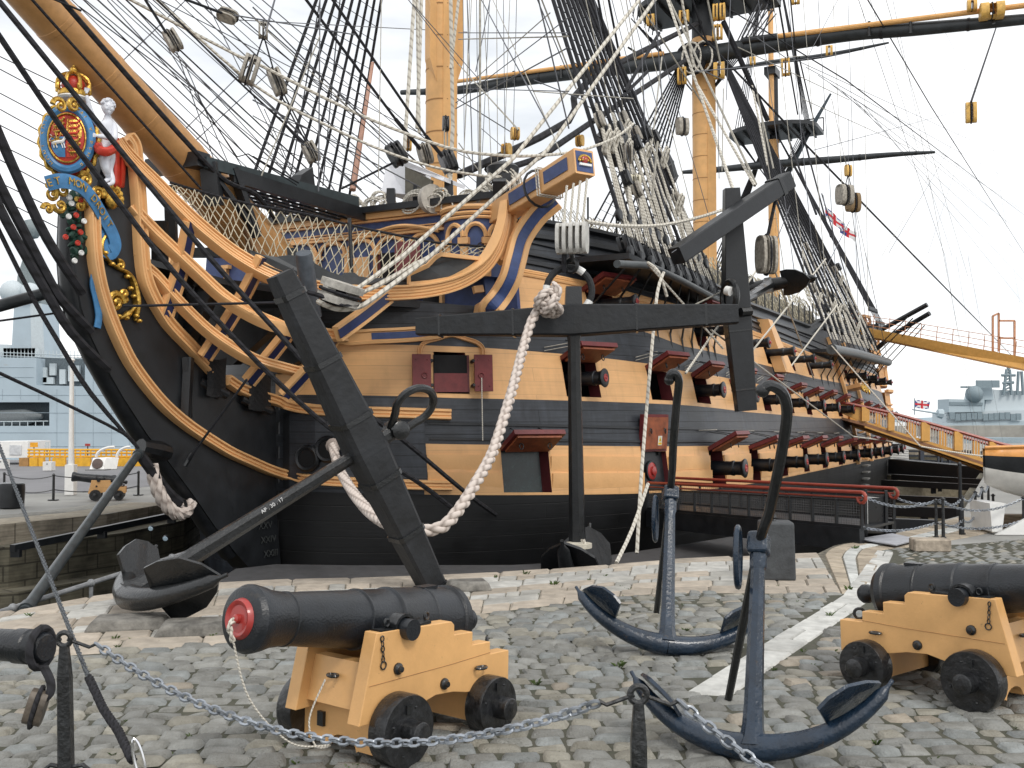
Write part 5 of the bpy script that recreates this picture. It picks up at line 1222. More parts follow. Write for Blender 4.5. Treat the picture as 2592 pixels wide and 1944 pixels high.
# ================================================================ CHAIN POSTS AND CHAINS
postm=mat('post_black',(.018,.020,.022),.4,var=.5,vscale=14,bump=.7,bscale=30,coat=.2)
def chain_post(base,h,lbl,lean=0.):
    t=thing('chain_post',tuple(base),lbl,'post','posts carrying the galvanised chain')
    up=Vector((lean,0,1)).normalized(); q=MB(); q.beam(base,base+up*(h*.72),.085,.085,.078,.078,ch=.3); q.beam(base+up*h*.72,base+up*(h-.07),.078,.078,.05,.05,ch=.3); q.build('post',postm,t,smooth=20)
    top=base+up*(h-.03); q=MB(); torus(q,top,X_,Z_,.042,.042,.017,16,8); q.build('top_eye',postm,t)
    for s in (-1,1): q=MB(); q.tube([top+X_*.02*s,top+X_*.16*s-Z_*.05,top+X_*.20*s-Z_*.03],.011,6); q.build('shackle_hook',postm,t)
    return top
def chain_thing(P,lbl,ll=.075,t_=.0095):
    t=thing('chain',tuple(P[len(P)//2]),lbl,'chain','galvanised chains along the rail'); q=MB(); chainmesh(q,P,ll,t_); o=q.build('chain_links',galv,t); return t
Y1,Y2=6.30,5.02
b1=gnd(168,1062+5865/Y1); b2=gnd(1618,1062+5865/Y2)
t1=chain_post(b1,.95,'black iron chain post near the left edge with a ring top',-.03); t2=chain_post(b2,.95,'black iron chain post in front of the blue anchors')
def catn(a,b,sag,n=24): return [a.lerp(b,i/n)-Z_*4*sag*(i/n)*(1-i/n) for i in range(n+1)]
chain_thing(catn(t1+X_*.20-Z_*.03,t2-X_*.20-Z_*.04,.38),'galvanised chain sagging in front of the large cannon')
chain_thing(catn(t1-X_*.20-Z_*.03,t1+Vector((-1.9,-.3,-.12)),.12),'short galvanised chain running off the left edge')
chain_thing(catn(t2+X_*.20-Z_*.03,t2+Vector((2.3,-1.5,-.12)),.40),'galvanised chain crossing the nearest blue anchor')
# second, lower eye on the left post with its shackles
q=MB(); lo=b1+Z_*.12; 
for s in (-1,1): q=MB(); q.tube([lo,lo+X_*.1*s+Z_*.02,lo+X_*.15*s-Z_*.02],.014,6); o_=q.build('lower_hook',postm,None); adopt(o_,bpy.data.objects['chain_post'])
# wire stay coming down to the quay with its turnbuckle
tw=thing('wire_stay',tuple(at(330,1944,5.4)),'twisted wire stay slanting across the left foreground to a turnbuckle','wire')
q=MB(); strands(q,[at(-20,1080,8.6),at(60,1290,7.9),at(185,1615,6.7),at(235,1740,6.3)],.016,.12,k=3,n=5); q.build('wire',ropeg,tw)
q=MB(); P=[at(225,1715,6.35),at(262,1795,6.1),at(300,1850,5.95),at(335,1925,5.7)]; strands(q,P,.028,.10,k=4,n=5); q.build('spliced_end',ropeb,tw)
q=MB(); chrome=mat('chromed_steel',(.75,.76,.78),.12,1.); torus(q,at(352,1925,5.6),Vector((.25,0,-1)).normalized(),Vector((1,.2,.2)).normalized(),.12,.024,.009,20,6); q.build('turnbuckle',chrome,tw)
# spar end with hanging block at the left edge
ts=thing('spar_end',tuple(at(60,1640,5.6)),'round black spar end with a hanging wooden block at left edge','spar')
q=MB(); a=at(-160,1620,6.0); b=at(118,1640,5.7); dd=(b-a).normalized(); q.lathe(a,dd,[(0,.085),((b-a).length-.22,.09),((b-a).length-.21,.098),((b-a).length-.12,.098),((b-a).length-.11,.09),((b-a).length-.03,.088),((b-a).length,.07)],24); q.build('spar',gunblk,ts)
q=MB(); torus(q,at(104,1640,5.71),Vector((.15,.99,0)),Z_,.11,.11,.022,16,7); q.tube(smoothpts([at(112,1690,5.65),at(128,1725,5.62),at(126,1755,5.6),at(105,1775,5.6)],3),.024,7); q.build('strop',ropeb,ts)
def block(c,up,side,h,w_,d,name='block',m=wood,par=None,sheaves=1,strop=True,ropem=ropeb):
    """pulley block: shell cheeks with a swallow between them"""
    up=Vector(up).normalized(); side=Vector(side); side=(side-up*side.dot(up)).normalized(); f=up.cross(side).normalized(); c=Vector(c); n=sheaves+1; k=d/(2*n-1)
    q=MB()
    for i in range(n):
        o=-d/2+i*2*k
        P=[c+side*o+up*h/2*math.copysign(abs(math.cos(a))**.75,math.cos(a))+f*w_/2*math.copysign(abs(math.sin(a))**.6,math.sin(a)) for a in [2*PI*j/18 for j in range(18)]]; q.prism(P,side*k*1.05)
    for s_ in (-1,1): q.prism([c+side*-d/2+up*s_*h*.36+f*e for e in (-w_*.30,w_*.30)]+[c+side*-d/2+up*s_*h*.49+f*e for e in (w_*.10,-w_*.10)],side*d)
    o_=q.build(name,m,par,smooth=30)
    if strop:
        q=MB(); q.tube([c+up*(h/2+.02)*math.cos(a)+f*(w_/2+.012)*math.sin(a) for a in [2*PI*j/18 for j in range(18)]],max(.012,h*.035),6,closed=True); q.build('block_strop',ropem,o_)
    return o_
block(at(92,1790,5.6),(.3,0,1),(1,.2,-.2),.19,.12,.09,'hanging_block',mat('dark_elm',(.11,.09,.07),.5,var=.3,bump=.4),ts)
# ================================================================ MASTS, YARDS AND RIGGING (parts of the ship)
def pS(u,v,s):
    a,c=ray(u,v); k=EX*a+EY; Y=(s+S0+EX*C0x+EY*C0y)/k; return at(u,v,Y)
def z1(x,y): return (640+x/2.765,y/2.765)
def z2(x,y): return (1350+x/2.765,y/2.765)
def z3(x,y): return (200+x/1.813,y/1.813)
def tl(cx,ry,x,y): return (864*cx+x/2.56,648*ry+y/2.56)
mocha=mat('mast_ochre',(.75,.42,.16),.4,var=.07,vscale=2,bump=.1)
mhoop=mat('hoop_line',(.38,.19,.06),.6)
def mast(s,r,z0,z1_,name,m=mocha,hoops=(),par=ship,rt=None):
    q=MB(); q.lathe(W(s,0,z0),(0,0,1),[(0,r),((z1_-z0),rt or r)],28); o=q.build(name,m,par)
    # front fish plank
    q=MB(); f=(-AX*.55+PL*.85).normalized(); sd_=f.cross(UP); P=W(s,0,0)+f*(r*.80)
    for k in (-1,): q.prism([P+Vector((0,0,z0))+sd_*-r*.55,P+Vector((0,0,z0))+sd_*r*.35,P+Vector((0,0,z0))+sd_*r*.35+f*.20*r,P+Vector((0,0,z0))+sd_*-r*.55+f*.26*r],(0,0,z1_-z0))
    q.build('mast_fish',m,o,smooth=0)
    for h in hoops: q=MB(); q.lathe(W(s,0,h),(0,0,1),[(0,r+.012),(.035,r+.012)],28); q.build('mast_hoop',mhoop,o)
    return o
fm=mast(7.2,.47,6.2,30,'foremast',hoops=[7.9+i*.95 for i in range(12)])
for sgn in (1,-1): 
    q=MB(); f=(-AX*.55+PL*.85).normalized(); sd_=f.cross(UP); c=W(7.2,0,0)+sd_*sgn*.42; q.prism([c+UP*12.2-sd_*sgn*.1,c+UP*12.9+sd_*sgn*.12,c+UP*30+sd_*sgn*.12,c+UP*30-sd_*sgn*.1],f*.35); q.build('mast_cheek',mocha,fm,smooth=0)
mm=mast(33.2,.58,6.0,22.4,'mainmast',hoops=[8+i*1.15 for i in range(12)])
q=MB(); q.lathe(W(33.2,0,22.4),(0,0,1),[(0,.59),(6,.5)],24); q.build('mast_head',black,mm)
mz=mast(48.5,.33,8.0,20.8,'mizzenmast',hoops=[9.5+i*1.2 for i in range(9)])
q=MB(); q.lathe(W(48.7,.05,20.8),(0,0,1),[(0,.30),(4.2,.28)],16); q.build('mast_head',black,mz)
q=MB(); q.lathe(W(48.2,0,21.3),(0,0,1),[(0,.19),(14,.15)],14); q.build('topmast',mocha,mz)
q=MB(); q.box(W(48.45,0,25.3),(.75,1.3,.5),Matrix.Rotation(-th,3,'Z')); q.build('mast_cap',black,mz,smooth=0)
def top_platform(s,z,L,w_,par,h=.28):
    q=MB(); P=[]
    for k in range(17):
        a=PI*k/16; P.append(W(s-L*.45*math.sin(a),w_*math.cos(a),z))
    P+= [W(s+L*.5,-w_,z),W(s+L*.5,w_,z)]
    q.prism(P,(0,0,h)); o=q.build('fighting_top',black,par,smooth=0)
    for k in range(-3,4):
        q=MB(); q.beam(W(s-L*.3,k*w_*.28,z-.12),W(s+L*.45,k*w_*.28,z-.12),.12,.18); q.build('trestle_beam',black,o,smooth=0)
    q=MB(); 
    for b in (-w_,-w_*.5,0,w_*.5,w_): q.beam(W(s+L*.48,b,z+h),W(s+L*.48,b,z+h+.9),.06,.06)
    q.beam(W(s+L*.48,-w_,z+h+.9),W(s+L*.48,w_,z+h+.9),.07,.07); q.build('top_rail',black,o,smooth=0); return o
top_platform(33.2,24.3,4.6,3.6,mm); top_platform(48.5,21.3,4.2,2.9,mz,.25)
# yards ----------------------------------------------------------
yardm=mat('yard_black',(.030,.036,.040),.42,var=.2,vscale=2)
boomm=mat('boom_ochre',(.70,.38,.13),.45,var=.08)
def yard(s,pts,rs,name,par,n=14,m=yardm,bands=6):
    rs=[r*(1.22 if name=='main_yard' else 1.0) for r in rs]; P=[pS(u,v,s) for u,v in pts]; q=MB(); Q=smoothpts(P,4); q.tube(Q,[interp(i/(len(Q)-1),[(k/(len(rs)-1),r) for k,r in enumerate(rs)]) for i in range(len(Q))],n); o=q.build(name,m,par)
    for k in range(bands):
        f=(k+.5)/bands; i=int(f*(len(Q)-1)); d_=(Q[min(i+1,len(Q)-1)]-Q[i-1]).normalized(); r=interp(f,[(j/(len(rs)-1),r) for j,r in enumerate(rs)])*1.09; q=MB(); q.cyl(Q[i]-d_*.06,Q[i]+d_*.06,r,n=n); q.build('yard_band',black,o)
    return o
yo=yard(32.2,[(1016,234),(1161,228),(1290,207),(1460,183),(1688,156),(1800,136),(1978,109),(2160,84),(2314,74),(2592,49),(2740,33)],[.12,.20,.27,.32,.36,.37,.34,.30,.26,.20,.16],'main_yard',ship,bands=10)
for pts,r in (([(1150,207),(1300,187),(1420,171),(1568,149),(1680,135)],.11),([(1880,103),(1968,92),(2200,63),(2400,38),(2600,13),(2740,-4)],.125)):
    q=MB(); q.tube([pS(u,v,31.8) for u,v in pts],r,10); q.build('studdingsail_boom',boomm,yo)
q=MB(); q.tube([pS(1880,103,31.75),pS(1968,92,31.75)],.16,10); q.build('boom_sleeve',black,yo)
for (u,v) in ((1300,190),(1420,176),(2200,66),(2305,58),(2515,35)): q=MB(); p=pS(u,v,31.8); q.cyl(p-UP*.45,p+UP*.22,.075,n=8); q.build('boom_iron',iron,yo)
yz=yard(47.6,[(1728,436),(1810,430),(1962,415),(2100,405),(2250,392),(2367,385)],[.12,.2,.26,.23,.16,.08],'crossjack_yard',ship,bands=5)
yard(47.4,[(1830,178),(1950,158),(2090,140),(2250,108)],[.1,.15,.15,.06],'mizzen_topsail_yard',ship,10,bands=3)
q=MB(); q.tube([pS(1990,445,49.5),pS(2050,330,49.5),pS(2103,237,49.5)],[.2,.16,.07],10); q.build('gaff',mat('gaff_blue_black',(.04,.06,.075),.4),ship)
q=MB(); q.beam(pS(1590,120,33.1),pS(1700,190,33.1),.1,.1); q.build('yard_sling',ropeb,yo)
# slings and blocks on the main yard
for (u,v,h,w_) in ((1736,163,1.3,.5),(1768,160,1.5,.5),(1795,157,1.2,.5)): q=MB(); p=pS(u,v,31.7); 
for (u,v) in ((1740,150),(1758,148),(1785,144)): q=MB(); torus(q,pS(u,v,32),PL,UP,.55,.75,.13,16,6); q.build('yard_sling',ropeb,yo)
for (u,v) in ((1750,146),(1779,143)): q=MB(); torus(q,pS(u,v,31.6),PL,UP,.5,.8,.05,16,6); q.build('pale_sling',ropew,yo)
def blk(u,v,s,h,w_,sheaves=1,m=woody,nm='block'): return block(pS(u,v,s),UP,Vector((1,-.3,0)),h,w_*.75,w_*.8,nm,m,ship,sheaves)
for a in ((z2(1300,85),.85,.75,3),(z2(1290,225),.8,.6,2),(z2(1055,120),.7,.6,2),(z2(820,140),.6,.5,1),(z2(1040,530),.9,.55,2),(z2(1300,495),.85,.65,1),(z2(400,500),.5,.4,1),(z2(1765,470),.9,.5,2),(z2(2070,355),.5,.4,1),(z2(1535,425),.4,.35,1),(z2(1835,-5),.5,.5,1),((2458,285),.95,.55,1),((2460,14),.5,.5,1),((2510,28),.7,1.2,1)): blk(a[0][0],a[0][1],31.5,a[1],a[2],a[3])
# ropes ------------------------------------------------------------
ROPE=dict(b=ropeb,w=ropew)
rigb=mat('rig_dark',(.016,.017,.022),.85,var=.3); riggrey=mat('rig_grey',(.13,.135,.15),.9); rigp=mat('rig_pale',(.40,.38,.33),.9,var=.2)
RM={'b':rigb,'g':riggrey,'w':rigp,'W':ropew,'B':ropeb}
def rope(a,b,r,m='b',sag=0.,name='rope',par=ship,n=5,k=8):
    q=MB(); q.tube(sagpts(a,b,sag,k),r,n,caps=False); return q.build(name,RM[m],par)
def ropeS(pts,r,m,name='rope',par=ship,n=6,kk=4):
    q=MB(); q.tube(smoothpts(pts,kk) if len(pts)>2 else pts,r,n); return q.build(name,RM[m],par)
random.seed(11)
def shrouds(ms,ztop,ch,side,r,n,hull_z,nm,dead=True,rat=True,ratstep=.42,zrat=None,lany=True):
    """ch: list of two channel end points (s,b,z)"""
    (sa,ba,za),(sb,bb_,zb)=ch; lines=[]
    # channel board
    q=MB(); N_=8; P=[];Q=[]
    for i in range(N_+1):
        f=i/N_; s=lerp(sa-.5,sb+.5,f); b=lerp(ba,bb_,f)+.12; z=lerp(za,zb,f); P.append(W(s,b*side,z)); Q.append(W(s,(hb(s,z)-.1)*side,z))
    q.prism(P+Q[::-1],(0,0,-.14)); cho=q.build('channel',black,ship,smooth=0)
    for i in range(n):
        f=i/(n-1); s=lerp(sa,sb,f); b=lerp(ba,bb_,f); z=lerp(za,zb,f); lo=W(s,b*side,z); hi=W(ms+.15*(i/(n-1)-.5),.45*side,ztop); d_=(hi-lo).normalized()
        q=MB(); q.tube([lo+d_*1.15,hi],r,6); q.build('shroud',rigb,ship); lines.append((lo+d_*1.15,hi))
        if dead:
            for h in (.12,1.15):
                q=MB(); q.lathe(lo+d_*h-Vector((NX*side,NY*side,0))*.08,Vector((NX*side,NY*side,0)),[(0,.12),(.03,.16),(.10,.16),(.13,.12)],12); q.build('deadeye',black,ship)
            for e in (-.07,.07): q=MB(); q.tube([lo+d_*.2+AX*e,lo+d_*1.1+AX*e],.014,4,caps=False); q.build('lanyard',rigb,ship)
        if side>0:
            zz=hull_z(s); q=MB(); p2=W(s+.1,(hb(s,zz)+.04)*side,zz); q.tube([lo-Vector((0,0,.1)),p2],.030,5); c_=q.build('chain_plate',iron,ship)
            q=MB(); q.beam(p2,p2-UP*.55+Vector((NX,NY,0))*.06,.08,.04); q.build('preventer_plate',iron,c_,smooth=0)
    if rat:
        q=MB(); z=min(l[0].z for l in lines)+.5; zt=zrat or ztop-1
        while z<zt:
            P=[]
            for lo,hi in lines:
                t=(z-lo.z)/(hi.z-lo.z)
                if t>=0: P.append(lo.lerp(hi,t))
            if len(P)>1: q.tube(P,.014,4,caps=False)
            z+=ratstep
        q.build('ratlines',rigb,ship)
    return lines
fA=pbs(1600,648,6.9); fB=pbs(1826,757,7.3)
FL=shrouds(7.2,24.5,[fA,fB],1,.055,11,lambda s:Z(zE,s)+.2,'fore',zrat=17)
shrouds(7.2,24.5,[fA,fB],-1,.05,9,None,'fore',rat=True,dead=False,zrat=17)
# dark seized "cheese" of hammock rolls / puddening lashed on the shrouds
for (p0,p1,r0) in ((z2(520,925),z2(640,1140),.42),(z2(880,1100),z2(960,1290),.36)):
    A=pb(*p0,5.4); B=pb(*p1,5.6); d_=(B-A); L_=d_.length; q=MB(); q.lathe(A,d_,[(-.05,r0*.7),(0,r0*.95),(L_*.3,r0),(L_*.34,r0*1.05),(L_*.38,r0),(L_*.8,r0*.9),(L_*.84,r0*.95),(L_,r0*.5)],14); q.build('rolled_fender',black,ship,smooth=20)
mA=pbs(2112,884,7.7); mB_=pbs(2240,914,7.9)
ML=shrouds(33.2,22.6,[mA,mB_],1,.06,11,lambda s:Z(zE,s)+.2,'main',zrat=21.5)
shrouds(33.2,22.6,[mA,mB_],-1,.05,9,None,'main',dead=False,zrat=21.5)
shrouds(48.5,20.8,[(48.9,6.4,8.3),(53.5,6.2,8.6)],1,.05,7,lambda s:7.2,'mizzen',zrat=20); shrouds(48.5,20.8,[(48.9,6.4,8.3),(53.5,6.2,8.6)],-1,.045,7,None,'mizzen',dead=False,zrat=20)
# topmast shrouds of mizzen and futtocks below the tops
for side in (1,-1):
    for i in range(5):
        rope(W(47.6+i*.5,2.3*side,21.4),W(48.3,.15*side,34),.03,'b',name='topmast_shroud')
        rope(W(47.4+i*.5,2.3*side,21.2),W(48.5,.35*side,18.2),.03,'b',name='futtock_shroud')
    for i in range(6):
        rope(W(31.8+i*.6,3.5*side,23.7),W(33.2,.5*side,19.6),.035,'b',name='futtock_shroud')
        rope(W(31.8+i*.6,3.4*side,23.8),W(33.0,.3*side,40),.035,'b',name='topmast_shroud')
# channel rail / boom stowed along the fore and main channels
for pts,b_,r in (([(1562,668),(1640,672),(1720,708),(1831,768)],7.4,.09),([(2105,884),(2165,895),(2248,917)],8.6,.20)):
    q=MB(); q.tube([pb(u,v,b_) for u,v in pts],r,12); q.build('channel_boom',mat('boom_grey',(.07,.08,.085),.4,var=.2),ship)
# pale falls belayed low on the fore and main shrouds, with their blocks and coils
def falls(lines,n,h0,h1,r,nm,bo=.25,dz=.5,blocks=True):
    for k in range(n):
        f=(k+random.random()*.6)/n; i=min(int(f*(len(lines)-1)),len(lines)-2); lo=lines[i][0].lerp(lines[i+1][0],f*(len(lines)-1)-i); hi=lines[i][1].lerp(lines[i+1][1],.5); d_=(hi-lo).normalized()
        h=random.uniform(h0,h1); o_=PL*random.uniform(.05,bo)+AX*random.uniform(-.3,.3)
        a=lo+d_*h+o_; b=lo-UP*dz+PL*.1+AX*random.uniform(-.25,.25)
        for e in range(random.choice((2,3,3))): rope(a+AX*.05*e,b+AX*.11*e+PL*.03*e,r,'W',name=nm,n=5)
        if blocks and k%2==0: block(a+d_*.15,d_,PL,.42,.26,.2,'block',black if k%4 else wood,ship,1)
        if k%3==0:
            q=MB(); torus(q,a-d_*.5,AX,UP*.9+PL*.3,.13,.34,.035,12,5); torus(q,a-d_*.55+PL*.05,AX,UP*.9+PL*.3,.10,.30,.035,12,5); q.build('rope_coil',ropew,ship)
falls(FL,19,.8,4.0,.023,'fore_fall'); falls(ML,15,.8,4.6,.028,'main_fall')
# black blocks at the foot of the fore shrouds
for k in range(16):
    f=k/15; lo=FL[0][0].lerp(FL[-1][0],f); block(lo-UP*.75+PL*.12,(FL[5][1]-lo),PL,.45,.3,.24,'rail_block',black,ship,1,strop=False)
# stays: mainstay and preventer, leading down to the forecastle
ropeS([pb(*z1(1440,1225),.3),pb(*z1(2212,845),.3),W(18,0,15.6),W(32.8,0,23.2)],.13,'B','mainstay',kk=3)
ropeS([pb(*z1(1640,1185),.9),pb(*z2(0,1120),.9),pb(*z2(400,860),.9),W(32.8,.2,21.8)],.11,'B','preventer_stay',kk=3)
for (u,v) in (z1(1775,1050),z2(325,985)): block(pb(u,v,.5),UP,PL,.42,.3,.26,'block',woody,ship,2)
# bowsprit shrouds, bobstays
def ext3(p,A,B):
    """carry a line that leaves the frame a few metres on"""
    if p[1]<=8 or p[0]<=5 or p[0]>=2590: return A+(A-B).normalized()*min(9.,(A-B).length*.8)
    return A
def pxrope(pts,r,m,name='rope',kk=3,par=ship):
    P=[pb(u,v,b) for u,v,b in pts]; a=ext3(pts[0][:2],P[0],P[1]+(P[0]-P[1])*-3)
    if (a-P[0]).length>.1: P=[a]+P
    return ropeS(P,r,m,name,par,6,kk)
hs=lambda u,v:inv(surf(u,v,.03)[0])[1]
pxrope([(-60,-62,1.0),(0,6,1.3),(270,338,2.0),(527,648,3.0),(700,838,3.7),(830,978,4.3),(1000,1098,4.6),(1180,1248,4.9),(1255,1303,hs(1255,1303)+.05)],.052,'B','bowsprit_shroud')
pxrope([(-40,40,.9),(0,94,1.0),(160,330,1.2),(312,527,1.5),(406,648,1.8),(520,778,2.2),(660,925,2.7),(800,1055,3.2),(905,1130,3.7),(1050,1215,4.3),(1150,1290,4.7)],.050,'B','bowsprit_shroud')
pxrope([(-40,245,.3),(0,348,.3),(96,560,.36),(154,661,.4),(210,741,.32)],.085,'B','bobstay')
pxrope([(-40,380,.3),(0,469,.3),(47,560,.35),(132,723,.4),(163,768,.42),(230,838,.3)],.085,'B','bobstay')
pxrope([(-40,440,.3),(16,560,.35),(116,737,.4),(181,842,.42),(275,935,.3)],.080,'B','bobstay')
for o in (0,8): pxrope([(-20,540+o,.2),(0,585+o,.2),(80,745+o,.25),(148,862+o,.3),(230,992+o,.35),(350,1135,.4)],.028,'B','martingale_rope')
pxrope([(-40,925,.5),(0,945,.5),(160,1020,.45),(312,1097,.4),(350,1135,.4)],.03,'B','guy')
pxrope([(0,812,-.3),(160,790,-.3)],.022,'b','guy')
pxrope([(312,775,.45),(735,765,2.5)],.028,'b','guy',1)
pxrope([(625,960,2.0),(477,1163,.5)],.025,'b','guy',1); 
q=MB(); q.tube([pb(487,1148,.5),pb(468,1180,.42)],.05,6); q.build('guy_end',iron,ship)
q=MB(); q.tube([pb(-30,782,-.5),pb(150,733,-.4)],.11,12); q.build('head_spar',yardm,ship)
pxrope([(60,-30,1.0),(82,0,1.0),(300,243,.8),(508,477,.8)],.028,'B','bowsprit_rope')
pxrope([(120,-40,.9),(156,0,.9),(330,200,.8),(500,390,.8),(575,460,.78),(648,492,.75),(700,560,.6)],.05,'B','bowsprit_rope')
pxrope([(352,1148,.4),(420,1240,.4),(455,1272,.4)],.10,'B','lower_bobstay')
q=MB(); torus(q,pb(462,1285,.4),AX,UP,.1,.16,.035,12,6); q.build('shackle',iron,ship)
q=MB(); q.lathe(pb(372,1138,.0)+PL*.2,AX*1-UP*.2,[(-.35,.16),(.1,.2),(.35,.16)],10); q.build('bobstay_collar',iron,ship)
# thick pale rope hanging below the knee
q=MB(); strands(q,smoothpts([pb(383,1178,.35),pb(398,1235,.4),pb(418,1275,.4),pb(445,1300,.4),pb(470,1296,.35),pb(482,1270,.3)],5),.14,k=4); q.build('heavy_rope',ropep,ship)
# traced lines of the running rigging -----------------------------
G=[]
def T(p0,p1,b0,b1,r,m,nm='rope',sag=0):
    A=pb(*p0,b0); B=pb(*p1,b1); A,B=ext3(p0,A,B),ext3(p1,B,A); rope(A,B,r,m,sag,nm)
# pale ropes drooping from the bowsprit to the cathead
pxrope([(310,-12,.5),(332,0,.5),(600,140,.8),(*z1(0,430),1.2),(*z1(740,800),2.5),(*z1(1350,1030),4.),(*z1(1700,1085),5.),(*z2(0,1090),5.6),(*z2(300,1060),6.),(*z2(560,970),6.4),(*z2(700,865),6.6)],.034,'W','slack_line')
pxrope([(370,-20,.5),(398,0,.5),(*z1(0,590),1.2),(*z1(500,870),2.2),(*z1(980,1080),3.2),(*z1(1400,1200),4.),(*z1(1840,1255),4.6)],.034,'W','slack_line')
pxrope([(*z2(370,1550),7.2),(*z2(600,1580),7.3),(*z2(900,1575),7.5),(*z2(1200,1510),7.8),(*z2(1450,1420),8.2),(*z2(1590,1350),8.6)],.045,'W','slack_line')
# cat tackle falls led to the head block
hb_=(862,745)
pxrope([(895,737,3.9),(1020,648,4.4),(1300,400,5.5),(1618,0,7),(1640,-30,7)],.045,'W','head_sheet',1)
pxrope([(905,748,3.9),(1090,648,4.5),(1385,380,5.6),(1657,0,7.2),(1680,-30,7.2)],.045,'W','head_sheet',1)
pxrope([(895,748,3.9),(960,722,4.1),(1060,662,4.4)],.04,'W','head_sheet')
pxrope([(805,763,3.4),(830,775,3.7),(860,783,3.9),(905,778,4.1),(950,752,4.3),(1090,648,4.55)],.05,'W','head_sheet')
bo=block(pb(862,742,3.95),pb(925,760,3.95)-pb(800,725,3.95),UP*.95+PL*.35,1.0,.55,.40,'tack_block',mat('pale_elm',(.46,.44,.40),.6,var=.2,bump=.5),ship,1)
q=MB(); q.tube(smoothpts([pb(780,740,3.6),pb(815,750,3.9),pb(860,770,4.1),pb(905,772,4.1)],3),.05,6); q.build('block_strop',ropeb,bo)
# cat block
cbk=at(1448,603,19.7); bo=block(cbk,UP,PL*.85+AX*.2,.62,.42,.60,'cat_block',mat('white_elm',(.52,.51,.48),.55,var=.12,bump=.3),ship,4,strop=False)
q=MB()
for k in range(4):
    a=at(1435+k*17,470+k*(-6),20.0); b=at(1425+k*16,585,19.7); strands(q,[a,b],.028,k=3,n=5)
    if k==3: pass
q.build('cat_falls',ropew,ship)
q=MB(); 
q.tube([cbk-UP*.3,at(1447,640,19.8),at(1450,665,19.9)],.05,8); torus(q,at(1446,672,19.9),PL,UP,.13,.13,.045,14,6); q.build('cat_hook',iron,ship)
q=MB(); q.tube([at(1428,640,19.8),at(1428,690,19.9)],.05,8); q.build('cat_stopper',ropeb,ship)
# long pale lines hanging in front of the side
for pts,nm in (([(1680,690,8.2),(1664,740,8.2),(1650,880,8.3),(1625,1180,8.6),(1612,1400,8.8)],'hanging_line'),([(1640,1225,8.6),(1600,1340,8.8),(1560,1425,9)],'hanging_line'),([(1640,665,7.6),(1668,690,8.1),(1688,750,8.2)],'hanging_line')):
    ropeS([pb(u,v,b) for u,v,b in pts],.038,'W',nm,kk=3)
T((1640,668),(1830,882),7.6,8.4,.028,'W'); T((1800,835),(2160,1105),8.3,8.5,.025,'W'); T((2160,1105),(2592,1140),8.5,14,.03,'W',sag=.25)
T((1945,640),(1735,945),8.3,8.,.03,'W'); T((2090,655),(1895,900),8.,7.6,.03,'W'); T((2120,770),(1985,950),8,7.4,.03,'W'); T((2105,875),(2330,1130),8.6,12,.025,'W'); T((2330,1130),(2592,1150),12,15,.028,'W',sag=.2)
T((1905,700),(1700,800),8.6,7.6,.02,'w')
T((1945,640),(2060,960),8.,7.4,.03,'w')
q=block(at(1940,645,25.8),UP,Vector((1,.3,0)),1.0,.5,.40,'davit_block',wood,ship,2)
# port-tackle lines above the lids
for S_ in midS[:9]:
    a=hpos(S_-.4,Z(zD,S_)+.12,.06); b=hpos(S_+.5,Z(zD,S_)+.30,.12); rope(a,b,.012,'w',name='port_tackle',n=4); rope(a-UP*.08,b-UP*.08,.012,'w',name='port_tackle',n=4)
for S_ in lowS[2:12]:
    a=hpos(S_-.5,Z(zB,S_)+.42,.06); b=hpos(S_+.6,Z(zB,S_)+.42,.10); rope(a,b,.012,'w',name='port_tackle',n=4)
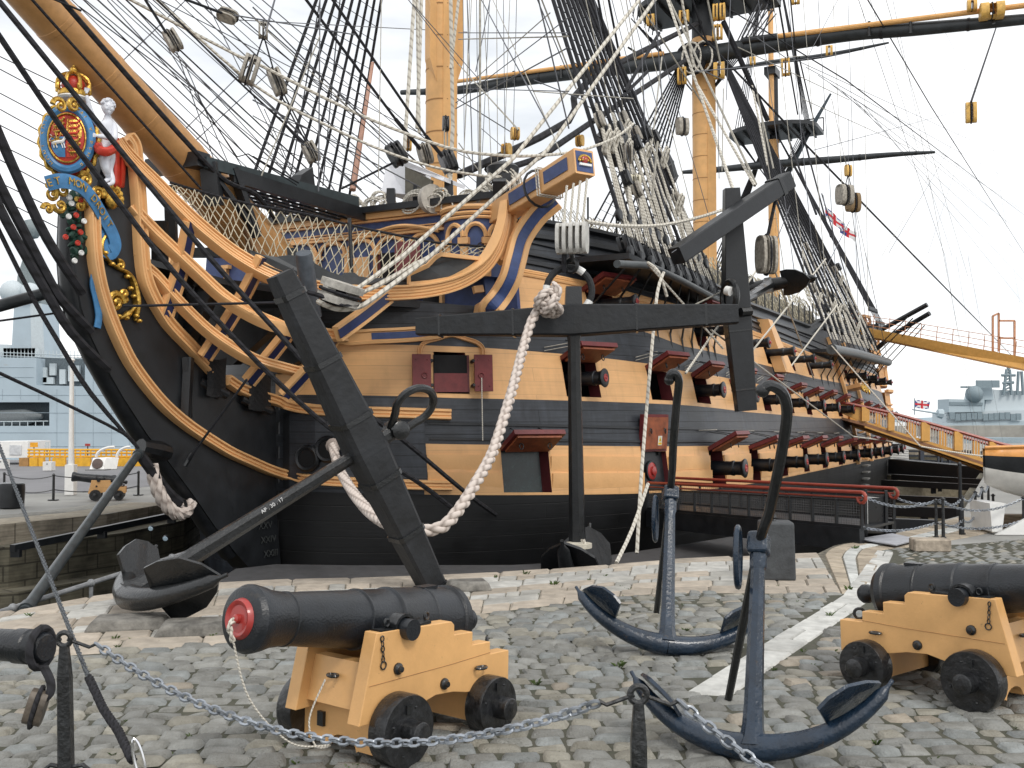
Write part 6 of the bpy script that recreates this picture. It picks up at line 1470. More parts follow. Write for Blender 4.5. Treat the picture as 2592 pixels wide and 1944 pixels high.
# sky lines, dark (left fan and fore rigging)
dk_=[(z3(305,0),z3(400,150),1.2,1.2,.028),(z3(495,0),z3(655,60),.8,.9,.03),(z3(360,0),z3(760,400),.8,1.2,.02),(z3(760,400),z3(940,565),1.2,1.5,.022),(z3(940,568),z3(1050,670),1.5,1.7,.03),
 (z3(530,430),z3(725,720),.4,.6,.014),(z3(725,720),z3(775,706),.6,.6,.012),(z3(775,706),z3(1000,850),.6,1.2,.016),(z3(0,30),z3(520,415),.5,.5,.012),
 (z1(375,0),z1(1000,835),2.2,2.6,.034),(z1(1000,835),z1(1170,1040),2.6,2.7,.05),(z1(560,0),z1(1215,955),2.4,3.0,.034),(z1(1215,955),z1(1340,1110),3.,3.1,.05),(z1(0,660),z1(220,860),1.5,1.6,.018),(z1(215,860),z1(380,1040),1.6,1.8,.034),
 (z1(0,1095),z1(320,1280),.8,1.0,.02),(z1(470,0),z1(255,1290),-3,-2,.02),(z1(610,0),z1(490,1300),-3,-2,.018),(z1(1000,1130),z1(620,1320),2.5,1.2,.028),
 (z2(455,0),z2(525,370),5,5,.035),(z2(528,0),z2(605,395),5,5,.035),(z2(1330,150),z2(1640,840),3,4,.13),
 ((2185,-20),(2357,270),9,10,.03),((2357,270),(2592,640),10,12,.03),((1728,43),(1915,234),3,5,.045),((1915,234),(2056,383),5,6,.05),((2056,383),(2314,648),6,8,.055),((2314,648),(2620,960),8,11,.06),
 ((1845,23),(2142,203),4,8,.03),((2142,203),(2620,565),8,12,.03),((2529,47),(2458,258),13,13,.05),((1750,-10),(1790,110),2,2,.05),(z2(1570,30),z2(1460,260),6,6.5,.03),(z2(1600,30),z2(1490,260),6,6.5,.03),(z2(1640,30),z2(1540,250),6,6.5,.03),(z2(1670,60),z2(1600,250),6,6.5,.03),
 (z2(1720,40),z2(1850,800),6,3,.045),(z2(1800,0),z2(1880,800),6,3,.035),(z2(1860,400),z2(1960,830),5,3,.04),(z2(1780,960),z2(1980,1500),3,6,.06),(z2(1880,900),z2(2050,1560),3,6,.04),(z2(1900,1000),z2(2080,1659),3,6,.04),
 (z2(880,230),z2(640,640),6,6,.05),(z2(800,500),z2(620,680),6,6,.05),((118,-10),(0,-60),1,1,.02)]
for p0,p1,b0,b1,r in dk_: T(p0,p1,b0,b1,r,'b','stay')
gr_=[(z3(620,0),z3(1269,520)),(z3(370,0),z3(1150,400)),(z3(130,0),z3(640,570)),(z3(30,0),z3(430,330)),(z3(220,0),z3(480,280)),(z3(480,280),z3(690,760)),(z3(0,90),z3(330,420)),(z3(210,270),z3(490,0)),(z3(480,600),z3(740,340)),(z3(540,640),z3(800,400)),(z3(400,210),z3(720,720)),(z3(440,210),z3(560,560)),(z3(580,0),z3(760,360)),
 (z3(710,70),z3(1269,160)),(z3(700,90),z3(1269,120)),(z3(870,110),z3(900,0)),(z3(850,500),z3(950,720)),(z1(0,50),z1(960,1020)),(z1(0,120),z1(700,780)),(z1(0,700),z1(1170,1310)),(z1(0,810),z1(900,1320)),(z1(60,1230),z1(470,250)),(z1(150,0),z1(80,240)),(z1(470,0),z1(460,1340)),(z1(900,0),z1(880,1240)),(z1(440,1130),z1(570,1330)),
 (z1(1090,0),z1(1440,450)),(z1(1440,450),z1(1860,910)),(z1(1120,30),z1(1640,620)),(z1(1600,0),z1(2080,900)),(z1(1680,0),z1(2160,1080)),(z1(1660,0),z1(1560,500)),(z1(1440,230),z1(2212,230)),(z1(1440,275),z1(2212,255)),(z1(1420,720),z1(2212,120)),(z1(1420,760),z1(2212,330)),(z1(1500,600),z1(2080,90)),(z1(1430,690),z1(1800,920)),(z1(1600,900),z1(1760,1040)),(z1(1440,1000),z1(1680,1330)),(z1(1480,620),z1(2212,640)),(z1(1500,0),z1(1540,1200)),(z1(1530,0),z1(1470,1230)),(z1(2000,0),z1(2212,900)),
 (z2(30,0),z2(260,560)),(z2(60,0),z2(300,620)),(z2(0,560),z2(350,700)),(z2(850,0),z2(900,700)),(z2(650,0),z2(720,420)),(z2(760,400),z2(780,900)),(z2(1380,0),z2(1350,700)),(z2(1330,620),z2(1320,1200)),(z2(1290,700),z2(1300,1250)),(z2(1200,500),z2(1330,560)),(z2(0,640),z2(700,690)),(z2(1130,500),z2(1500,470)),(z2(1500,470),z2(2212,370)),(z2(1430,330),z2(2212,700)),
 (z2(2130,0),z2(1920,400)),(z2(1560,260),z2(1760,400)),(z2(1760,400),z2(1900,390)),((2170,-10),(2392,648)),((2200,-10),(2410,648)),((2240,-10),(2450,700)),((2345,-10),(2592,465)),((2060,380),(2460,272)),((2445,293),(2232,648)),((2452,293),(2250,640)),((2350,640),(2460,300)),((2030,250),(2350,395)),((2130,230),(2592,520)),((2350,390),(2592,600)),((2420,648),(2500,1125)),((2450,648),(2540,1125)),((2392,648),(2470,1120)),((2500,300),(2592,830)),((2155,470),(2215,880)),((2140,400),(2200,880)),((2105,250),(2190,640)),((2190,640),(2245,900)),((2260,0),(2330,340)),((2330,340),(2480,1125)),((1940,480),(1700,640)),((2000,520),(1950,650)),((2060,560),(2100,760)),((2150,560),(2080,700))]
for i,(p0,p1) in enumerate(gr_):
    if i<13 or 13<i<17:
        d_=(p1[0]-p0[0],p1[1]-p0[1]); p0=(p0[0]-d_[0]*.6,p0[1]-d_[1]*.6) if d_[1]<0 else p0; t_=max(1.,(470-p0[1])/d_[1]) if d_[1]>60 else 1.9; p1=(p0[0]+d_[0]*t_,p0[1]+d_[1]*t_)
        rope(pb(*p0,-.9),pb(*p1,-.9),.012,'g',0,'running_line'); continue
    T(p0,p1,2.5 if p0[0]<1300 else 8,3. if p1[0]<1300 else 8,.011+.004*(i%2),'g' if i%3 else 'w','running_line')
random.seed(9)
for k in range(20):
    u0=-40+k*27+random.uniform(-8,8); u1=620+k*31+random.uniform(-25,25); rope(pb(u0-300,-420,-.6),pb(u1,480+random.uniform(-15,40),-.6),.010+.004*(k%3),'g' if k%4 else 'b',0,'stay_line')
for k in range(9): u0=1172+k*17; rope(pb(u0,-12,1.5),pb(u0+random.uniform(-25,25),455,1.5),.010,'w' if k%2 else 'g',0,'stay_line')
for k in range(9): rope(pb(-30,120+k*46+random.uniform(-9,9),-.8),pb(330+random.uniform(0,60),330+k*44,-.8),.011,'g',0,'stay_line')
for k in range(8): rope(pb(1480+k*22,-12,5),pb(1590+k*30+random.uniform(-20,20),560,6.5),.012,'g' if k%2 else 'w',0,'stay_line')
for k in range(9): rope(pb(1880+k*38,-12,6),pb(1990+k*26,720+k*10,8),.014,'g' if k%2 else 'w',0,'stay_line')
for k in range(7): rope(pb(2010+k*30,150+k*20,8),pb(2600,420+k*60,12),.013,'g',0,'stay_line')
wt_=[(z1(1130,0),z1(1060,1060),2,2,.05),(z1(1150,0),z1(1165,930),2,2,.045),(z1(1180,0),z1(1150,900),2,2,.05),(z1(1385,0),z1(1400,900),1,1,.055),(z1(1400,880),z1(1380,1310),1,1,.06),(z1(1440,0),z1(1385,480),1,1,.045),(z1(1590,0),z1(1590,1230),3,3,.032),(z1(1340,880),z1(1345,1230),1.4,1.4,.02),(z1(1360,880),z1(1365,1240),1.4,1.4,.02),
 (z2(730,0),z2(1180,720),4,5,.03),(z2(940,0),z2(1250,900),4,6,.05),(z2(1250,900),z2(1430,1420),6,8,.055),(z2(960,20),z2(1560,1290),4,8,.04),(z2(1040,0),z2(1120,470),4,4,.05),(z2(1150,600),z2(1550,1300),5,8,.05),(z2(1220,0),z2(1310,450),4,4,.04),(z2(900,400),z2(820,1100),4,6,.025),(z2(1530,600),z2(1640,1160),4,5,.05),(z2(1560,640),z2(1680,1180),4,5,.04),(z2(870,990),z2(830,1400),6.5,6.5,.03)]
for p0,p1,b0,b1,r in wt_: T(p0,p1,b0,b1,r,'w' if r<.045 else 'W','halyard')
# grey blocks in the sky to the left, and fore-rigging blocks
dv_=Vector((.5,.1,-1))
for (p,b,h,w_,m,up) in ((z3(430,185),1.2,.42,.30,wood,(.6,0,-1)),(z3(682,72),.9,.42,.26,wood,(1,0,-.35)),(z3(845,140),1.2,.36,.26,wood,UP),(z3(783,320),1.3,.62,.40,wood,(.3,0,1)),(z3(908,375),1.3,.60,.34,wood,(-.4,0,1)),(z1(405,1065),1.8,.46,.34,wood,(.5,0,-1)),
   (z1(1005,1080),2.6,.55,.42,black,(.6,0,-1)),(z1(1205,1075),2.7,.50,.38,wood,(.3,0,-1)),(z1(1365,1130),3.1,.55,.42,black,(.4,0,-1)),(z1(1350,865),1.4,.42,.22,black,UP),(z1(1835,935),3,.34,.28,woody,UP),(z1(1085,1000),2,.4,.22,woody,UP),(z2(655,1075),6,.55,.3,wood,UP),(z2(700,1290),6.3,.5,.4,mat('cream_block',(.6,.56,.44),.6),UP)):
    block(pb(*p,b),up,Vector((1,.25,.1)),h,w_,w_*.75,'block',m,ship,2)
for p0,p1 in ((z3(845,170),z3(815,260)),(z3(850,175),z3(895,330)),(z3(935,420),z3(1060,665)),(z3(918,420),z3(1040,650))): T(p0,p1,1.2,1.3,.018,'b','pendant')
for (u,v) in ((2152,480),): pass
for (p,h,w_,m) in (((2147,432),.5,.3,woody),((2138,493),.85,.7,wood),((2159,512),.85,.62,mat('brown_block',(.22,.14,.06),.6)),((1727,320),.4,.3,wood)): block(pb(*p,8.5),UP,Vector((1,.3,0)),h,w_*.8,w_*.8,'block',m,ship,1)
T((2147,440),(2138,478),8.5,8.5,.02,'b','pendant'); T((2147,440),(2159,496),8.5,8.5,.02,'b','pendant'); T((2147,425),(2147,300),8.5,8.5,.012,'g','pendant')
# forecastle rail furniture -----------------------------------------
for k,b in enumerate((-4.4,-3.4,-2.3,-1.3,1.3,2.1,3.0,3.9,4.6)):
    q=MB(); q.beam(W(2.75,b,7.5),W(2.75,b,8.1),.24,.24,.20,.2); q.build('timberhead',black,ship,smooth=0)
random.seed(4)
def coil(c,R0,n,nm='rope_coil',m=None,tilt=.4):
    q=MB()
    for k in range(n):
        x=(AX*random.uniform(-.3,.3)+PL).normalized(); y=(UP+PL*random.uniform(-tilt,tilt)).normalized(); torus(q,c+AX*.03*k*random.choice((-1,1))-UP*.02*k,x,y,R0*random.uniform(.8,1.1),R0*random.uniform(.5,.8),.022,18,5)
    q.build(nm,m or ropew,ship)
for (p,b,R_) in ((z1(690,1385),.2,.32),(z1(890,1375),1.0,.38),(z1(1150,1370),2.2,.45),(z1(1300,1350),2.9,.34),(z1(1500,1350),3.5,.28),(z1(1600,1330),4.0,.28),(z1(1750,1250),4.4,.50),(z1(1760,1200),4.4,.45),(z1(1400,1380),3.2,.25)): coil(pb(*p,b)-UP*.08,R_*.78,11)
q=MB(); q.lathe(pb(*z1(1750,1190),4.35)-UP*.2,UP,[(0,.36),(.25,.40),(.33,.30),(.40,.12)],16); q.build('timber_bollard_cap',black,ship)
q=MB(); q.beam(pb(*z1(1760,1400),4.4),pb(*z1(1755,1200),4.4),.42,.42); q.build('knighthead',black,ship,smooth=0)
q=MB(); a=pb(*z1(1065,1160),1.6); q.prism([a,pb(*z1(1065,1360),1.6),pb(*z1(900,1345),.8),pb(*z1(935,1140),.8)],AX*1.2+UP*.0); cv=q.build('canvas_booth',mat('white_canvas',(.85,.86,.9),.6,var=.03),ship,smooth=0)
q=MB(); q.prism([pb(*z1(1030,1110),1.5),pb(*z1(1340,1240),3.1),pb(*z1(1330,1265),3.1),pb(*z1(1060,1165),1.6)],AX*1.0); q.build('canvas_roof',mat('white_canvas',(.8,.8,.8)),cv,smooth=0)
q=MB(); q.prism([pb(*z1(1065,1165),1.65),pb(*z1(1250,1260),2.7),pb(*z1(1240,1350),2.7),pb(*z1(1065,1350),1.65)],AX*.1); q.build('booth_opening',mat('drab',(.16,.15,.12),.9),cv,smooth=0)
q=MB(); q.lathe(pb(*z1(1230,1400),2.6)-PL*.0,-AX*.4+PL,[(0,.3),(.02,.34),(.2,.36)],20); q.build('canvas_bucket',mat('bucket_canvas',(.5,.47,.42),.8),ship)
q=MB(); q.tube([pb(*z1(838,440),-1.5),pb(*z1(700,1330),-1.)],[.05,.09],8); q.build('staff',mat('pinkish_wood',(.45,.25,.18),.6),ship)
for (p,b) in ((z1(380,1240),.3),): q=MB(); q.prism([pb(*z1(320,1290),b),pb(*z1(345,1220),b),pb(*z1(420,1170),b),pb(*z1(440,1330),b)],PL*-.3); q.build('fairlead',black,ship,smooth=0)
# hammock netting along the rail: forecastle side and waist
def netting(p0s,p1s,b,NI,NJ,r,name,m):
    q=MB(); K=[]
    for j in range(NJ+1):
        row=[]
        for i in range(NI+1):
            t=(i+(.5 if j%2 else 0))/NI; t=min(t,1); A=p0s[0]+(p0s[1]-p0s[0])*t; B=p1s[0]+(p1s[1]-p1s[0])*t; row.append(A.lerp(B,j/NJ)+Vector((random.uniform(-.04,.04),random.uniform(-.04,.04),random.uniform(-.04,.04))))
        K.append(row)
    for j in range(NJ):
        for i in range(NI):
            q.tube([K[j][i],K[j+1][i]],r,3,caps=False); k=i+1 if j%2 else i-1
            if 0<=k<=NI: q.tube([K[j][i],K[j+1][k]],r,3,caps=False)
    q.build(name,m,ship,smooth=0)
netm=MATS['net_twine']
def rl(s,z,side=1,db=.1): return W(s,(hb(s,z)-.15+db)*side,z)
netting((rl(3.2,8.0),rl(12.5,7.7)),(rl(3.2,7.2),rl(12.5,6.7)),0,60,7,.010,'rail_netting',netm)
netting((rl(14,7.8),rl(31,8.0)),(rl(14,6.5),rl(31,6.6)),0,70,8,.014,'rail_netting',netm)
netting((rl(31.5,9.2),rl(44,9.8)),(rl(31.5,7.3),rl(44,7.9)),0,50,8,.014,'rail_netting',netm)
for i in range(34):
    s=3.4+i*1.2
    if s>44: break
    z=Z(zG,s); q=MB(); q.beam(rl(s,z),rl(s,z)+UP*.95,.05,.05); q.build('rail_stanchion',iron,ship,smooth=0)
# rolled hammocks / dark bulwark behind the netting
q=MB()
for i in range(30): s=14+i*.58; q.ball(rl(s,7.0,1,-.25),.33,8,(1,1,1.4))
q.build('stowed_hammocks',mat('hammock_canvas',(.20,.19,.17),.9,var=.3),ship)
# steps on the side, rails at the entry port, skids
for i in range(11):
    z=Z(zA,30.5)-.2-i*.32+1.6; p,a,u,n_=qframe(33.6,z,.02); q=MB(); q.box(p+n_*.12,(.8,.07,.28),Matrix((a,u,n_)).transposed()); q.build('side_step',ochre if z>Z(zA,33.6) else mat('worn_step',(.25,.25,.24),.7),ship,smooth=0)
for s in (31.6,35.6): 
    q=MB(); P=[hpos(s,z,.06) for z in [0.2,1,2,3,4,5,6.2]]; q.sweep(P,flatp(.12,.12),[nW(hnorm(s,z)) for z in [0.2,1,2,3,4,5,6.2]]); q.build('side_fender',ochre,ship,smooth=0)
q=MB(); p0=hpos(18.6,4.4,.02); q.prism([hpos(18.1,5.9,.03),hpos(18.3,4.0,.03),hpos(19.8,4.0,.03),hpos(18.7,5.9,.03)],Vector((NX,NY,0))*.4); q.build('fender_wedge',ochre,ship,smooth=0)
o_,a,u,n_=qframe(33.4,3.6,.0); q=MB(); q.box(o_+n_*.35+u*.2,(2.4,.18,.8),Matrix((a,u,n_)).transposed()); eb=q.build('entry_canopy',ochre,ship,smooth=0)
for k in range(6): spiral(o_+n_*.75+u*(.1-.1*(k%2))+a*(k*.35-.9),a,u,.22,1.2,k,.05,'gilt_scroll',gold,eb,1 if k%2 else -1)
# ================================================================ HAWSER, DOCK GEAR AND BACKGROUND
hz=thing('hawser',tuple(at(1390,790,19.5)),'thick pinkish laid hawser looping from the hawse hole to the anchor ring','rope')
P=[at(842,1128,21.2),at(846,1145,20.6),at(858,1185,19.6),at(880,1225,18.4),at(905,1262,17.2),at(940,1300,16.0),at(985,1328,15.2),at(1040,1343,14.9),at(1085,1342,14.9),at(1125,1330,15.0),at(1165,1285,15.3),at(1205,1222,15.8),at(1245,1150,16.5),at(1272,1070,17.2),at(1300,975,18.0),at(1325,880,18.9),at(1345,815,19.4),at(1365,780,19.6)]
q=MB(); strands(q,smoothpts(P,4),.098,.62,k=3,n=8); hr=q.build('hawser_rope',ropep,hz,smooth=60)
kc=at(1383,772,19.55)
for k,(dx,dz,R_,ax) in enumerate(((0,0,.20,(1,.3,.5)),(.05,-.08,.21,(.2,.4,1)),(-.03,.08,.19,(-.6,.5,.7)),(.05,.0,.17,(.8,.2,-.6)))):
    a_=Vector(ax).normalized(); x=a_.cross(Y_).normalized(); y=a_.cross(x); c=kc+Vector((dx,-.06*k,dz)); L_=[c+(x*math.cos(2*PI*i/16)+y*math.sin(2*PI*i/16)*1.15)*R_ for i in range(15)]
    q=MB(); strands(q,L_,.085,.5,k=3,n=6); q.build('hawser_knot',ropep,hr,smooth=60)
q=MB(); strands(q,smoothpts([at(1395,790,19.4),at(1400,765,19.4),at(1412,745,19.4),at(1410,728,19.4),at(1398,722,19.45)],3),.09,.5,k=3,n=6); q.build('hawser_end',ropep,hr,smooth=60)
q=MB(); q.lathe(P[0]-Vector((.0,-.06,0)),(0.2,-1,0),[(0,.15),(.05,.16),(.1,.1)],12); q.build('whipping',ropep,hr)
# diagonal strut from dock to the knee
top=pb(352,1146,.45); bot=at(62,1548,12.6)
def prop(name,a,b,r,m,label,cat='strut',group=None,n=12):
    t=thing(name,tuple(a),label,cat,group); q=MB(); q.cyl(a,b,r,n=n); o=q.build('tube',m,t)
    for p in (a.lerp(b,.015),a.lerp(b,.985)): q=MB(); d=(b-a).normalized(); q.cyl(p-d*.06,p+d*.06,r*1.3,n=n); q.build('end_collar',m,o)
    return t
strutm=mat('strut_grey_black',(.045,.055,.06),.4,var=.2)
prop('mooring_strut',bot,top,.075,strutm,'long grey-black steel strut propping the knee of the bow from the dock')
def hbeam(name,a,b,w_,h_,label,cat='beam',m=black,group=None):
    t=thing(name,tuple(a),label,cat,group); q=MB(); q.beam(a,b,w_,h_); o=q.build('beam',m,t,smooth=0)
    for f in (.02,.5,.98): q=MB(); p=a.lerp(b,f); q.box(p-UP*(h_*.8),(.18,.12,h_*1.1)); q.build('bracket',m,o,smooth=0)
    return t
hbeam('dock_beam',at(31,1388,20.0),at(441,1303,25.0),.12,.14,'flat grey-topped beam crossing the dock left of the bow')
t=thing('handrail',tuple(at(0,1550,12.9)),'grey pipe handrail with clamp joints running down inside the dock','handrail')
q=MB(); A=at(-40,1562,12.7); B=at(500,1390,17.6); q.cyl(A,B,.035,n=10); o=q.build('rail_pipe',mat('pipe_grey',(.22,.23,.24),.45,var=.2),t)
for f in (.1,.42,.63,.84): q=MB(); p=A.lerp(B,f); q.ball(p,.06,10); q.build('pipe_joint',MATS['pipe_grey'],o)
for f in (.1,.42,.84): q=MB(); p=A.lerp(B,f); q.cyl(p,p-UP*1.3,.03,n=8); q.build('stanchion',MATS['pipe_grey'],o)
for (u,v,Y) in ((385,1333,21),(422,1358,20.5)):
    t=thing('dock_lamp',tuple(at(u,v,Y)),{385:'small dock lamp under the upper beam left of the bow',422:'small blue-glinting dock lamp lower on the dock wall'}[u],'lamp'); q=MB(); q.lathe(at(u,v,Y),(0,-1,-.4),[(0,.03),(.05,.06),(.09,.06)],12); o=q.build('lamp_housing',black,t)
    q=MB(); q.lathe(at(u,v,Y)+Vector((0,-.085,-.034)),(0,-1,-.4),[(0,.052),(.01,.045)],12); q.build('lens',mat('lamp_lens',(.5,.65,.75),.1),o)
# grey decking laid between the hull and the dock edge
gp=[(596,1440),(700,1428),(900,1431),(1300,1430),(1420,1424),(1728,1378),(1980,1338)]
pf=MB(); up_=[gnd(u,v,-.75) for u,v in gp]; lowp=[Vector((gnd(u,1490 if u<1500 else 1440,0).x,gnd(u,1490 if u<1500 else 1440,0).y,-.75)) for u,v in gp[::-1]]
pf.prism(up_+[Vector((n_[0]+.3*0,n_[1],-.75)) for n_ in near[10:3:-1]]+[Vector((near[3][0],near[3][1]+.05,-.75))],(0,0,-.15)); t=thing('dock_staging',tuple(up_[2]),'dark grey boarded staging between the hull and the dock edge','staging'); pf.build('decking',mat('staging_grey',(.065,.066,.07),.8,var=.15),t,smooth=0)
# ---- red-railed walkway
wk=thing('walkway',tuple(at(2181,1340,18.7)),'black walkway with dark red handrails leading to the lower gunport','walkway')
A0,A1=at(1640,1222,25.2),at(2181,1246,18.7); B0,B1=at(1632,1206,27.0),at(2262,1236,20.4)
for a,b in ((A0,A1),(B0,B1)):
    q=MB(); d_=(b-a).normalized(); c=b-UP*.10; L_=[a,b]+[c+d_*.10*math.sin(t_)+UP*.10*math.cos(t_) for t_ in [R(30+k*40) for k in range(7)]]; q.tube(L_,.035,8); q.build('handrail',mat('rail_red',(.30,.05,.03),.35,var=.1),wk)
    q=MB(); q.tube([a-UP*.10,b-UP*.10],.02,6); q.build('under_rail',MATS['rail_red'],wk)
    for k in range(12):
        p=a.lerp(b,k/11); q=MB(); q.beam(p-UP*.14,p-UP*.62,.05,.05); q.build('rail_post',black,wk,smooth=0)
    q=MB(); q.beam(a-UP*.64,b-UP*.64,.06,.06); q.beam(a-UP*.16,b-UP*.16,.03,.03); q.build('frame_bar',black,wk,smooth=0)
    q=MB(); n=110
    for k in range(n): p=a.lerp(b,k/n); q.tube([p-UP*.17,p-UP*.62],.0035,3,caps=False)
    for k in range(9): q.tube([a-UP*(.19+.05*k),b-UP*(.19+.05*k)],.0035,3,caps=False)
    q.build('wire_mesh',mat('mesh_grey',(.10,.10,.10),.6),wk,smooth=0)
    q=MB(); q.beam(a-UP*.88,b-UP*.88,.12,.42); q.build('girder',black,wk,smooth=0)
q=MB(); q.prism([A0-UP*.66,A1-UP*.66,B1-UP*.66,B0-UP*.66],(0,0,-.05)); q.build('walk_deck',black,wk,smooth=0)
# ship-side gate post, notice board
t=thing('notice_board',tuple(at(2218,1350,18.2)),'black notice board with a white border at the end of the walkway','sign')
a=at(2196,1350,19.6); b=at(2240,1350,20.1); q=MB(); q.prism([a,b,b+UP*.74,a+UP*.74],(0,.05,0)); o=q.build('board',mat('board_face',(.012,.013,.015),.3),t,smooth=0)
q=MB(); zz=.0; fr=[a+UP*.06+Vector((0,-.01,0)),b+UP*.06+Vector((-.03,-.01,0)),b+UP*.70+Vector((-.03,-.01,0)),a+UP*.70+Vector((0,-.01,0))]; q.tube(fr,.009,4,closed=True); q.build('white_border',white,o)
for k in range(2): q=MB(); p=(b if k else a)-UP*.5; q.beam(p+Vector((.03 if k else -.03,0,0)),p+UP*1.35+Vector((.03 if k else -.03,0,0)),.05,.05); q.build('board_post',black,o,smooth=0)
t=thing('ramp_plate',tuple(gnd(2250,1370)),'pale steel ramp plate lying on the paving at the walkway end','plate')
q=MB(); q.prism([gnd(*p,.05) for p in ((2172,1366),(2258,1352),(2326,1367),(2268,1382))],(0,0,.02)); q.build('plate',mat('ramp_steel',(.36,.37,.40),.5,var=.1),t,smooth=0)
# ---- quay furniture
c=gnd(1976,1471); t=thing('bollard',tuple(c),'square dark grey stone-like bollard block behind the blue anchors','bollard')
q=MB(); q.box(c+Vector((0,.25,.415)),(.50,.50,.83),Matrix.Rotation(-.12,3,'Z'),taper=.93); o=q.build('bollard_block',mat('bollard_grey',(.055,.06,.065),.6,var=.2,bump=.3),t,smooth=0); bv=o.modifiers.new('b','BEVEL'); bv.width=.035; bv.segments=3
q=MB(); q.lathe(c+Vector((-.02,.25,.83)),(0,0,1),[(0,.04),(.03,.02),(.05,.035),(.10,.012),(.13,.012)],10); q.build('finial',black,o)
c=gnd(2365,1398); t=thing('stone_block',tuple(c),'rough pale stone block on the paving below the chain fence','stone'); q=MB(); q.box(c+Vector((0,.18,.11)),(.62,.36,.22),Matrix.Rotation(-.1,3,'Z')); o=q.build('block',mat('sandstone',(.40,.34,.27),.9,var=.25,bump=.6,bscale=12),t,smooth=0); bv=o.modifiers.new('b','BEVEL'); bv.width=.02
posts=[(2370,1363,.76),(2388,1364,.79),(2437,1354,.78),(2470,1340,.80),(2487,1323,.80),(2503,1308,.80),(2515,1337,.72),(2592,1352,.75)]
pt=[]
names=['first of a close pair of thin black posts by the stone block','right-hand one of the close pair of thin black posts','thin black post just right of the close pair','middle thin black post of the right-hand chain fence','thin black post in the row receding under the gangway','farthest thin black post under the boat bow','black post with a knob beside the weathered timber','black chain post at the right edge of the photo']
for (u,v,h),nm in zip(posts,names):
    c=gnd(u,v); t=thing('fence_post',tuple(c),nm,'post','thin black chain fence posts on the right quay'); q=MB(); q.lathe(c,(0,0,1),[(0,.055),(.04,.055),(.05,.034),(h-.05,.026),(h-.04,.035),(h-.01,.03),(h+.01,.012)],10); o=q.build('post',postm,t)
    for z_ in (h-.02,.30): q=MB(); torus(q,c+UP*z_,X_,Y_,.045,.045,.008,10,5); q.build('chain_eye',postm,o)
    pt.append((c,h))
def fchain(i,j,z_,sag,lbl,off=None):
    a=pt[i][0]+UP*(pt[i][1]-.03 if z_ else .30); b=(pt[j][0]+UP*(pt[j][1]-.03 if z_ else .30)) if off is None else off
    t=thing('chain',tuple(a),lbl,'chain','chains of the right-hand fence'); q=MB(); chainmesh(q,catn(a,b,sag,14),.075,.009,8,4); q.build('chain_links',galv,t)
pe=at(2183,1255,18.9); pe2=at(2258,1255,20.5)
fchain(0,0,1,.16,'upper chain from the walkway end to the pair of posts',pe); fchain(1,0,1,.12,'short chain from the far rail end to the pair of posts',pe2); fchain(0,0,0,.10,'lower chain from the walkway end to the pair of posts',at(2183,1335,18.9))
for i,j in ((1,2),(2,3),(3,4),(4,5)):
    fchain(i,j,1,.13,'upper chain span between %s'%['','the paired posts and the next post','the third and the middle post','the middle post and the next one back','the two farthest posts'][i]); fchain(i,j,0,.09,'lower chain span between %s'%['','the paired posts and the next post','the third and the middle post','the middle post and the next one back','the two farthest posts'][i])
fchain(0,0,1,.22,'long upper chain from the paired posts to the right edge',pt[7][0]+UP*.72); fchain(0,0,0,.14,'long lower chain from the paired posts to the right edge',pt[7][0]+UP*.28)
c=gnd(2575,1338); t=thing('timber_baulk',tuple(c),'weathered brown timber baulk lying under the boat','timber'); q=MB(); q.beam(c+Vector((-.45,.2,.15)),c+Vector((1.6,.1,.15)),.35,.26); q.build('baulk',mat('old_timber',(.20,.15,.10),.9,var=.4,bump=.8,bscale=8,stretch=(.4,3,3)),t,smooth=0)
q=MB(); q.beam(c+Vector((-.4,.4,.02)),c+Vector((1.6,.35,.02)),.2,.04); q.build('bearer',black,t,smooth=0)
# boat on its cradle
bt=thing('boat',tuple(at(2560,1290,20.5)),'white and black ship\'s boat on a cradle at the right edge','boat')
BY=20.0
def sec(x):
    """x 0..1 from left end; returns half-beam, sheer v-height, keel"""
    return lerp(.55,1.05,min(1,x*2)), lerp(1.72,1.90,x), lerp(.95,.30,min(1,x*2.2)**.8)
bx0=at(2498,1135,BY).x; rows=[];NX_=14;NR=9
for i in range(NX_+1):
    f=i/NX_; hw,zt,zk=sec(f); x=bx0+f*5.5; r=[]
    for j in range(2*NR+1):
        a=-1+j/NR; g=abs(a); y=math.copysign(hw*(1-(1-g)**2.2),a); z=zk+(zt-zk)*g**1.7; r.append(Vector((x+(y+.7)*.50,BY+.8+y,z)))
    rows.append(r)
q=MB(); m=2*NR+1; vs=[p for r in rows for p in r]; fs=[];
for i in range(NX_):
    for j in range(2*NR): fs.append((i*m+j,i*m+j+1,(i+1)*m+j+1,(i+1)*m+j))
q.add(vs,fs)
for k,(i,j) in enumerate([(i,j) for i in range(NX_) for j in range(2*NR)]):
    g=min(abs(-1+j/NR),abs(-1+(j+1)/NR)); q.mi[k]=2 if g>=.87 else (1 if g>=.64 else 0)
q.f.append(list(range(m))); q.mi.append(1); q.uv.append(None)
bh=q.build('boat_hull',[mat('boat_white',(.72,.70,.66),.35,var=.06),black,mat('boat_ochre',(.75,.34,.09),.4)],bt,smooth=40); sm_=bh.modifiers.new('s','SOLIDIFY'); sm_.thickness=.05
q=MB(); q.tube([rows[i][0]+UP*.02 for i in range(NX_+1)],.035,6); q.build('gunwale',MATS['boat_ochre'],bt)
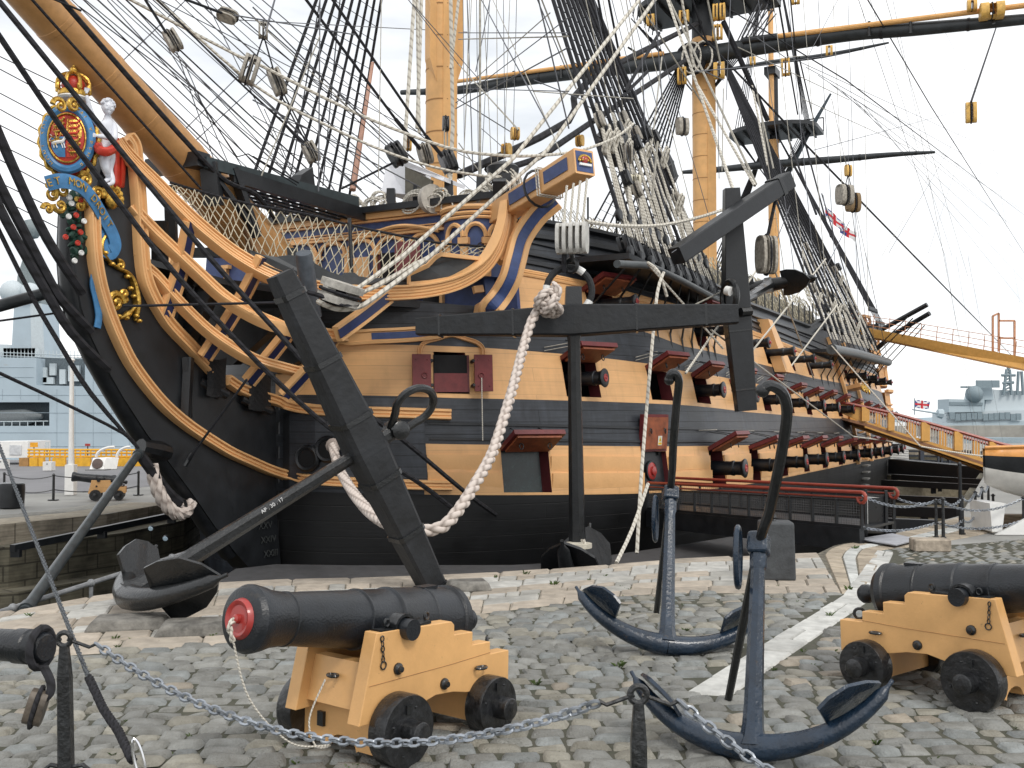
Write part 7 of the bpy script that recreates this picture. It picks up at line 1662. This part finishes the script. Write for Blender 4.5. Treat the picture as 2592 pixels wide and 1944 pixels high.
q=MB(); q.prism([Vector((bx0+.18,BY+.3,.62)),Vector((bx0+.50,BY+.3,.62)),Vector((bx0+.42,BY+.3,.05)),Vector((bx0+.22,BY+.3,.05))],(0,.9,0)); q.prism([Vector((bx0+.25,BY+.2,.0)),Vector((bx0+1.6,BY+.2,.0)),Vector((bx0+1.6,BY+.2,.55)),Vector((bx0+1.0,BY+.2,.40))],(0,.08,0)); q.build('cradle_board',white,bt,smooth=0)
# ---- ochre stair gangway to the entry port
gw=thing('gangway',tuple(at(2500,1187,45)),'ochre stair gangway with red handrail sloping from the entry port','gangway')
gpts=lambda u,v,Y=None: at(u,v,lerp(46,44.5,(u-2119)/400) if Y is None else Y)
goch=mat('gangway_ochre',(.68,.36,.09),.4,var=.06)
top_=[(2119,1019),(2150,1022),(2260,1046),(2400,1085),(2533,1123),(2640,1150)]; bot_=[(2119,1040),(2189,1082),(2260,1105),(2400,1152),(2501,1187),(2640,1236)]
for dy,nm in ((0,'near'),(1.6,'far')):
    q=MB(); bp=[gpts(u,v)+Vector((0,dy,0)) for u,v in [(2189,1082),(2501,1187),(2640,1236),(2640,1212),(2501,1164),(2189,1066)]]; q.prism(bp,(0,.12,0)); q.build('string_beam',goch,gw,smooth=0)
    q=MB(); q.tube([gpts(u,v)+Vector((0,dy,0)) for u,v in top_],.075,7); q.build('handrail',MATS['rail_red'],gw)
    for u,vt,vb,wd in ((2190,1030,1066,.35),(2255,1045,1090,.28),(2342,1069,1116,.38),(2425,1092,1140,.36),(2512,1118,1165,.3),(2600,1140,1200,.3)): q=MB(); q.beam(gpts(u,vt)+Vector((0,dy,0)),gpts(u,vb)+Vector((0,dy,0)),wd,.14,up=(0,1,0)); q.build('panel_post',goch,gw,smooth=0)
    q=MB(); q.prism([gpts(u,v)+Vector((0,dy+.03,0)) for u,v in [(2119,1022),(2190,1030),(2190,1072),(2119,1040)]],(0,.1,0)); q.build('solid_panel',goch,gw,smooth=0)
    q=MB()
    for k in range(60):
        u=2195+k*7; q.beam(gpts(u,interp(u,top_))+Vector((0,dy+.05,0)),gpts(u,interp(u,bot_)-20)+Vector((0,dy+.05,0)),.025,.03)
    q.build('balusters',mat('baluster_white',(.6,.58,.52),.6),gw,smooth=0)
q=MB(); q.prism([gpts(u,v) for u,v in [(2130,1062),(2189,1078),(2640,1226),(2640,1220),(2189,1070),(2130,1056)]],(0,1.7,0)); q.build('treads',mat('tread_brown',(.30,.15,.08),.7),gw,smooth=0)
c=gnd(2432,1354); t=thing('tall_post',tuple(c),'tall black post standing behind the chain fence under the gangway','post'); q=MB(); q.cyl(c,at(2429,1175,20.1),.035,n=10); q.ball(at(2429,1175,20.1),.045,8); q.build('post',black,t)
# ---- upper ochre brow to the quarterdeck
br=thing('footbridge',tuple(at(2592,933,50)),'long ochre girder footbridge running high from the quarterdeck to the right edge','bridge')
fy=lambda u:lerp(57,50,(u-2169)/423)
q=MB(); q.prism([at(u,v,fy(u)) for u,v in [(2165,824),(2592,904),(2760,936),(2760,967),(2592,934),(2173,846)]],(0,.3,0)); q.build('girder',goch,br,smooth=0)
q=MB(); q.prism([at(u,v,fy(u))+Vector((0,.9,0)) for u,v in [(2165,828),(2592,908),(2760,940),(2760,963),(2592,930),(2173,842)]],(0,.3,0)); q.build('girder',goch,br,smooth=0)
q=MB()
for u in range(2190,2740,68): q.beam(at(u,interp(u,[(2165,824),(2592,904)])+2,fy(u)-.03),at(u,interp(u,[(2173,846),(2592,934)])-2,fy(u)-.03),.1,.05)
q.build('web_stiffener',goch,br,smooth=0)
orr=mat('rail_orange',(.55,.27,.15),.5)
for k in range(3):
    q=MB(); q.tube([at(u,interp(u,[(2165,824),(2592,904),(2760,936)])-9-11*k-(u-2165)*.012*k,fy(u)) for u in (2150,2300,2450,2592,2760)],.018,5); q.build('rail',orr,br)
for u in range(2170,2740,40): q=MB(); v=interp(u,[(2165,824),(2592,904),(2760,936)]); q.tube([at(u,v,fy(u)),at(u+3,v-36,fy(u))],.022,5); q.build('rail_post',orr,br)
for (a,b) in (((2513,890),(2513,800)),((2513,800),(2528,793)),((2528,890),(2528,793)),((2528,812),(2568,812)),((2568,812),(2568,880)),((2528,856),(2568,856)),((2568,880),(2568,900)),((2513,890),(2528,895))): q=MB(); q.beam(at(*a,51.5),at(*b,51.5),.09,.09); q.build('gate_frame',orr,br,smooth=0)
# stern davits and galleries clutter (ship parts)
for a,b in (((2225,838),(2347,771)),((2262,846),(2353,793)),((2180,870),(2228,834)),((2220,882),(2262,846))):
    q=MB(); q.tube([at(*a,62),at(*b,60)],.15,8); q.build('stern_davit',black,ship)
for k in range(5): T((2200+k*12,900+k*6),(2300+k*10,800+k*6),6.5,10,.03,'b','davit_tackle')
# ---- props and caisson beyond the stern
dkb=mat('caisson_black',(.016,.017,.02),.5)
for k,(a,b,r,Y0,Y1_) in enumerate((((2262,1180),(2508,1204),.42,58,52),((2262,1207),(2512,1222),.13,50,42),((2236,1222),(2508,1236),.13,46,40),((2255,1262),(2430,1270),.13,36,33),((2255,1292),(2430,1300),.15,30,28),((2245,1325),(2370,1330),.13,25,24.5))):
    hbeam('dock_shore',at(*a,Y0),at(*b,Y1_),r*2,r*2,['broad black caisson beam beyond the stern','uppermost thin black shore below the caisson beam','second black shore below the caisson beam','black shore behind the chain fence posts','grey-topped black shore low behind the chain fence','lowest black shore near the notice board'][k],'shore',dkb,'black shores across the dock aft')
stm=mat('pale_dock_wall',(.42,.37,.27),.85,var=.15)
t=thing('dock_pier',tuple(at(2400,1260,56)),'pale stone pier face seen between the black shores','wall'); q=MB(); q.prism([at(2262,1205,57),at(2407,1205,56),at(2407,1330,56),at(2262,1330,57)],(0,1.,0)); q.prism([at(2407,1204,57),at(2510,1210,56),at(2510,1240,56),at(2407,1262,57)],(0,.5,0)); q.build('pier_face',stm,t,smooth=0)
t=thing('hut',tuple(at(2282,1175,60)),'small white boarded hut right of the stern','hut'); q=MB(); q.prism([at(2250,1128,60),at(2300,1140,60),at(2300,1178,60),at(2250,1178,60)],(0,1.5,0)); o=q.build('hut_wall',white,t,smooth=0)
for k in range(6): q=MB(); q.tube([at(2251,1136+k*7,59.97),at(2300,1142+k*6,59.97)],.012,4); q.build('board_seam',MATS['pipe_grey'],o)
q=MB(); q.prism([at(2298,1133,62),at(2440,1150,60),at(2440,1158,60),at(2298,1141,62)],(0,.1,0)); 
t=thing('quay_rail',tuple(at(2370,1160,62)),'dark blue-grey post and rail fence beyond the stern','fence')
q=MB()
for k in range(4): q.beam(at(2300,1142+k*11,62),at(2500,1146+k*14,60),.08,.12)
q.build('fence_rails',mat('fence_blue_grey',(.05,.06,.08),.5),t,smooth=0)
for u in (2330,2336,2375,2384,2402,2440): q=MB(); q.beam(at(u,1140,61),at(u,1190,61),.3 if u in(2330,2402) else .12,.12); q.build('fence_post',MATS['fence_blue_grey'],t,smooth=0)
# ---- warship beyond the left quay
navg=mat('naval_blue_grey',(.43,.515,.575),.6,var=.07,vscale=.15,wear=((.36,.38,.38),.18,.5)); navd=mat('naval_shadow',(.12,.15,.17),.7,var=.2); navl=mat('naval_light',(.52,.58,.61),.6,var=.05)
DY=130
lw=thing('naval_vessel',tuple(at(100,1140,DY)),'big pale blue-grey naval vessel moored behind the left quay','ship')
def slab(t,px,Y,th_,name,m,sm=0): q=MB(); q.prism([at(u,v,Y) for u,v in px],(0,th_,0)); return q.build(name,m,t,smooth=sm)
LH=slab(lw,[(-260,903),(92,906),(92,975),(215,978),(215,915),(420,930),(520,1165),(-260,1165),(-260,1078),(125,1078),(125,1018),(-260,1018)],DY,14,'hull',navg)
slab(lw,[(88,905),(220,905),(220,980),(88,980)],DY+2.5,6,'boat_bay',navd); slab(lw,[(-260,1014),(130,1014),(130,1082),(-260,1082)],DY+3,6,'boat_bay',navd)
q=MB(); q.lathe(at(-60,1062,DY+1.2),(1,0,.05),[(0,.3),(2,1.1),(6.5,1.1),(8.6,.3)],10); q.build('workboat',mat('workboat_grey',(.16,.18,.19),.6),LH)
q=MB()
for k in range(6): q.tube([at(10+k*20,1066,DY+.2),at(10+k*20,1078,DY+.2)],.06,4)
q.tube([at(-50,1068,DY+.2),at(122,1066,DY+.2)],.07,4); q.build('bay_rail',navl,LH)
for (a,b,c_,d_) in ((98,118,930,968),(125,140,920,950),(150,165,935,972),(172,200,925,965),(104,135,955,972)): slab(LH,[(a,c_),(b,c_),(b,d_),(a,d_)],DY+1.8,.5,'bay_fitting',navl)
slab(lw,[(-260,866),(20,872),(92,880),(92,906),(-260,903)],DY+4,8,'superstructure',navl)
tw_=slab(lw,[(36,768),(104,768),(112,906),(28,906)],DY+3,5,'tower',navg)
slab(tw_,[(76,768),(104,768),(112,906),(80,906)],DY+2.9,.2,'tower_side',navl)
slab(lw,[(44,700),(62,640),(74,640),(96,700),(104,768),(40,768)],DY+4,3,'mast_base',mat('mast_grey',(.20,.24,.25),.6))
q=MB(); q.tube([at(70,640,DY+5),at(72,560,DY+5)],.7,6); q.tube([at(60,600,DY+5),at(100,590,DY+5)],.25,5); q.ball(at(80,580,DY+5),1.4,8)
for k in range(5): q.tube([at(60+k*11,575,DY+5),at(62+k*11,600,DY+5)],.2,4)
q.build('lattice_mast',MATS['mast_grey'],lw)
for (u,v,r_) in ((32,740,1.6),(76,740,1.3)): q=MB(); q.ball(at(u,v,DY+3),r_,12); q.build('radar_dome',navl,lw)
q=MB()
for u in range(-100,400,9): q.tube([at(u,888,DY+1),at(u,905,DY+1)],.06,3,caps=False)
for v in (888,896): q.tube([at(-100,v,DY+1),at(400,v+20,DY+1)],.06,3)
for k in range(10): q.box(at(10+k*9,893,DY+1.5),(.9,.4,1.2))
q.build('deck_railing',navl,lw,smooth=0)
for z_ in (930,955,1000,1045,1095,1130):
    q=MB(); q.tube([at(-260,z_,DY-.02),at(430 if z_>980 else 85,z_,DY-.02)],.035,4); q.build('weld_seam',mat('seam_grey',(.33,.40,.45),.6),LH)
for u in range(-40,420,46):
    q=MB(); q.tube([at(u,985 if u<215 else 935,DY-.02),at(u,1012 if u<130 else 1160,DY-.02)],.03,4); q.build('weld_seam',MATS['seam_grey'],LH)
# quay clutter on the left
yel=mat('barrier_yellow',(.78,.42,.03),.5,var=.1)
t=thing('quay_barrier',tuple(at(200,1180,50)),'row of yellow railings and panels along the far left quay','barrier')
q=MB()
for v in (1138,1146,1155): q.tube([at(70,v,50),at(420,v+1,50)],.05,5)
for u in range(74,420,13): q.tube([at(u,1138,50),at(u,1180,50)],.045,5)
q.build('rails',yel,t)
for a,b in ((48,72),(74,95),(97,110),(132,165),(190,228),(282,330),(335,400)): slab(t,[(a,1159),(b,1158),(b,1180),(a,1181)],49.8,.15,'panel',yel if a!=48 else mat('rust_panel',(.40,.22,.08),.7))
t=thing('white_cabin',tuple(at(35,1165,52)),'plain white portable cabin at the far left','cabin'); cbn=slab(t,[(-40,1118),(71,1117),(71,1158),(-40,1160)],51.5,2.5,'cabin_wall',white); slab(cbn,[(24,1127),(54,1127),(54,1151),(24,1151)],51.45,.04,'cabin_panel',mat('cabin_grey',(.6,.62,.64),.5))
for (a,b,c_,d_,Y,nm,lb) in ((108,130,1169,1191,45,'white_block','small white concrete block in front of the yellow barriers'),(-10,13,1163,1186,46,'white_block','white concrete block at the very left edge')):
    t=thing(nm,tuple(at(a,d_,Y)),lb,'block'); q=MB(); P0=at((a+b)/2,d_,Y); w_=(b-a)/2550*Y; h=(d_-c_)/2550*Y; q.box(P0+Vector((0,w_/2,h/2)),(w_,w_,h)); o=q.build('block_body',mat('white_block_m',(.72,.72,.70),.7,var=.06),t,smooth=0); q=MB(); q.ball(P0+Vector((0,-.01,h*.75)),.03,6); q.build('lifting_eye',iron,o)
t=thing('plaque_stone',tuple(at(250,1190,46)),'sloping white stone monument with an oval dark plaque','monument'); q=MB(); q.prism([at(226,1189,46),at(236,1159,46.4),at(268,1160,46.4),at(262,1189,46)],(.25,.9,0)); o=q.build('monument',white,t,smooth=0)
q=MB(); c=at(247,1174,46.1); q.lathe(c,(0,-1,.3),[(-.02,.24),(.05,.24),(.06,.2)],20); q.build('plaque',mat('plaque_brown',(.10,.07,.06),.5),o)
q=MB(); q.box(at(248,1190,45.9),(.9,.7,.08)); q.build('plinth',mat('plinth_grey',(.2,.2,.2),.8),o,smooth=0)
c=gnd(179,1252); t=thing('lamp_post',tuple(c),'white square-based pole standing on the asphalt left of the bow','post'); q=MB(); q.beam(c,c+UP*.92,.27,.27); o=q.build('pole_base',white,t,smooth=0); q=MB(); q.cyl(c+UP*.92,at(182,915,gnd(179,1252).y),.085,.06,n=12); q.build('pole',white,o); q=MB(); q.box(at(190,1034,31),(.14,.1,.06)); q.build('bracket',iron,o,smooth=0)
q=MB(); q.lathe(at(182,915,31),(0,0,1),[(0,.07),(.04,.1),(.1,.05)],10); q.build('pole_cap',white,o)
c=gnd(16,1288); t=thing('bin',tuple(c),'black round bin cut off by the left edge of the quay','bin'); q=MB(); q.lathe(c+Vector((0,.25,0)),(0,0,1),[(0,.27),(.03,.31),(.5,.33),(.62,.32),(.64,.28)],24); o=q.build('bin_body',black,t); q=MB(); q.lathe(c+Vector((0,.25,.64)),(0,0,1),[(0,.30),(.02,.24)],24); q.build('bin_lid',iron,o)
fp=[]
for (u,v,h,lb) in ((-120,1290,.72,'far black chain post outside the left edge'),(10,1258,.68,'far black chain post above the bin'),(135,1266,.70,'far black chain post left of the white pole'),(350,1253,.68,'far black chain post right of the small cannon')):
    c=gnd(u,v); t=thing('fence_post',tuple(c),lb,'post','thin black posts on the far left quay'); q=MB(); q.lathe(c,(0,0,1),[(0,.16),(.02,.16),(.025,.04),(h,.035),(h+.02,.05),(h+.06,.02)],8); q.build('post',postm,t); fp.append(c+UP*h)
for (a,b),z_ in (((fp[1],fp[2]),0),((fp[2],fp[3]),0),((fp[1],fp[2]),1),((fp[2],fp[3]),1)):
    t=thing('chain',tuple(a),{(1,0):'upper thin dark chain left of the white pole',(2,0):'upper thin dark chain behind the small cannon',(1,1):'lower thin dark chain left of the white pole',(2,1):'lower thin dark chain behind the small cannon'}[(1 if a==fp[1] else 2,z_)],'chain','thin dark chains on the far left quay'); q=MB(); q.tube(catn(a-UP*.4*z_,b-UP*.4*z_,.12,12),.014,4); q.build('chain_links',iron,t)
for (u,v,w_,h_,m,nm,lb) in ((86,1126,19,12,mat('sign_orange',(.85,.40,.02),.5),'sign','small orange sign above the yellow barrier'),(222,1126,13,6,tampred,'sign','small red sign above the yellow barrier'),(119,1128,9,18,navl,'sign','narrow pale sign board in a dark frame behind the barrier')):
    t=thing(nm,tuple(at(u,v,51)),lb,'sign'); q=MB(); q.beam(at(u-w_/2,v,51),at(u+w_/2,v,51),h_/50,.04,up=(0,1,0)); o=q.build('sign_face',m,t,smooth=0); q=MB(); q.tube([at(u,v,51.05),at(u,v+28,51.05)],.03,4); q.build('sign_leg',iron,o)
t=thing('pipe_hoops',tuple(at(270,1158,50)),'white curved pipe hoops behind the plaque stone','pipes'); 
for x0,x1 in ((244,290),(296,330)):
    q=MB(); q.tube([at(lerp(x0,x1+20,1-math.cos(a)),1157-25*math.sin(a),49) if False else at(x0+(x1-x0)*(1-math.cos(a)),1157-26*math.sin(a),49) for a in [R(10*k) for k in range(10)]],.07,6); q.build('hoop',white,t)
# ---- warship beyond the right quay
rw=thing('naval_vessel',tuple(at(2500,1100,300)),'pale grey naval vessel with lattice mast moored far behind the right quay','ship')
RY=300; ng=mat('far_naval_grey',(.42,.50,.54),.6,var=.05,vscale=.03); nd=mat('far_naval_dark',(.22,.28,.31),.6)
slab(rw,[(2360,1072),(2470,1068),(2700,1062),(2700,1145),(2420,1145)],RY,12,'hull',ng); slab(rw,[(2395,1046),(2480,1040),(2700,1036),(2700,1068),(2395,1072)],RY+1,10,'deckhouse',navl)
slab(rw,[(2402,1010),(2492,1012),(2492,1042),(2402,1044)],RY,8,'bridge',ng); bw=slab(rw,[(2404,1017),(2488,1019),(2488,1026),(2404,1025)],RY-.3,.2,'bridge_windows',nd)
slab(rw,[(2500,985),(2592,990),(2700,990),(2700,1040),(2492,1042)],RY+3,6,'superstructure',navl); slab(rw,[(2460,985),(2480,975),(2510,975),(2515,1012),(2455,1012)],RY+2,4,'director',ng)
q=MB(); q.ball(at(2466,998,RY),2.6,10); q.box(at(2470,980,RY),(9,.5,.6)); q.box(at(2500,972,RY),(7,.4,2.2)); q.build('radar',nd,rw)
q=MB()
for (a,b) in (((2540,1000),(2548,935)),((2560,1000),(2556,935)),((2552,935),(2552,905)),((2535,950),(2570,950)),((2538,970),(2566,968)),((2575,1000),(2578,940)),((2590,1000),(2586,940))): q.tube([at(*a,RY+2),at(*b,RY+2)],.45,5)
for k in range(8): q.tube([at(2541+k*.8,995-k*8,RY+2),at(2560-k*.5,987-k*8,RY+2)],.25,4)
q.build('lattice_mast',nd,rw)
q=MB()
for u in range(2410,2592,14): q.box(at(u,1052+(u%5),RY-.5),(1.5,.5,2.0))
q.build('deck_fittings',nd,rw,smooth=0)
q=MB(); q.lathe(at(2385,1048,RY-1),(-1,0,.15),[(0,1.5),(1.5,1.2),(1.6,.3),(9,.2)],8); q.build('gun_turret',ng,rw)
t=thing('far_quay_wall',tuple(at(2450,1090,240)),'low pale stone breakwater in front of the far vessel','wall'); q=MB(); q.prism([at(2270,1078,240),at(2700,1076,230),at(2700,1108,230),at(2270,1104,240)],(0,3,0)); q.build('breakwater',mat('breakwater_stone',(.38,.36,.32),.9,var=.15,vscale=.3),t,smooth=0)
def flag(name,loc,x,y,w_,h,lbl,kind):
    t=thing(name,tuple(loc),lbl,'flag'); q=MB(); n=12; k=8; x=Vector(x).normalized(); y=Vector(y).normalized(); z=x.cross(y)
    vs=[loc+x*w_*i/n+y*h*j/k+z*.12*w_*math.sin(i*.9+j*.4)*(i/n) for j in range(k+1) for i in range(n+1)]
    q.add(vs,[(j*(n+1)+i,j*(n+1)+i+1,(j+1)*(n+1)+i+1,(j+1)*(n+1)+i) for j in range(k) for i in range(n)])
    for a,(i,j) in enumerate([(i,j) for j in range(k) for i in range(n)]):
        cx,cy=(i+.5)/n*2-1,(j+.5)/k*2-1; d=min(abs(cx-cy),abs(cx+cy))
        q.mi[a]=(0 if min(abs(cx),abs(cy))<.15 else (1 if min(abs(cx),abs(cy))<.30 or d<.22 else 2)) if kind=='jack' else (0 if min(abs(cx),abs(cy))<.14 else (2 if cx<0 and cy>.2 else 1))
    o=q.build('flag_cloth',[mat('flag_red',(.6,.03,.04),.8),mat('flag_white',(.8,.8,.8),.8),mat('flag_blue',(.03,.05,.25),.8)],t,smooth=60); return t,o
flag('flag',at(2088,520,66),(.8,0,-.75),(0.05,0,-1),1.7,.75,'red, white and blue flag drooping among the mizzen rigging','jack')
flag('flag',at(2128,566,66),(.85,0,-.5),(-.1,0,-1),1.2,.6,'smaller red and white flag hanging below the other among the rigging','ens')
for i,(p0,p1) in enumerate((((2080,490),(2200,900)),((2083,495),(2088,520)))): T(p0,p1,6,6.5,.03,'g','halyard')
t,o=flag('flag',at(2316,1012,296),(1,0,-.1),(0,0,-1),4.2,2.4,'tiny flag flying from the bow of the far grey vessel','jack'); q=MB(); q.tube([at(2315,1050,296),at(2315,1008,296)],.15,5); q.build('flag_staff',nd,o)
# ---- weeds between the stones
wd=MB(); random.seed(21)
def tuft(c,n,h):
    for k in range(n):
        a=random.random()*2*PI; l=h*random.uniform(.5,1.1); d=Vector((math.cos(a),math.sin(a),0)); b0=c+d*random.uniform(0,h*.4); s_=Vector((-d.y,d.x,0))*h*.09
        m_=b0+d*l*.35+UP*l*.6; tp_=b0+d*l*.8+UP*l*.75; wd.add([b0-s_,b0+s_,m_+s_*.9,tp_,m_-s_*.9],[(0,1,2,3,4)])
for (u,v,n,h) in ((1402,1482,26,.08),(292,1618,14,.06),(300,1640,10,.05),(405,1610,10,.05),(325,1830,14,.04),(285,1915,12,.045),(2032,1650,10,.04),(2040,1888,12,.045),(1360,1735,14,.07),(1565,1690,16,.08),(2150,1495,18,.09),(2165,1390,16,.10),(1250,1465,10,.08),(1330,1455,10,.09),(1880,1890,14,.07),(2215,1885,10,.07),(75,1560,14,.06),(1490,1470,8,.05),(1530,1460,8,.05),(750,1935,20,.05),(890,1950,20,.05),(540,1612,16,.06),(1735,1600,10,.06),(2100,1560,14,.07),(1960,1700,14,.05)): tuft(gnd(u,v),n,h)
for k in range(260):
    x=random.uniform(-4,8); y=random.uniform(5.2,14); tuft(Vector((x,y,.0)),random.randint(2,5),random.uniform(.02,.045))
tag(wd.build('weeds',mat('weed_green',(.09,.14,.035),.8,var=.3),smooth=0),'small green weeds growing in the joints of the paving','weeds',kind='stuff')
